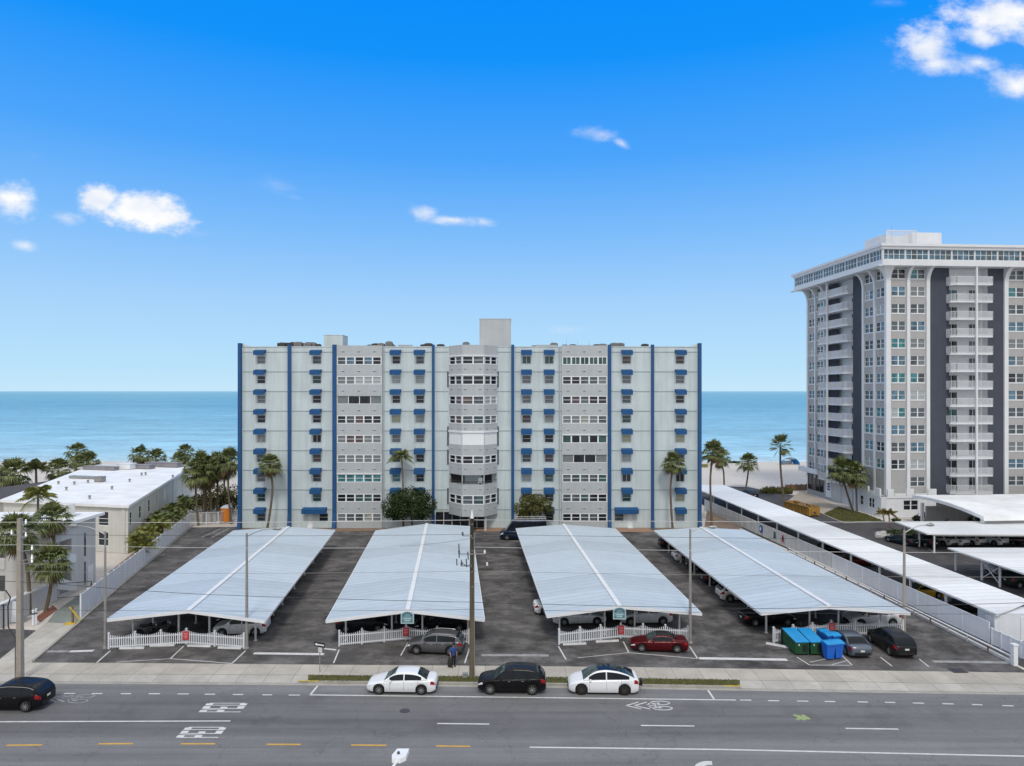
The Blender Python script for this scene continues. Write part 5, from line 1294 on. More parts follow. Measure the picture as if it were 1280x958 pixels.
            b = MB(); b.lathe([(R_ * .95, -.004), (R_ * .95, .004)], 18, (a, yo - sd_ * .03, r), 'y'); b.build('brake_disc', 'dark_metal', wh)
    if 'rails' in extras:
        for sd_ in (1, -1):
            P = [gsec(sd[0] + .14 + (sd[1] - sd[0] - .2) * k / 6) for k in range(7)]; xs_ = [X(sd[0] + .14 + (sd[1] - sd[0] - .2) * k / 6) for k in range(7)]
            b = MB(); b.tube([(x, sd_ * p[3][0] * .97, p[3][1] + .065) for x, p in zip(xs_, P)], .022, 6); b.build('roof_rail', 'chrome', t)
    if 'chrome' in extras:
        for sd_ in (1, -1):
            b = MB(); ff = [sd[0] + (sd[1] - sd[0]) * k / 10 for k in range(11)]
            b.tube([(X(f), sd_ * (gsec(f)[2][0] + .008), gsec(f)[2][1] + .01) for f in ff], .014, 5); b.build('window_trim', 'chrome', t)
    if 'box' in extras:
        b = MB(); b.smooth = True; z = rz + .12; b.box(X(.72), X(.40), -.42, .42, z, z + .28); b.build('roof_box', 'trim_black', t)
        for f in (.45, .66): b = MB(); b.box(X(f) - .03, X(f) + .03, -.6, .6, rz - .03, z - .004); b.build('cross_bar', 'trim_black', t)
    if 'ladder' in extras:
        b = MB()
        for y in (-.75, .75): b.tube([(X(.3), y, rz + .2), (X(.97), y, rz + .2)], .035, 6)
        for k in range(6): f = .33 + k * .125; b.tube([(X(f), -.78, rz + .2), (X(f), .78, rz + .2)], .025, 6); b.box(X(f) - .02, X(f) + .02, -.78, -.72, rz - .1, rz + .2); b.box(X(f) - .02, X(f) + .02, .72, .78, rz - .1, rz + .2)
        b.build('roof_rack', 'galv', t)
    if 'hitch' in extras:
        b = MB(); b.box(-L / 2 - .28, -L / 2 + .1, -.06, .06, .36, .44); b.box(-L / 2 - .3, -L / 2 - .2, -.25, .25, .40, .75); b.build('hitch_rack', 'trim_black', t)
    return t
def park(px, py, head, spec, paint, label, group, end='near', z=0., **kw):
    """px,py: ground pixel of the point named by end ('tail', 'nose' or 'mid' of the car); head in degrees"""
    x, y, _ = G(px, py, z); t = build_car(spec, paint, label, group=group, **kw); h = R(head); L, W = SPEC[spec]['L'], SPEC[spec]['W']
    o = {'tail': L / 2, 'nose': -L / 2, 'mid': 0}[end]
    return place(t, (x + math.cos(h) * o, y + math.sin(h) * o, z), h)
ZRD = -.12
def street(pxc, py, spec, paint, label, group, yaw=-1.5, **kw):
    x, y, _ = G(pxc, py, ZRD); t = build_car(spec, paint, label, group=group, **kw)
    return place(t, (x, y + SPEC[spec]['W'] / 2 - .1, ZRD), R(180 + yaw))
gk = 'cars parked along the kerb'
street(501.3, 868.6, 'sedan', 'car_white', 'white saloon car parked at the kerb left of the wooden pole', gk)
street(640, 868.8, 'suv', 'car_black', 'black off-road car parked at the kerb between the two white cars', gk)
street(755.5, 869.2, 'hatch', 'car_white', 'white hatchback with a black glass roof parked at the kerb', gk, rim='rim_dark', extras=('hitch',))
street(5, 890.5, 'suv', 'car_black', 'black estate style car driving out of view on the left of the road', 'cars on the road', yaw=0, extras=('chrome',))
gl = 'cars parked in the open by the picket fences'
park(545, 814.5, 174, 'crossover', 'car_grey', 'grey crossover parked against the picket fence beside the person', gl, 'mid', extras=('rails',))
park(823, 811.5, 175, 'coupe', 'car_red', 'dark red convertible with its black soft top closed by the picket fence', gl, 'mid', roofmat='trim_black')
park(1078.5, 825, 91, 'sedan', 'car_bluegrey', 'blue grey saloon parked nose in beside the blue bins', gl, 'tail')
park(1134, 825.5, 90, 'suv', 'car_darkgrey', 'dark grey off-road car parked nose in near the long white wall', gl, 'tail')
gc = 'cars under the gabled carports'
park(336, 791, 184, 'crossover', 'car_silver', 'silver car behind the picket fence of the leftmost carport', gc, 'tail')
park(838, 777.5, 184, 'suv', 'car_silver', 'silver car under the third carport behind the dark red convertible', gc, 'tail')
park(1121, 780, 184, 'suv', 'car_silver', 'silver off-road car with a black roof box under the rightmost gabled carport', gc, 'tail', extras=('box',))
park(588, 786, 184, 'sedan', 'car_black', 'black car in the shade at the front right of the second carport', gc, 'tail')
park(690, 779, 4, 'sedan', 'car_silver', 'grey car in the shade at the front left of the third carport', gc, 'tail')
park(667, 766, 4, 'sedan', 'car_white', 'white car showing its tail at the left edge of the third carport', gc, 'tail')
park(926, 780, 4, 'sedan', 'car_black', 'black car at the street end of the left row of the rightmost gabled carport', gc, 'tail')
park(897, 750.5, 4, 'suv', 'car_pearl', 'white car with its tail out under the middle of the rightmost gabled carport', gc, 'tail')
park(877, 729.5, 4, 'sedan', 'car_darkgrey', 'dark car with red tail lamps between the two white cars of the rightmost gabled carport', gc, 'tail')
park(841, 701, 4, 'sedan', 'car_white', 'white car with its tail out near the rear of the rightmost gabled carport', gc, 'tail')
park(824, 685.5, 4, 'crossover', 'car_darkgrey', 'dark car at the rear end of the left row of the rightmost gabled carport', gc, 'tail')
park(858, 713, 4, 'crossover', 'car_black', 'black car showing one pale lamp behind the street lamp of the rightmost gabled carport', gc, 'tail', lite=True)
for i, (px, py, sp, pt, lb) in enumerate(((354, 778, 'sedan', 'car_black', 'black car in deep shade second along the right row of the leftmost carport'), (375, 745, 'suv', 'car_darkgrey', 'dark car in deep shade midway along the right row of the leftmost carport'), (392, 718, 'sedan', 'car_navy', 'navy car in deep shade toward the rear of the leftmost carport'), (602, 764, 'suv', 'car_darkgrey', 'dark grey car second along the right row of the second carport'))):
    park(px - 12, py, 184, sp, pt, lb, gc, 'tail', lite=True)
park(421, 788, 4, 'crossover', 'car_darkgrey', 'dark car in the shade at the front left of the second carport', gc, 'tail', lite=True)
park(972, 786, 4, 'suv', 'car_black', 'black car behind the first one at the street end of the rightmost gabled carport', gc, 'mid', lite=True) if False else None
t = park(624.7, 674, 180, 'van', 'car_navy', 'dark navy van with a roof rack parked at the entrance of the nine storey block', 'vans', 'nose', extras=('ladder',)); t['category'] = 'van'
gn = 'cars under the neighbouring white carports'
park(1177, 745.5, 184, 'coupe', 'car_yellow', 'yellow sports car under the long lean-to carport', gn, 'tail')
park(1181, 768.5, 184, 'suv', 'car_black', 'black car nearest the storage shed under the long lean-to carport', gn, 'nose')
park(1095, 706, 184, 'sedan', 'car_red', 'dark red car under the long lean-to carport by the tower lawn', gn, 'tail', lite=True)
park(1058, 691, 184, 'sedan', 'car_darkgrey', 'dark car behind the dark red one under the long lean-to carport', gn, 'tail', lite=True)
for px, py, sp, pt, lb in ((1146, 684, 'coupe', 'car_teal', 'dark teal car at the left end of the tail-on row'), (1171, 685.5, 'sedan', 'car_darkgrey', 'dark grey car second from the left in the tail-on row'), (1193, 684, 'sedan', 'car_pearl', 'pale car third from the left in the tail-on row'), (1208, 684, 'sedan', 'car_white', 'white low car in the middle of the tail-on row'),
                           (1229, 684, 'crossover', 'car_silver', 'silver car left of the white off-road car in the tail-on row'), (1257, 684, 'suv', 'car_white', 'white off-road car in the tail-on row'), (1281, 684, 'suv', 'car_black', 'black car cut by the right edge in the tail-on row')):
    park(px, py, 112, sp, pt, lb, gn, 'tail', lite=True)
park(1236, 719, 8, 'sedan', 'car_silver', 'silver car behind the crossed brace of the white carport at the right edge', gn, 'tail')
park(1256, 734, 8, 'suv', 'car_darkgreen', 'dark green car under the white carport at the right edge', gn, 'tail')
park(944, 624, 100, 'sedan', 'car_darkgrey', 'dark car by the dune grass beyond the long lean-to carport', gn, 'tail', lite=True)
# motorbike in the shade of the leftmost carport
def motorbike(px, py, rz, label):
    t = thing('motorcycle', label, 'motorcycle', G(px, py), R(rz)); mm = WM[t.name]
    for x in (-.72, .72): b = MB(mm); b.lathe([(.2, -.06), (.3, -.06), (.32, 0), (.3, .06), (.2, .06)], 16, (x, 0, .32), 'y'); w = b.build('wheel', 'tyre', t); b = MB(mm); [b.beam((x, 0, .32), (x + .22 * math.cos(k * .785), 0, .32 + .22 * math.sin(k * .785)), .03, .02) for k in range(8)]; b.build('rim', 'rim', w)
    b = MB(mm); b.tube([(.72, 0, .32), (.5, 0, .95), (.3, 0, .8), (-.2, 0, .55), (-.72, 0, .32)], .05, 6); b.tube([(.3, 0, .5), (-.3, 0, .4)], .16, 8); b.build('frame', 'dark_metal', t)
    b = MB(mm); b.smooth = True; b.tube([(.38, 0, .88), (.2, 0, .95), (-.05, 0, .88)], [.08, .17, .1], 8); b.build('tank', 'car_black', t); b = MB(mm); b.tube([(-.05, 0, .86), (-.35, 0, .82), (-.7, 0, .9)], [.12, .15, .1], 8); b.build('seat', 'trim_black', t)
    b = MB(mm); b.tube([(.42, -.38, 1.08), (.5, 0, 1.0), (.42, .38, 1.08)], .022, 6); b.build('handlebar', 'chrome', t); b = MB(mm); b.lathe([(.03, -.05), (.1, .02), (.1, .06)], 10, (.56, 0, .9), 'x'); b.build('headlight', 'headlamp', t)
motorbike(186, 795, 10, 'black motorcycle in the shade behind the leftmost picket fence'); motorbike(203, 793, 24, 'second black motorcycle, nearer the red sign of the leftmost carport')
# ------------------------------------------------------------------ palms, trees, hedges
def fan_crown(rg, n=38, size=1.0, dead=6, blade='frond', droop=.5):
    """fan palm crown: stalks carrying folded fans of narrow blades"""
    g = MB(); dd = MB()
    for i in range(n + dead):
        d_ = i >= n; m = dd if d_ else g
        el = rg.uniform(-75, -35) if d_ else -38 + 122 * ((i + .5) / n) ** .85 + rg.uniform(-8, 8); az = i * 2.39996 + rg.uniform(-.25, .25)
        el = R(min(el, 86)); ln = size * rg.uniform(.75, 1.1) * (.8 if d_ else 1); dr = Vector((math.cos(el) * math.cos(az), math.cos(el) * math.sin(az), math.sin(el)))
        side = dr.cross(Vector((0, 0, 1))); side = side.normalized() if side.length > .05 else Vector((1, 0, 0)); up = side.cross(dr).normalized()
        c = dr * ln * .75; m.tube([Vector((0, 0, 0)), dr * ln * .4 + up * .04, c], [.025, .018, .014], 3, False)
        nb = 13; sp = R(rg.uniform(95, 125)); bl = ln * rg.uniform(.75, .95)
        for k in range(nb):
            a = -sp / 2 * 1.25 + sp * 1.25 * k / (nb - 1); v = (dr * math.cos(a) + side * math.sin(a)).normalized()
            l = bl * (1 - .28 * abs(a / sp) ** 1.5) * rg.uniform(.9, 1.1); w = v.cross(up).normalized() * .055 * size
            mid = c + v * l * .55 + up * .03; tip = c + v * l + Vector((0, 0, -1)) * l * (droop * rg.uniform(.5, 1.3) * (.4 + .6 * math.cos(el)))
            m.poly([c, mid - w, tip, mid + w])
    return g, dd
def trunk(pts, r0, r1, boots=False):
    b = MB(); b.smooth = True; P = []
    n = 12; pts = [Vector(p) for p in pts]
    for k in range(n + 1):
        f = k / n * (len(pts) - 1); i = min(int(f), len(pts) - 2); u = f - i
        p0, p1, p2, p3 = pts[max(i - 1, 0)], pts[i], pts[i + 1], pts[min(i + 2, len(pts) - 1)]
        P.append(.5 * ((2 * p1) + (p2 - p0) * u + (2 * p0 - 5 * p1 + 4 * p2 - p3) * u * u + (3 * p1 - p0 - 3 * p2 + p3) * u ** 3))
    b.tube(P, [r0 * 1.25 if k == 0 else r0 + (r1 - r0) * k / n + (.012 if k % 2 else 0) for k in range(n + 1)], 9); return b
def fan_palm(px, py, pxt, pyt, label, size=1.5, bend=0., group='fan palms', seed=1, n=38, blade='frond', r=.17, dead=6, droop=.5, Y=None):
    """base pixel on the ground, crown-centre pixel"""
    rg = random.Random(seed); base = Vector(G(px, py)) if Y is None else Vector(((px - CX) * Y / F, Y, 0)); top = Vector(AT(pxt, pyt, base.y))
    t = thing('palm_tree', label, 'palm tree', base, 0, group); d = top - base
    side = Vector((bend, 0, 0))
    tb = trunk([(0, 0, 0), d * .33 + side * .7, d * .68 + side, d], r, r * .78); tb.v = [tuple(Vector(v) + base) for v in tb.v]; tb.build('trunk', 'trunk', t)
    g, dd = fan_crown(rg, n, size, dead, blade, droop)
    for q, nm, mt in ((g, 'crown', blade), (dd, 'dead_fronds', 'frond_dead')):
        if q.f: q.v = [tuple(Vector(v) + top) for v in q.v]; q.build(nm, mt, t)
    return t
def feather_crown(rg, n=16, L=2.6, droop=.9, lift=55):
    g = MB()
    for i in range(n):
        az = i * 2.39996 + rg.uniform(-.2, .2); el = R(lift - 75 * (i / n) + rg.uniform(-8, 8) + 10); ln = L * rg.uniform(.85, 1.1)
        h = Vector((math.cos(az), math.sin(az), 0)); pts = []
        for k in range(9):
            s = k / 8; pts.append(h * ln * s * math.cos(el) * (1 - .1 * s) + Vector((0, 0, ln * (s * math.sin(el) - droop * .5 * s * s))))
        g.tube(pts, [.03 - .024 * k / 8 for k in range(9)], 3, False)
        for k in range(1, 22):
            s = .14 + .86 * k / 22; f = s * 8; j = min(int(f), 7); p = pts[j].lerp(pts[j + 1], f - j); tg = (pts[j + 1] - pts[j]).normalized()
            sd = tg.cross(Vector((0, 0, 1))).normalized(); ll = ln * .30 * math.sin(math.pi * min(1, .18 + s * .80)) + .06
            for sg in (1, -1):
                v = (sd * sg + tg * .55 + Vector((0, 0, -.35 - .4 * rg.random()))).normalized(); w = tg * .035 * L / 2.2
                g.poly([p - w, p + v * ll * .6 + w * .6, p + v * ll + Vector((0, 0, -.12 * ll))])
                g.poly([p - w, p + w, p + v * ll * .6 + w * .6])
    return g
def feather_palm(px, py, pxt, pyt, label, L=2.6, bend=0., group='feather palms', seed=1, n=16, mat='frond', droop=.9, lift=55, r=.13, Y=None):
    rg = random.Random(seed); base = Vector(G(px, py)) if Y is None else Vector(((px - CX) * Y / F, Y, 0)); top = Vector(AT(pxt, pyt, base.y)); t = thing('palm_tree', label, 'palm tree', base, 0, group); d = top - base
    tb = trunk([(0, 0, 0), d * .33 + Vector((bend * .7, 0, 0)), d * .68 + Vector((bend, 0, 0)), d], r, r * .7); tb.v = [tuple(Vector(v) + base) for v in tb.v]; tb.build('trunk', 'trunk', t)
    g = feather_crown(rg, n, L, droop, lift); g.v = [tuple(Vector(v) + top) for v in g.v]; g.build('crown', mat, t); return t
def leaf_cloud(rg, lobes, n, size, inner=.55):
    g = MB(); tot = sum(l[3] ** 2 for l in lobes)
    for cx, cy, cz, rr, sq in lobes:
        for _ in range(int(n * rr * rr / tot)):
            u = rg.uniform(-1, 1); a = rg.uniform(0, 6.283); q = math.sqrt(1 - u * u); rad = rr * (rg.uniform(inner, 1.06) ** .6) * (1 + .18 * math.sin(a * 3 + cx) * math.cos(u * 4 + cz))
            if rg.random() < .25: rad *= rg.uniform(1.0, 1.16)
            nrm = Vector((q * math.cos(a), q * math.sin(a), u)); c = Vector((cx, cy, cz)) + Vector((nrm.x * rad, nrm.y * rad, nrm.z * rad * sq))
            v = Vector((rg.gauss(0, 1), rg.gauss(0, 1), rg.gauss(0, .7))) + nrm * .8; v.normalize(); s_ = v.cross(nrm + Vector((.01, .2, .1))); s_.normalize(); w = s_ * size * rg.uniform(.22, .36); l = v * size * rg.uniform(.6, 1.25)
            g.poly([c - l * .5, c + w, c + l * .5, c - w])
    return g
def bush_tree(px, py, label, lobes, trunks, n, size, mat, group, seed=3, Y=None):
    rg = random.Random(seed); base = Vector(G(px, py)) if Y is None else Vector(((px - CX) * Y / F, Y, 0)); t = thing('leafy_tree', label, 'tree', base, 0, group)
    tb = MB(base and Matrix.Translation(base)); tb.smooth = True
    for pts, r0 in trunks: tb.tube(pts, [r0 * (1 - .5 * k / (len(pts) - 1)) for k in range(len(pts))], 7)
    tb.build('trunk', 'bark', t); g = leaf_cloud(rg, lobes, n, size); g.m = None; g.v = [tuple(Vector(v) + base) for v in g.v]; g.build('crown', mat, t); return t
gp = 'palms around the nine storey block'
fan_palm(333.5, 659.5, 337, 583, 'tall slender fan palm against the left bays of the nine storey block', 1.38, .55, gp, 11, 44, Y=102.8)
fan_palm(841, 658.5, 841.5, 581, 'tall slender fan palm against the right bays of the nine storey block', 1.42, -.35, gp, 12, 44, Y=102.8)
feather_palm(504, 655, 502, 571, 'feather palm rising out of the two-trunked bush', 2.55, .1, gp, 5, 15, 'frond', 1.15, 62, .14, Y=102.6)
def lob(rg, n, rx, ry, z0, z1, r0, r1, sq=.85): return [(rg.uniform(-rx, rx), rg.uniform(-ry, ry), rg.uniform(z0, z1), rg.uniform(r0, r1), sq) for _ in range(n)]
rg = random.Random(4)
bush_tree(511, 653, 'large dark round-headed bush with two trunks before the nine storey block', [(-2.4, 0, 3.5, 1.6, .9), (-1.3, -.3, 4.6, 1.7, .9), (.2, 0, 5.1, 1.6, .85), (1.5, 0, 4.9, 1.6, .9), (2.5, 0, 3.9, 1.5, .9), (1.2, -.6, 3.4, 1.5, .9), (-1., -.7, 3.2, 1.5, .9), (2.2, .2, 2.9, 1.2, .9), (-2.2, .2, 2.7, 1.2, .8)],
          [([(-.6, 0, 0), (-.8, 0, 1.6), (-1.6, 0, 3.2)], .16), ([(.4, 0, 0), (.5, 0, 1.4), (.1, 0, 3.2)], .2), ([(.5, 0, 1.4), (1.4, 0, 3.2)], .12), ([(-.8, 0, 1.6), (-.4, 0, 3.4)], .1)], 8500, .30, 'leaf', gp, 21, 102.0)
bush_tree(667, 655, 'smaller olive green round-headed tree beside the navy van', [(-1.7, 0, 3.3, 1.2, .8), (-.7, 0, 4.3, 1.35, .85), (.6, 0, 4.5, 1.25, .8), (1.6, 0, 3.9, 1.15, .8), (2.2, 0, 3.1, .8, .8), (.3, -.4, 3.3, 1.1, .8), (-1.4, 0, 2.3, .9, .8)],
          [([(.4, 0, 0), (.5, 0, 1.8), (-.5, 0, 3.3)], .14), ([(.5, 0, 1.8), (1.3, 0, 3.2)], .09)], 5600, .25, 'leaf_olive', gp, 22, 102.3)
# palms on the beach side and right of the block
fan_palm(890, 657, 891.5, 566, 'tallest fan palm just right of the nine storey block', 1.55, -.35, gp, 13, 40)
fan_palm(905, 620, 900, 573, 'fan palm leaning behind the tallest one right of the block', 1.75, .4, gp, 14, 38)
fan_palm(932, 612, 935, 579, 'short fan palm standing alone behind the lean-to carport', 1.7, .2, gp, 15, 34)
fan_palm(979.5, 625, 975.5, 559, 'lone slim palm with a star shaped crown beside the beach tent', 1.75, -.2, gp, 16, 22, 'frond', .2, 2, .3)
gt = 'palms by the white tower'
fan_palm(1066, 638.5, 1053, 590, 'left of the twin fan palms on the tower lawn', 1.95, -.2, gt, 17, 44)
fan_palm(1071, 640, 1067, 594, 'right of the twin fan palms on the tower lawn', 1.95, .2, gt, 18, 44)
feather_palm(1113, 666, 1111, 642, 'yellowing young palm by the drive, the right of a pair', 1.7, 0, gt, 8, 14, 'frond_yellow', .9, 60, .10)
feather_palm(1106, 655, 1103, 641, 'yellowing young palm by the drive, the left of a pair', 1.5, 0, gt, 9, 12, 'frond_yellow', .9, 60, .09)
feather_palm(1188, 650, 1186, 629, 'small palm in front of the tower entrance', 1.7, 0, gt, 10, 13, 'frond_yellow', .9, 62, .09)
feather_palm(1161, 652, 1160, 645, 'very small palm by the podium corner of the tower', 1.2, 0, gt, 20, 11, 'frond_yellow', .8, 62, .07)
# left group
gl_ = 'palms around the motel and the house with the stair'
fan_palm(60, 752, 65, 650, 'fan palm with a two tone crown before the house with the stair', 1.35, .3, gl_, 31, 42, dead=18, Y=68)
fan_palm(57, 765, 63, 706, 'fan palm with a split double trunk in front of the garden wall', 1.45, .25, gl_, 32, 46, dead=4)
fan_palm(37, 768, 20, 669, 'bushy fan palm behind the concrete power pole', 1.6, .5, gl_, 33, 44, dead=10)
feather_palm(48, 640, 47.5, 621, 'bright feather palm poking above the near edge of the motel roof', 3.0, 0, gl_, 34, 16, 'frond_bright', 1.0, 60, .16, Y=82)
feather_palm(46, 640, 45, 587, 'large spiky date palm behind the left end of the motel roof', 3.2, 0, gl_, 35, 26, 'frond', .75, 75, .25, Y=128)
for px, pyt, sz, Y, lb, sd in ((17, 594, 2.4, 126, 'wide round fan palm at the far left behind the motel', 36), (73, 590, 2.1, 132, 'low round fan palm right of the date palm', 37), (96, 566, 1.75, 150, 'tall fan palm standing over the motel annex', 38), (111, 579, 1.9, 148, 'lower fan palm leaning against the tall one over the motel annex', 39), (100, 580, 1.6, 146, 'squat fan palm at the foot of the tall one over the motel annex', 40),
                               (175, 570, 1.75, 150, 'left of two fan palms over the rear of the motel roof', 41), (195, 575, 1.9, 150, 'right of two fan palms over the rear of the motel roof, round headed', 42), (231, 567, 1.6, 150, 'fan palm with ragged top near the right end of the motel roof', 43), (224, 577, 1.6, 148, 'squat fan palm below the ragged one at the right end of the motel roof', 44), (3, 600, 1.8, 130, 'dark fan palm cut by the left edge of the view', 45)):
    fan_palm(px, 640, px, pyt, lb, sz, .1, gl_, sd, 36, Y=Y, r=.24, droop=.6)
for px, py, pxt, pyt, sz, lb, sd in ((248, 657, 245, 592, 1.9, 'leftmost fan palm of the clump by the rear fence', 51), (254, 655, 252, 582, 1.8, 'second fan palm from the left in the clump by the rear fence', 52), (265, 654, 263, 590, 1.8, 'middle fan palm of the clump by the rear fence', 53), (272, 651, 273, 585, 1.9, 'second fan palm from the right in the clump by the rear fence', 54),
                                     (289, 655, 287, 577, 1.75, 'tallest fan palm of the clump, right of the orange toilet', 55), (281, 628, 281, 588, 1.7, 'fan palm behind the orange toilet', 56), (257, 652, 258, 599, 1.6, 'low fan palm tucked in the clump by the rear fence', 57)):
    fan_palm(px, py, pxt, pyt, lb, sz, rnd.uniform(-.3, .3), 'fan palms in the clump by the rear fence', sd, 36, dead=8)
# clumping palms of the hedge along the motel
a, b = Vector(G(174, 702)), Vector(G(236, 648))
hl = ['first clump of the hedge palms, nearest the road', 'second clump of the hedge palms from the road', 'third clump of the hedge palms from the road', 'fourth clump of the hedge palms from the road', 'fifth clump of the hedge palms from the road', 'sixth clump of the hedge palms from the road', 'seventh clump of the hedge palms from the road', 'last clump of the hedge palms, by the rear fence']
for k in range(8):
    f = k / 7; p = a.lerp(b, f) + Vector((rnd.uniform(-.5, .5), 0, 0)); rg = random.Random(60 + k); t = thing('clumping_palm', hl[k], 'palm', p, 0, 'clumping palms of the hedge beside the motel')
    q = MB(); tb = MB(); tb.smooth = True
    for s_ in range(7 if k else 9):
        o = Vector((rg.uniform(-1, 1), rg.uniform(-1.3, 1.3), 0)); hgt = rg.uniform(1.7, 3.0); top = p + o * 1.3 + Vector((0, 0, hgt)); tb.tube([p + o * .5, p + o + Vector((0, 0, hgt * .5)), top], .05, 5)
        c = feather_crown(rg, 9, 1.5, .9, 65); n0 = len(q.v)
        q.v += [tuple(Vector(v) + top) for v in c.v]; q.f += [tuple(i + n0 for i in f_) for f_ in c.f]; q.mi += c.mi; q.sm += c.sm
    tb.build('stem', 'frond_yellow', t); q.build('crown', 'frond_bright' if k < 3 else 'frond', t)
bush_tree(285, 640, 'rounded olive sea grape thicket behind the orange toilet', lob(random.Random(5), 12, 3.6, 2.2, 1.2, 3.4, 1.1, 1.8), [([(0, 0, 0), (.4, 0, 1.5), (1, 0, 3)], .15), ([(0, 0, 0), (-.8, 0, 1.5), (-1.6, 0, 2.8)], .12)], 3800, .36, 'leaf_olive', 'thickets by the rear fence', 23)
bush_tree(262, 641, 'darker thicket under the palm clump by the rear fence', lob(random.Random(6), 10, 3.2, 2., .8, 2.2, .9, 1.4), [([(0, 0, 0), (.3, 0, 1.2), (.7, 0, 2.2)], .1)], 2600, .34, 'leaf', 'thickets by the rear fence', 24)
def shrub(px, py, label, rr, mat, sd, hgt=1., grp='small shrubs by the white tower', nm='shrub', n=500):
    base = Vector(G(px, py)); t = thing(nm, label, 'shrub', base, 0, grp); rg = random.Random(sd); g = leaf_cloud(rg, [(rg.uniform(-.4, .4) * rr, rg.uniform(-.3, .3) * rr, hgt * .5 * rr, rr * rg.uniform(.6, .85), .7 * hgt) for _ in range(4)], n, .26)
    g.v = [tuple(Vector(v) + base) for v in g.v]; g.build('foliage', mat, t); tb = MB(); tb.tube([base, base + Vector((0, 0, rr * .6))], .05, 5); tb.build('stem', 'bark', t)
shrub(1148, 652.5, 'round dark green shrub at the foot of the tower podium', 1.05, 'leaf', 71)
shrub(1121, 653, 'low small shrub left of the round one at the tower podium', .6, 'leaf_green', 72)
shrub(1180, 653, 'low dark shrub beside the small entrance palm', .8, 'leaf', 73)
for i, (px, lb) in enumerate(((1118, 'left end of the clipped hedge in the drive island'), (1132, 'middle of the clipped hedge in the drive island'), (1145, 'right end of the clipped hedge in the drive island'))): shrub(px, 670, lb, 1.0, 'leaf_green', 74 + i, .9, 'clipped hedge plants in the drive island')
for i, (px, lb) in enumerate(((1222, 'hedge plant under the far carport roof, left of three'), (1238, 'hedge plant under the far carport roof, middle of three'), (1252, 'hedge plant under the far carport roof, right of three'))): shrub(px, 655, lb, 1.1, 'leaf_green', 84 + i, 1., 'hedge plants under the entrance canopy')
# dune grass and lawn blades: uncountable
def tufts(name, poly, n, hgt, mat, sd, wd=.05, clump=1):
    rg = random.Random(sd); xs = [p[0] for p in poly]; ys = [p[1] for p in poly]; g = MB(); k = 0
    def inside(x, y):
        c = False
        for (x0, y0), (x1, y1) in zip(poly, poly[1:] + poly[:1]):
            if (y0 > y) != (y1 > y) and x < (x1 - x0) * (y - y0) / (y1 - y0) + x0: c = not c
        return c
    while k < n:
        x, y = rg.uniform(min(xs), max(xs)), rg.uniform(min(ys), max(ys))
        if not inside(x, y): continue
        k += 1; a = rg.uniform(0, 6.28); h = hgt * rg.uniform(.5, 1.2); w = Vector((math.cos(a), math.sin(a), 0)) * wd; o = Vector((rg.gauss(0, .35), rg.gauss(0, .35), 1)) * h; p = Vector((x, y, 0.004))
        g.poly([p - w, p + w, p + o])
    return g.build(name, mat, kind='stuff')
tufts('dune_grass', [G(*p)[:2] for p in ((950, 617), (990, 618), (990, 612), (955, 612))], 900, .8, 'leaf_olive', 91, .16)
tufts('kerb_grass', [G(*p, 0)[:2] for p in ((386, 852.5), (600, 853.0), (922, 858), (921, 849.5), (760, 847.2), (600, 845.2), (387, 843.5))], 9000, .055, 'grass_blade', 92, .025)
tufts('lawn_grass', [G(*p)[:2] for p in ((1029, 642.7), (1054, 653), (1104, 651.6), (1083, 643), (1049, 634))], 4200, .16, 'grass_blade', 93, .06)
# ------------------------------------------------------------------ poles, lamps, wires, small signs, the person
def street_lamp(px, py, ytop, pxh, pyh, label, r=.085, mat='lamp_grey', armlen=None):
    base = Vector(G(px, py)); t = thing('street_lamp', label, 'street lamp', base, 0, 'street lamps on tall plain poles'); d = base.y; top = Vector(AT(px, ytop, d)); head = Vector(AT(pxh, pyh, d))
    b = MB(); b.tube([base, base.lerp(top, .5), top], [r * 1.25, r * 1.05, r * .8], 10); b.build('pole', mat, t)
    b = MB(); b.lathe([(r * 2.1, 0), (r * 2.1, .06), (r * 1.5, .18)], 10, tuple(base)); b.build('base', mat, t)
    s = 1 if head.x > top.x else -1; a0 = top - Vector((0, 0, .25)); L = head - a0
    b = MB(); b.tube([a0 + Vector((L.x * f, 0, L.z * (1 - (1 - f) ** 2))) for f in (0, .2, .4, .6, .8, 1)], [.045, .045, .04, .04, .035, .035], 6); b.build('arm', 'galv', t)
    b = MB(); b.smooth = True; c = head + Vector((s * .3, 0, .0)); n = 8
    b.tube([head + Vector((-s * .05, 0, 0)), head + Vector((s * .15, 0, .01)), head + Vector((s * .45, 0, .02)), head + Vector((s * .68, 0, -.01))], [.05, .12, .15, .05], 8); hd = b.build('lamp_head', 'galv', t)
    b = MB(); b.lathe([(.04, .12), (.04, .16), (.02, .19)], 8, tuple(head + Vector((s * .3, 0, 0)))); b.build('photocell', 'dark_metal', hd)
    return t
street_lamp(131.5, 811, 664.5, 97, 657.5, 'street lamp at the left end of the leftmost picket fence, arm to the left', .09)
street_lamp(308.5, 811, 667, 341, 661.2, 'street lamp at the right end of the leftmost picket fence, arm to the right', .10)
street_lamp(862.8, 804, 661.5, 886, 659.3, 'street lamp at the right end of the red convertible, arm to the right', .10)
street_lamp(1130.3, 793, 663, 1158, 656.5, 'street lamp by the white wall behind the dark grey car, arm to the right', .11, 'concrete_pole')
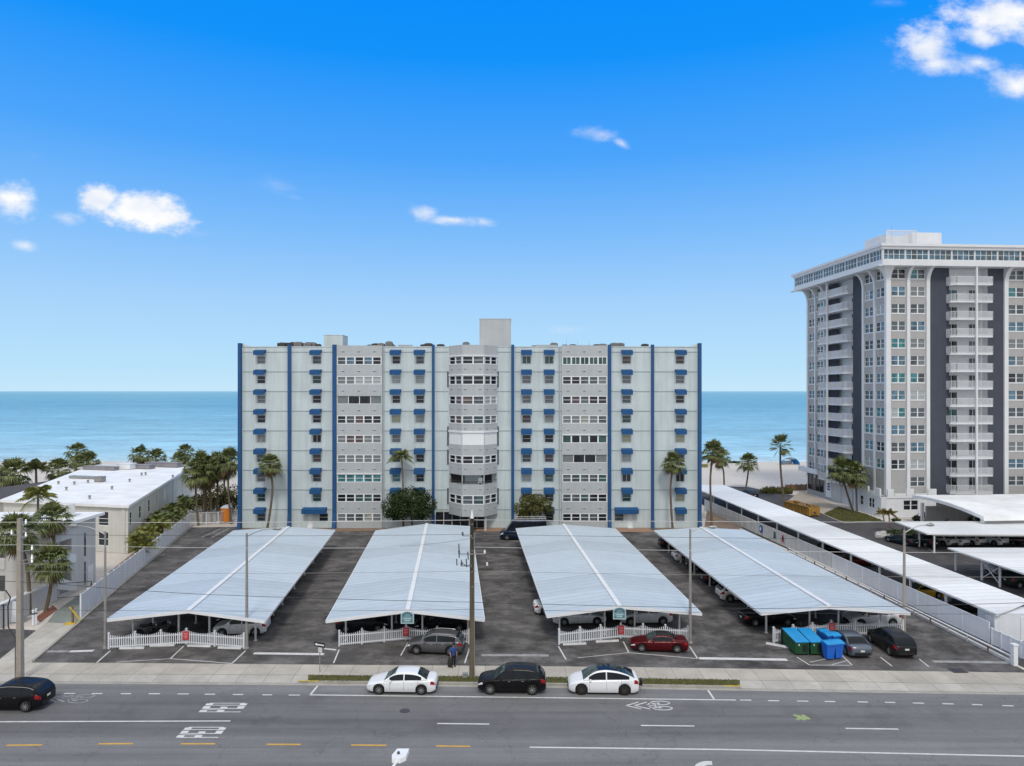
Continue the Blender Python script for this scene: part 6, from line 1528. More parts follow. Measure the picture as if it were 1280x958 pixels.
# lamp on the near side of the street: only its head reaches into view
t = thing('near_street_lamp', 'white flat lamp head on a pole rising from the near side of the road', 'street lamp', (-3.95, 20.9, -.0)); hz = 9.0
hx, hy = AT(500, 945, 22.4)[0], 22.4; hz = AT(500, 945, 22.4)[2]
b = MB(); b.tube([(-3.95, 20.9, 0), (-3.95, 20.9, 5), (-3.95, 20.9, hz - .5)], [.13, .10, .08], 10); b.build('pole', 'concrete_pole', t)
b = MB(); b.tube([(-3.95, 20.9, hz - .6), (-3.85, 21.3, hz - .12), (hx - .05, hy - .34, hz)], .045, 6); b.build('arm', 'white_paint', t)
b = MB(); b.prism([(hx - .20, hy - .34), (hx + .06, hy - .36), (hx + .22, hy - .2), (hx + .25, hy + .28), (hx - .13, hy + .28), (hx - .24, hy - .12)], hz - .05, hz + .09); hd = b.build('lamp_head', 'white_frame', t)
b = MB(); b.lathe([(.045, .094), (.045, .15), (.02, .17)], 8, (hx - .04, hy - .05, hz)); b.build('photocell', 'dark_metal', hd)
# concrete power pole on the left
x0, y0, _ = G(25, 851); cpo = thing('power_pole', 'pale concrete power pole at the left by the pavement', 'power pole', (x0, y0, 0)); ztp = AT(25, 648, y0)[2]
b = MB(); b.extr([(x0 - .19, y0 - .19, 0), (x0 + .19, y0 - .19, 0), (x0 + .19, y0 + .19, 0), (x0 - .19, y0 + .19, 0)], (0, 0, ztp)); b.v = [(x0 + (v[0] - x0) * (1 if v[2] < 1 else .68), y0 + (v[1] - y0) * (1 if v[2] < 1 else .68), v[2]) for v in b.v]; b.build('pole', 'concrete_pole', cpo)
def insul(p, parent, up=1): b = MB(); b.lathe([(.035, 0), (.09, .03), (.05, .09), (.085, .13), (.045, .19), (.07, .23), (.03, .30)], 8, p); b.build('insulator', 'porcelain', parent)
for z, s in ((ztp - .4, 1), (ztp - 1.15, -1), (ztp - 1.3, 1)):
    b = MB(); b.beam((x0, y0 - .12, z), (x0 + s * .55, y0 - .12, z), .07, .07); b.build('bracket', 'galv', cpo); insul((x0 + s * .5, y0 - .12, z + .04), cpo)
for dz in (2.3, 2.95, 3.2): b = MB(); b.beam((x0 + .1, y0 - .15, ztp - dz), (x0 + 1.0, y0 - .15, ztp - dz + .1), .05, .05); b.build('bracket', 'galv', cpo); insul((x0 + .95, y0 - .15, ztp - dz + .12), cpo)
b = MB(); b.tube([(x0 - .28, y0 - .05, 0), (x0 - .28, y0 - .05, 3.0), (x0 - .75, y0 - .1, 3.8), (x0 - .78, y0 - .1, 5.3), (x0 - .6, y0 - .1, 5.9), (x0 - .95, y0 - .1, 6.4)], .045, 6); b.build('cable_riser', 'dark_metal', cpo)
# wooden power pole
x1, y1, _ = G(590, 847); wpo = thing('power_pole', 'brown wooden power pole with spiky hardware before the second carport', 'power pole', (x1, y1, 0)); ztq = AT(590, 648, y1)[2]
b = MB(); b.smooth = True; b.tube([(x1, y1, 0), (x1, y1, ztq / 2), (x1, y1, ztq)], [.20, .17, .135], 12); b.build('pole', 'wood_pole', wpo)
b = MB(); b.lathe([(.14, 0), (.11, .12), (.045, .5), (.01, .62)], 10, (x1, y1, ztq + .003)); b.build('pole_cap', 'porcelain', wpo)
def zz(py): return AT(590, py, y1)[2]
for pxa, py, up in ((578.5, 669.5, 1), (574, 692, 1), (606, 692, 1), (577, 707, 1)):
    xa = (pxa - CX) * y1 / F; b = MB(); b.beam((x1, y1 - .16, zz(py)), (xa, y1 - .16, zz(py)), .06, .06); b.build('cross_arm', 'lamp_grey', wpo)
    b = MB(); b.tube([(xa, y1 - .16, zz(py)), (xa, y1 - .16, zz(py) + .24)], .02, 5); b.build('pin', 'dark_metal', wpo); 
    b = MB(); b.lathe([(.03, .02), (.085, .06), (.05, .12), (.085, .17), (.05, .23), (.03, .30)], 8, (xa, y1 - .16, zz(py))); b.build('insulator', 'porcelain' if pxa > 600 else 'insulator', wpo)
for pxa, py, ln in ((573.8, 688, 1.0), (585, 694, .55), (571, 702, .45), (583, 703, .6)):
    xa = (pxa - CX) * y1 / F; b = MB(); b.tube([(xa, y1 - .2, zz(py) + ln / 2), (xa + .03, y1 - .2, zz(py) - ln / 2)], .045, 6); b.build('fuse_cutout', 'insulator', wpo)
b = MB(); xa = (576.5 - CX) * y1 / F; b.tube([(xa, y1 - .2, zz(699)), (xa + .12, y1 - .2, zz(704)), (xa + .4, y1 - .2, zz(707)), (xa + .62, y1 - .2, zz(706)), (x1 - .05, y1 - .2, zz(712))], .03, 5); b.build('jumper_wire', 'wire', wpo)
b = MB(); b.tube([(x1 + .18, y1 - .1, 0), (x1 + .15, y1 - .1, ztq - 1)], .03, 5); b.build('ground_wire', 'lamp_grey', wpo)
for py in (655, 672, 688, 714, 733): b = MB(); b.lathe([(.05, -.03), (.05, .03)], 8, (x1 + .02, y1 - .2, zz(py)), 'y'); b.build('bolt', 'galv', wpo)
x2 = (609 - CX) * y1 / F; t = thing('line_arrester', 'small white arrester hanging right of the wooden power pole', 'insulator', (x2, y1 - .16, zz(701.5) - .3)); b = MB(WM[t.name]); b.lathe([(.04, 0), (.08, .05), (.05, .12), (.08, .18), (.04, .25)], 8); b.build('body', 'porcelain', t)
b = MB(WM[t.name]); b.tube([(0, 0, .25), (-.14, 0, zz(693) - zz(701.5) + .3)], .012, 4); b.build('hanger', 'wire', t)
# wires running along the street; each is a sagging catenary between the poles and beyond
wl = 'overhead wires along the street'
def wire(label, pts, sag=.25, r=.013, mat='wire'):
    P = []
    for (a, b) in zip(pts, pts[1:]):
        a, b = Vector(a), Vector(b); n = 14
        for k in range(n + (1 if b == Vector(pts[-1]) else 0)): f = k / n; P.append(a.lerp(b, f) - Vector((0, 0, sag * 4 * f * (1 - f))))
    m_ = MB(); m_.tube(P, r, 4); return tag(m_.build('power_line', mat), label, 'wire', wl)
def W3(zl, zm, zr, dy=0): return [(-75, y0 + dy - 0.6, zl), (x0, y0 + dy, zl), (x1, y1 + dy, zm), (46, y1 + dy - 1.2, zr)]
def zy(py, px=590): return AT(px, py, y1)[2]
wire('topmost thin wire, crossing the foot of the nine storey block', W3(zy(651), zy(650), zy(648)), .10, .015, 'white_dirty')
wire('second wire from the top, crossing the rear ends of the carports', W3(zy(666), zy(668), zy(671)), .12, .012)
wire('third wire from the top, pale, crossing the dark drives', W3(zy(679), zy(684), zy(686)), .15, .014, 'white_dirty')
wire('fourth wire from the top, pale and thin', W3(zy(712), zy(714), zy(716)), .15, .012, 'lamp_grey')
wire('lowest of the dark wires just above the carport gables', W3(zy(759), zy(762), zy(761)), .12, .012)
wire('dark communication cable that climbs to the left from the leftmost carport', [AT(-60, 722, y0), AT(60, 729, y0), AT(250, 743, y0 + .5), (x1, y1, zy(753)), AT(960, 761, y1), AT(1330, 752, y1)], .05, .017)
wire('thin slanting service wire from the wooden pole toward the block', [(x1, y1, zy(673)), AT(500, 683, y1 + 14)], .1, .009)
# one way sign
x, y, _ = G(399.8, 841); t = thing('one_way_sign', 'black arrow sign on a thin post by the pavement left of the second picket fence', 'sign', (x, y, 0), R(-22)); mm = WM[t.name]; zt = AT(400, 806, y)[2]
b = MB(mm); b.box(-.025, .025, -.02, .02, 0, zt + .1); b.build('post', 'galv', t); b = MB(mm); b.box(-.46, .46, -.045, -.022, zt - .16, zt + .16); b.build('board', 'black_sign', t)
b = MB(mm); yq = -.049; b.poly([(-.42, yq, zt), (-.22, yq, zt - .12), (-.22, yq, zt - .05), (.40, yq, zt - .05), (.40, yq, zt + .05), (-.22, yq, zt + .05), (-.22, yq, zt + .12)]); b.build('arrow', 'white_paint', t)
b = MB(mm); b.box(-.11, .22, -.045, -.022, zt - .56, zt - .2); b.build('lower_board', 'white_dirty', t)
t = thing('meter_box', 'small pale green box on the grass at the foot of the wooden pole', 'box', G(581.5, 846.5)); b = MB(WM[t.name]); b.box(-.17, .17, -.14, .14, 0, .24); b.build('casing', 'walk_green', t); b = MB(WM[t.name]); b.box(-.19, .19, -.16, .16, .244, .28); b.build('lid', 'walk_green', t)
# person with a dark trolley bag
px_, py_, _ = G(566.5, 833.5); per = thing('person', 'person in blue top and dark trousers standing behind the grey crossover', 'person', (px_, py_, 0), R(-70))
def skin_mesh(name, verts, edges, radii, mat, parent, sub=2):
    me = bpy.data.meshes.new(name); me.from_pydata(verts, edges, []); o = bpy.data.objects.new(name, me); COL.objects.link(o)
    md = o.modifiers.new('s', 'SKIN'); md.use_smooth_shade = True
    for v, r in zip(me.skin_vertices[0].data, radii): v.radius = (r, r) if not hasattr(r, '__len__') else r
    me.skin_vertices[0].data[0].use_root = True
    o.modifiers.new('u', 'SUBSURF').levels = sub; o.modifiers['u'].render_levels = sub; me.materials.append(M[mat]); 
    dg = bpy.context.evaluated_depsgraph_get(); ev = o.evaluated_get(dg); nm = bpy.data.meshes.new_from_object(ev); nm.name = name
    for p in nm.polygons: p.use_smooth = True
    bpy.data.objects.remove(o); o = bpy.data.objects.new(name, nm); COL.objects.link(o); o.parent = parent; CH.setdefault(parent.name, []).append(o); WM[o.name] = WM[parent.name]
    return o
# body: x forward, leaning a little ahead over the bag; right arm down to the bag, left arm bent
V = [(0, 0, .92), (.03, 0, 1.12), (.08, 0, 1.34), (.10, 0, 1.46), (.13, 0, 1.55), (.15, 0, 1.66), (.15, 0, 1.74),
     (.08, .19, 1.40), (.02, .25, 1.14), (.16, .24, .92), (.22, .22, .84), (.08, -.19, 1.40), (.08, -.26, 1.13), (.22, -.25, .90), (.28, -.24, .82),
     (.0, .10, .86), (.06, .11, .48), (-.06, .12, .09), (.09, .13, .045), (.0, -.10, .86), (.10, -.11, .48), (.08, -.12, .09), (.23, -.13, .045)]
E = [(0, 1), (1, 2), (2, 3), (3, 4), (4, 5), (5, 6), (2, 7), (7, 8), (8, 9), (9, 10), (2, 11), (11, 12), (12, 13), (13, 14), (0, 15), (15, 16), (16, 17), (17, 18), (0, 19), (19, 20), (20, 21), (21, 22)]
RR = [.15, .135, .16, .07, .06, .10, .085, .068, .05, .04, .032, .068, .05, .04, .032, .095, .065, .045, .042, .095, .065, .045, .042]
skin_mesh('body', V, E, RR, 'skin', per)
skin_mesh('shirt', [(0.0, 0, .80), (.0, 0, .95), (.03, 0, 1.12), (.08, 0, 1.33), (.10, 0, 1.45), (.08, .19, 1.40), (.03, .24, 1.14), (.08, -.19, 1.40), (.08, -.25, 1.13)], [(0, 1), (1, 2), (2, 3), (3, 4), (3, 5), (5, 6), (3, 7), (7, 8)], [.20, .20, .185, .195, .10, .095, .08, .095, .08], 'cloth_blue', per)
skin_mesh('trousers', [(0, 0, .95), (.0, .10, .84), (.06, .11, .48), (-.06, .12, .10), (.0, -.10, .84), (.10, -.11, .48), (.08, -.12, .10)], [(0, 1), (1, 2), (2, 3), (0, 4), (4, 5), (5, 6)], [.165, .112, .085, .068, .112, .085, .068], 'cloth_dark', per)
hb = MB(WM[per.name]); hb.smooth = True; hb.lathe([(.06, .105), (.105, .06), (.118, 0), (.108, -.05), (.085, -.07)][::-1], 12, (.128, 0, 1.725)); hb.build('hair', 'hair', per)
hb = MB(WM[per.name]); hb.smooth = True; hb.lathe([(.012, -.03), (.02, -.02), (.008, .02)], 6, (.262, 0, 1.665)); hb.build('nose', 'skin', per)
for s in (-1, 1):
    hb = MB(WM[per.name]); hb.lathe([(.012, 0), (.004, .008)], 6, (.242, s * .035, 1.69), 'x'); hb.build('eye', 'dark', per)
    hb = MB(WM[per.name]); hb.lathe([(.03, -.008), (.03, .008)], 8, (.14, s * .105, 1.67), 'y'); hb.build('ear', 'skin', per)
for s, (hx_, hy_, hz_) in ((1, (.22, .22, .84)), (-1, (.28, -.24, .82))):
    for k, (dx, ln) in enumerate(((-.03, .055), (-.01, .065), (.01, .07), (.03, .06))):
        skin_mesh('finger', [(hx_ + dx, hy_, hz_ - .005), (hx_ + dx + .012, hy_ - .012, hz_ - .04), (hx_ + dx + .008, hy_ - .028, hz_ - .04 - ln * .6)], [(0, 1), (1, 2)], [.010, .009, .008], 'skin', per, 1)
    skin_mesh('thumb', [(hx_ - .01, hy_, hz_ + .01), (hx_ + .04, hy_ - .03, hz_ - .02), (hx_ + .045, hy_ - .045, hz_ - .055)], [(0, 1), (1, 2)], [.011, .010, .008], 'skin', per, 1)
for s, x in ((1, .02), (-1, .16)):
    q = MB(WM[per.name]); q.smooth = True; q.tube([(x - .14, s * .125, .05), (x - .05, s * .125, .055), (x + .06, s * .125, .05), (x + .13, s * .125, .04)], [.04, .055, .052, .03], 8); q.build('shoe', 'cloth_dark', per)
t = thing('shopping_trolley_bag', 'dark upright bag standing on the pavement edge at the person\'s feet', 'bag', G(562.5, 834.2), R(10)); mm = WM[t.name]
q = MB(mm); q.smooth = True; q.lathe([(.13, .05), (.17, .12), (.19, .4), (.16, .62), (.09, .72), (.04, .76)], 10); q.build('sack', 'bag_dark', t); q = MB(mm); q.tube([(-.08, .0, .74), (-.04, 0, .86), (.04, 0, .86), (.08, 0, .74)], .018, 5); q.build('handle', 'cloth_dark', t)
for s in (-1, 1): q = MB(mm); q.lathe([(.06, -.02), (.06, .02)], 8, (s * .14, .1, .06), 'x'); q.build('wheel', 'tyre', t)
# ------------------------------------------------------------------ ground, road, water
def sheet(name, pts, z, mat, sub=None):
    b = MB(); b.poly([(p[0], p[1], z) for p in pts]); return struct(b, name, mat)
sheet('sand_ground', [(-600, 53.5), (600, 50), (600, 203.5), (-600, 203.5)], -.03, 'sand')
sheet('sea', [(-42000, 196), (42000, 196), (42000, 60000), (-42000, 60000)], -.05, 'sea')
# road: far edge follows the measured kerb, near edge out of view
ke = [(-400, 851.5), (0, 852.0), (150, 852.5), (385, 854.2), (640, 856.6), (800, 858.7), (925, 860.8), (1110, 863.6), (1280, 866.0), (1700, 871)]
KE = [G(px, py, ZRD)[:2] for px, py in ke]; KE = [(-300, KE[0][1] + 2)] + KE + [(300, KE[-1][1] - 6)]
b = MB(); n = len(KE)
for (xa, ya), (xb, yb) in zip(KE, KE[1:]): b.poly([(xa, ya - 24, ZRD), (xb, yb - 24, ZRD), (xb, yb + .3, ZRD), (xa, ya + .3, ZRD)])
struct(b, 'road', 'road')
b = MB()
for (xa, ya), (xb, yb) in zip(KE, KE[1:]): b.poly([(xa, ya - 300, 0), (xb, yb - 300, 0), (xb, yb - 24, 0), (xa, ya - 24, 0)]); b.poly([(xa, ya - 24, 0), (xb, yb - 24, 0), (xb, yb - 24, ZRD), (xa, ya - 24, ZRD)])
struct(b, 'near_pavement', 'sidewalk')
# pavement: flat walk, then apron sloping to the road except along the grass strip
se = [(-400, 827.5), (0, 828.3), (150, 828.8), (400, 831.0), (640, 832.6), (800, 834.2), (925, 836), (1110, 838.6), (1280, 841), (1700, 846)]
me_ = [(-400, 842), (0, 842.6), (150, 843), (385, 844.0), (640, 846.2), (800, 848.3), (925, 850.2), (1110, 853.2), (1280, 855.8), (1700, 861)]
SE = [G(px, py)[:2] for px, py in se]; ME = [G(px, py)[:2] for px, py in me_]
SE = [(-300, SE[0][1])] + SE + [(300, SE[-1][1] - 4)]; ME = [(-300, ME[0][1])] + ME + [(300, ME[-1][1] - 4)]
def row(A, B_, za, zb, ia=0, ib=None):
    b = MB(); A, B_ = A[ia:ib], B_[ia:ib]
    for k in range(len(A) - 1): b.poly([(*A[k], za), (*A[k + 1], za), (*B_[k + 1], zb), (*B_[k], zb)])
    return b
struct(row(ME, SE, .0, .0), 'pavement', 'sidewalk')
AP = [(a[0], a[1] - .02) for a in KE]
b = row(AP, ME, ZRD + .012, 0., 0, 5); b2 = row(AP, ME, ZRD + .012, 0., 7, None); n0 = len(b.v); b.v += b2.v; b.f += [tuple(i + n0 for i in f) for f in b2.f]; b.mi += b2.mi; b.sm += b2.sm
struct(b, 'driveway_apron', 'apron')
g = row(KE, ME, -.01, .0, 4, 8); struct(g, 'verge', 'lawn')
k = MB()
for (xa, ya), (xb, yb) in zip(KE[4:8], KE[5:8]): k.extr([(xa, ya, ZRD), (xb, yb, ZRD), (xb, yb + .16, ZRD), (xa, ya + .16, ZRD)], (0, 0, .135)); 
struct(k, 'kerb', 'kerb')
k = MB()
for a, c in (((372, 854.0), (398, 854.4)), ((905, 860.2), (926, 860.7))):
    p, q = G(*a, ZRD), G(*c, ZRD); k.beam((p[0], p[1] + .07, .018), (q[0], q[1] + .07, .018), .15, .012)
struct(k, 'kerb_paint', 'yellow_paint')
k = MB()
for p, q in zip(ME[1:-1], ME[2:-1]): k.strip((*p, .005), (*q, .005), .05, .005)
struct(k, 'pavement_joint', 'walk_green')
# gutter line of darker dirt
k = MB()
for (xa, ya), (xb, yb) in zip(KE[1:-1], KE[2:-1]): k.poly([(xa, ya - .38, ZRD + .004), (xb, yb - .38, ZRD + .004), (xb, yb - .03, ZRD + .004), (xa, ya - .03, ZRD + .004)])
struct(k, 'gutter', 'kerb')
# lots
def lot(name, pix, z, mat): return sheet(name, [G(*p)[:2] for p in pix], z, mat)
lot('parking_lot', [(38, 829.4), (150, 829.2), (400, 831.4), (640, 833), (800, 834.6), (925, 836.4), (1110, 839), (1288, 841.6), (1092, 742), (1000, 697), (925, 661), (790, 656), (640, 656.5), (450, 657.5), (300, 658.5), (236, 659.5), (95, 780)], -.008, 'lot')
lot('neighbour_lot', [(1294, 842), (1700, 846), (1700, 640), (1110, 652), (1054, 654.2), (1028, 643), (1024, 625), (935, 609), (884, 607), (870, 626), (925, 660), (1040, 711)], -.012, 'lot_right')
lot('left_lot', [(-300, 828), (-6, 828), (62, 789), (15, 786), (-300, 800)], -.014, 'lot_right')
lot('side_walk_path', [(-6, 828.6), (36, 828.8), (94, 780), (58, 778)], -.004, 'apron')
lot('green_path', [(59, 777.6), (95, 779.4), (101, 770), (150, 728), (126, 725), (70, 764)], .0, 'walk_green')
lot('planting_bed', [(44, 773), (50, 778), (72, 762), (66, 757)], .03, 'brick_red')
lot('motel_yard', [(101, 769), (160, 722), (232, 664), (228, 655), (165, 692), (118, 730), (118, 740)], -.018, 'soil')
lot('building_bed', [(303, 661), (420, 665), (470, 662.5), (545, 660), (640, 662), (760, 662), (872, 661.5), (872, 657.4), (640, 658), (303, 658.8)], .0, 'soil')
lot('building_bed', [(412, 664.5), (467, 664.5), (478, 657.6), (430, 657.6)], .02, 'soil')
lot('entrance_pad', [(594, 664.5), (625, 664.8), (632, 658.2), (598, 657.6)], .03, 'paver_pink')
lot('entrance_pad', [(768, 665.5), (818, 665.5), (808, 658.5), (771, 658.2)], .03, 'paver_pink')
lot('garden_bed', [(880, 664), (930, 662), (905, 640), (884, 636)], -.004, 'soil')
lot('lawn', [(1028, 642.9), (1054, 653.6), (1106, 652), (1082, 642.7), (1049, 633.6)], .02, 'lawn')
mk('rubble', (.42, .36, .29), .95, .25, .8)
lot('tower_yard', [(985, 626), (1028, 642), (1049, 633), (1020, 622), (1003, 612)], .0, 'rubble')
k = MB(); pp = [G(*p) for p in ((1028, 643.1), (1040, 648.5), (1054, 654.0), (1075, 653.4), (1106, 652.4))]
for a, c in zip(pp, pp[1:]): k.beam((a[0], a[1], .06), (c[0], c[1], .06), .22, .14)
struct(k, 'lawn_kerb', 'kerb')
k = MB(); pp = [G(*p) for p in ((40, 827), (95, 781), (103, 773), (160, 724), (238, 660))]
for a, c in zip(pp, pp[1:]): k.beam((a[0] + .12, a[1], .06), (c[0] + .12, c[1], .06), .18, .15)
struct(k, 'lot_kerb', 'kerb')
k = MB(); pp = [G(*p) for p in ((925, 662.4), (1000, 697.5), (1092, 741.5), (1180, 786), (1268, 831))]
for a, c in zip(pp, pp[1:]): k.beam((a[0], a[1], .09), (c[0], c[1], .09), .22, .2)
struct(k, 'wall_kerb', 'white_dirty')
b = MB(); rg = random.Random(8)
for _ in range(26):
    x, y, _z = G(rg.uniform(1096, 1116), rg.uniform(667, 672)); b.bbox((x, y, 0), rg.uniform(.3, .9), rg.uniform(.3, .7), rg.uniform(.15, .5), rg.uniform(0, 3))
tag(b.build('rock_border', 'rock'), 'low border of white rocks around the drive island', 'rocks')['kind'] = 'stuff'
# ------------------------------------------------------------------ painted markings
ZM_ = ZRD + .006
def mark(name, mat, segs, z, w=.12):
    b = MB()
    for s in segs:
        p, q = G(*s[0], z), G(*s[1], z); b.strip(p, q, s[2] if len(s) > 2 else w, z)
    return struct(b, name, mat)
dots = [(20 + 0 * k, 0) for k in range(0)]
ds = [((80, 867.0), (94, 867.0)), ((115, 867.2), (128, 867.2)), ((151, 867.3), (164, 867.3)), ((186, 867.4), (200, 867.4)), ((222, 867.6), (236, 867.6)), ((256, 867.9), (269, 868)), ((291, 868.3), (304, 868.4)), ((328, 868.7), (340, 868.8)), ((361, 869), (375, 869.1)),
      ((925, 875.2), (939, 875.4)), ((960, 876.0), (974, 876.2)), ((996.5, 876.5), (1010.5, 876.7)), ((1031, 877), (1044, 877.2)), ((1072, 877.5), (1085, 877.7)), ((1106, 878), (1119, 878.3)), ((1141, 879), (1155, 879.2)), ((1178, 879.8), (1192, 880.1)), ((1215, 880.9), (1228, 881.2)), ((1253, 882.2), (1267, 882.6))]
mark('lane_marking', 'paint_white', ds + [((387, 868.8), (640, 871.8)), ((640, 871.8), (920, 875.2)), ((388, 868.6), (397, 857.5)), ((885, 863), (893, 874.6)), ((-60, 902.8), (0, 902.4)), ((0, 902.4), (288, 901.4)), ((546.5, 904.6), (611.5, 905.3)), ((801, 907.0), (868, 907.7)), ((1057, 910.7), (1123, 911.6)), ((662, 934.2), (900, 937.0)), ((900, 937.0), (1400, 948))], ZM_, .14)
mark('centre_marking', 'paint_yellow', [((8, 931.8), (53, 931.4)), ((123, 930), (166, 929.8)), ((226, 930), (269, 930)), ((333, 930.6), (376, 930.8)), ((439, 931.5), (483, 931.9)), ((545, 932.7), (588, 933.2))], ZM_, .15)
def word_ped(xt, y0_, y1_, L):
    """PED read by a driver heading left: letter tops toward -x, left-to-right toward +y"""
    b = MB(); D = (y1_ - y0_); lw = D / 3 * .80; gap = D / 3
    def bar(xa, xb, ya, yb): b.poly([(xa, ya, ZM_), (xb, ya, ZM_), (xb, yb, ZM_), (xa, yb, ZM_)])
    th = L * .17; st = lw * .22
    for i, ch in enumerate('PED'):
        a = y0_ + gap * i + (gap - lw) / 2; c = a + lw; x0_, x1_ = xt, xt + L
        if ch == 'P': bar(x0_, x1_, a, a + st); bar(x0_, x0_ + th, a + st, c - st * .6); bar(x0_ + L * .42, x0_ + L * .42 + th, a + st, c - st * .6); bar(x0_ + th * .3, x0_ + L * .42 + th * .7, c - st * .9, c)
        if ch == 'E': bar(x0_, x1_, a, a + st); bar(x0_, x0_ + th, a + st, c); bar(x0_ + L * .42, x0_ + L * .42 + th, a + st, c - .08); bar(x1_ - th, x1_, a + st, c)
        if ch == 'D': bar(x0_, x1_, a, a + st); bar(x0_, x0_ + th, a + st, c - st); bar(x1_ - th, x1_, a + st, c - st); bar(x0_ + th * .4, x1_ - th * .4, c - st, c)
    return b
for (pxl, pxr, pyn, pyf) in ((247.5, 300, 891, 878.5), (219, 272, 923, 908.5)):
    a, c = G(pxl, pyn, ZRD), G(pxl, pyf, ZRD); e = G(pxr, pyn, ZRD); struct(word_ped(a[0], a[1], c[1], e[0] - a[0]), 'road_lettering', 'paint_white')
def sharrow(x, y):
    b = MB(); z = ZM_; s = 1
    def st(p, q, w=.11): b.strip((x + p[0], y + p[1], z), (x + q[0], y + q[1], z), w, z)
    for o in (0, .55): st((-1.25 + o, 0), (-.35 + o, .5), .10); st((-1.25 + o, 0), (-.35 + o, -.5), .10)
    for cx, cy in ((1.05, .38), (1.05, -.38)):
        P = [(cx + .62 * math.cos(k * math.pi / 8), cy + .27 * math.sin(k * math.pi / 8)) for k in range(17)]
        for p, q in zip(P, P[1:]): st(p, q, .09)
    for p, q in (((1.05, -.38), (.6, 0)), ((.6, 0), (1.05, .38)), ((.25, -.25), (1.05, -.38)), ((.25, -.25), (.25, .3)), ((.25, .3), (1.05, .38)), ((.1, .1), (.35, .1)), ((.6, .0), (.2, -.05))): st(p, q, .08)
    return b
x, y, _ = G(797, 882.2, ZRD); struct(sharrow(x + .5, y), 'bicycle_marking', 'paint_white')
x, y, _ = G(90, 873.5, ZRD); struct(sharrow(x - .4, y), 'bicycle_marking', 'paint_worn')
b = MB(); x, y, _ = G(888, 957, ZRD); ro, ri = 1.0, .58   # turn arrow, mostly below the frame
for k in range(10):
    a0, a1 = math.pi / 2 + k * .157 - .2, math.pi / 2 + (k + 1) * .157 - .2
    b.poly([(x + ro * math.cos(a1), y - .55 + ro * math.sin(a1), ZM_), (x + ri * math.cos(a1), y - .55 + ri * math.sin(a1), ZM_), (x + ri * math.cos(a0), y - .55 + ri * math.sin(a0), ZM_), (x + ro * math.cos(a0), y - .55 + ro * math.sin(a0), ZM_)])
struct(b, 'turn_arrow', 'paint_white')
b = MB(); rg = random.Random(3)
for px, py, n in ((1002, 896.5, 5),):
    x, y, _ = G(px, py, ZRD)
    for k in range(n): b.bbox((x + rg.uniform(-.25, .25), y + rg.uniform(-.2, .2), ZRD + .002), rg.uniform(.3, .7), rg.uniform(.15, .4), .003 + .0006 * k, rg.uniform(0, 3))
mk('survey_green', (.30, .37, .17), .8, .2, 3.)
struct(b, 'survey_paint', 'survey_green')
zl = .004
mark('stall_marking', 'paint_white', [((121, 828.5), (138, 813.5), .11), ((213, 823.5), (230, 807.5), .11), ((290, 829.5), (307, 813.5), .11), ((417, 829), (424, 812), .11), ((501, 819.5), (510, 803.5), .11), ((581, 829), (587, 810), .11), ((698, 808), (707.5, 824.5), .11), ((779, 802), (786, 816), .11), ((862, 808), (872, 823.5), .11), ((213, 823.5), (290, 829.5), .09), ((145, 827.8), (213, 823.5), .07), ((786, 816), (872, 823.5), .10), ((722, 822.5), (786, 816), .07),
      ((996, 821.5), (1012, 831.5), .10), ((1012, 831.5), (1063, 831.8), .09), ((1012, 828), (1032, 824), .08), ((1040, 831), (1058, 826), .08), ((1051, 818), (1065, 831.5), .10), ((1100.5, 821.5), (1115, 833), .10), ((1149, 824), (1161, 833.5), .10)], zl, .11)
mark('stop_bar', 'paint_white', [((87, 814.5), (117, 813.5), .42), ((317, 816.8), (405, 818), .42), ((873.5, 823), (984, 824.8), .45)], zl, .4)
mark('worn_stop_bar', 'paint_worn', [((602, 819), (686, 819.6), .45), ((1166, 827), (1262, 828.5), .45), ((57, 814.5), (87, 814.5), .42)], zl + .004, .4)
mark('stall_marking', 'paint_worn', [((252, 672), (276, 661), .25), ((264, 672.5), (286, 661), .25), ((262, 666), (278, 666), .2), ((1160, 686), (1168, 691), .12), ((1205, 703), (1225, 706), .12), ((1212, 712), (1225, 712), .1), ((1095, 712), (1130, 716), .12), ((1180, 772), (1212, 772), .12)], zl + .008, .12)
b = MB(); x, y, _ = G(1197, 838.5); b.box(x - .55, x + .55, y - .45, y + .45, -.002, .008); 
for k in range(6): b.box(x - .45, x + .45, y - .38 + k * .14, y - .31 + k * .14, .0085, .016)
tag(b.build('drain_grate', 'dark_metal'), 'dark iron drain grate in the lot near the foot of the boundary wall', 'drain grate')
b = MB(); x, y, _ = G(506, 888.8, ZRD); b.lathe([(.33, .002), (.33, .007), (.28, .010)], 18, (x, y, ZRD)); tag(b.build('manhole_cover', 'dark_metal'), 'round dark manhole cover in the road below the white saloon', 'manhole cover')
# ------------------------------------------------------------------ daylight and camera
w_ = bpy.data.worlds.new('World'); SC.world = w_; w_.use_nodes = True; t = w_.node_tree
bgn = t.nodes['Background']; bgn.inputs['Strength'].default_value = .1
SUN_EL, SUN_AZ = R(50), R(178)     # high behind the camera
sky = t.nodes.new('ShaderNodeTexSky'); sky.sky_type = 'NISHITA'; sky.sun_disc = False; sky.sun_elevation = SUN_EL; sky.sun_rotation = SUN_AZ; sky.air_density = 1.0; sky.dust_density = .6; sky.ozone_density = 2.
tc = t.nodes.new('ShaderNodeTexCoord'); sp = t.nodes.new('ShaderNodeSeparateXYZ'); t.links.new(tc.outputs['Generated'], sp.inputs[0])
X_, Y_, Z_ = sp.outputs
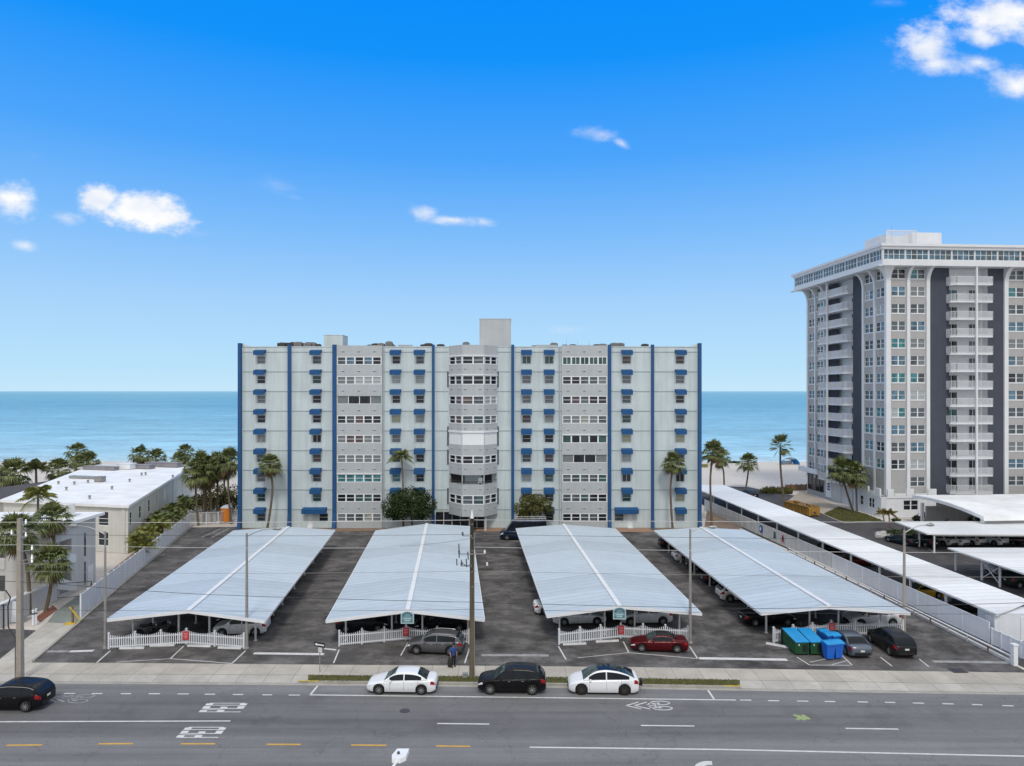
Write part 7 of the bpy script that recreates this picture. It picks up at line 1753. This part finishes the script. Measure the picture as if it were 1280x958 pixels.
# clear part of the sky: deep blue aloft, pale at the sea horizon, the physical sky mixed in
el = math_(t, 'MULTIPLY', Z_, 2.0, True)
blue = ramp(t, el, [(0., (.58, .83, 1.0)), (.06, (.50, .785, 1.0)), (.24, (.385, .665, 1.0)), (.42, (.22, .53, 1.0)), (.62, (.075, .39, 1.0)), (.85, (.004, .30, 1.0)), (1., (.0, .27, 1.0))])
nish = N(t, 'ShaderNodeVectorMath', operation='SCALE'); nish.inputs['Scale'].default_value = .055; t.links.new(sky.outputs[0], nish.inputs[0])
clear = mixc(t, .05, blue, nish.outputs[0])
# cloud patches in the open sky, laid out by bearing and height
yy = math_(t, 'MAXIMUM', Y_, .05); U = math_(t, 'DIVIDE', X_, yy); Vv = math_(t, 'DIVIDE', Z_, yy)
cb = t.nodes.new('ShaderNodeCombineXYZ'); t.links.new(U, cb.inputs[0]); t.links.new(Vv, cb.inputs[1])
mp = t.nodes.new('ShaderNodeMapping'); mp.inputs['Scale'].default_value = (1, 1.5, 1); t.links.new(cb.outputs[0], mp.inputs[0])
n1 = noise(t, mp.outputs[0], 19, 9, .66); n2 = noise(t, mp.outputs[0], 12, 3, .5)
nn = math_(t, 'MULTIPLY_ADD', n1, 2.4); nn.node.inputs[2].default_value = -1.15
n3 = math_(t, 'MULTIPLY_ADD', n2, 1.2); n3.node.inputs[2].default_value = -.6
nsum = math_(t, 'ADD', nn, n3)
mask = None
for px, py, rx, ry, rot, op, hard in ((172, 262, 60, 25, 8, 1., 2.6), (128, 250, 30, 18, 0, 1., 2.6), (205, 271, 30, 13, 8, 1., 2.6), (84, 274, 22, 10, 10, .75, 1.6), (16, 249, 34, 19, 6, .95, 1.7), (33, 308, 18, 7, 5, .7, 1.6), (532, 266, 20, 11, 10, .9, 1.9), (568, 275, 40, 8, 4, .9, 1.9), (742, 167, 30, 11, 4, .8, 1.5), (778, 180, 14, 6, 30, .7, 1.5),
                               (1155, 60, 42, 30, -8, .97, 2.0), (1170, 80, 56, 15, 5, .9, 1.6), (1225, 78, 34, 12, 6, .85, 1.5), (1250, 22, 62, 34, 6, .98, 2.0), (1225, 45, 36, 16, 10, .9, 1.8), (1268, 105, 36, 24, 12, .92, 1.6), (345, 230, 34, 12, 10, .35, 1.2), (370, 247, 14, 5, 10, .3, 1.2), (714, 412, 34, 8, 0, .55, 1.2), (1110, 3, 22, 6, 0, .3, 1.2), (250, 292, 20, 5, 0, .25, 1.2), (45, 195, 18, 7, 0, .2, 1.2)):
    u0, v0 = (px - CX) / F, (HY - py) / F; ca, sa = math.cos(R(-rot)), math.sin(R(-rot))
    m_ = t.nodes.new('ShaderNodeMapping'); m_.vector_type = 'TEXTURE'; m_.inputs['Location'].default_value = (u0, v0, 0); m_.inputs['Rotation'].default_value = (0, 0, R(-rot)); m_.inputs['Scale'].default_value = (rx / F, ry / F, 1)
    t.links.new(cb.outputs[0], m_.inputs[0]); ln = N(t, 'ShaderNodeVectorMath', operation='LENGTH'); t.links.new(m_.outputs[0], ln.inputs[0])
    d = math_(t, 'SUBTRACT', 1.22, ln.outputs['Value']); d = math_(t, 'ADD', d, nsum); d = math_(t, 'MULTIPLY', d, hard * .42, True); d = math_(t, 'MULTIPLY', d, op)
    mask = d if mask is None else math_(t, 'MAXIMUM', mask, d)
mask = math_(t, 'MULTIPLY', mask, math_(t, 'GREATER_THAN', Y_, .1))
sm = N(t, 'ShaderNodeMapRange', interpolation_type='SMOOTHSTEP'); t.links.new(mask, sm.inputs[0]); mask = sm.outputs[0]
shade = ramp(t, n2, [(.34, (.72, .80, .95)), (.60, (1.0, 1.0, 1.0))])
col = mixc(t, mask, clear, shade)
# the broad cloud deck that covers the sky overhead and behind the camera and softens the light
f1 = N(t, 'ShaderNodeMapRange', interpolation_type='SMOOTHSTEP'); f1.inputs[1].default_value = .50; f1.inputs[2].default_value = .68; t.links.new(Z_, f1.inputs[0])
f2 = N(t, 'ShaderNodeMapRange', interpolation_type='SMOOTHSTEP'); f2.inputs[1].default_value = -.30; f2.inputs[2].default_value = .25; t.links.new(math_(t, 'MULTIPLY', Y_, -1.), f2.inputs[0])
ff = math_(t, 'MAXIMUM', f1.outputs[0], f2.outputs[0])
dk = noise(t, tc.outputs['Generated'], 2.2, 6, .6); deck = ramp(t, dk, [(.3, (.50, .54, .60)), (.7, (1.12, 1.12, 1.12))])
col = mixc(t, ff, col, deck)
sc10 = N(t, 'ShaderNodeVectorMath', operation='SCALE'); sc10.inputs['Scale'].default_value = 10.; t.links.new(col, sc10.inputs[0])
t.links.new(sc10.outputs[0], bgn.inputs['Color'])
sl = bpy.data.lights.new('sun', 'SUN'); sl.energy = 1.5; sl.angle = R(11); sl.color = (1., .95, .88); so = bpy.data.objects.new('sun', sl); COL.objects.link(so)
sd_v = Vector((math.sin(SUN_AZ) * math.cos(SUN_EL), math.cos(SUN_AZ) * math.cos(SUN_EL), math.sin(SUN_EL)))
so.rotation_euler = sd_v.to_track_quat('Z', 'Y').to_euler()
cam = bpy.data.cameras.new('camera'); co = bpy.data.objects.new('camera', cam); COL.objects.link(co); SC.camera = co
co.location = (0, 0, H); co.rotation_euler = (R(90), 0, 0); cam.sensor_width = 36.; cam.lens = F / 1280 * 36.; cam.shift_y = (HY - 479) / 1280; cam.clip_start = .1; cam.clip_end = 90000
SC.view_settings.view_transform = 'Standard'; SC.view_settings.look = 'None'; SC.view_settings.exposure = 0; SC.view_settings.gamma = 1
SC.render.engine = 'CYCLES'; SC.cycles.use_denoising = True; SC.cycles.max_bounces = 6; SC.cycles.transparent_max_bounces = 8
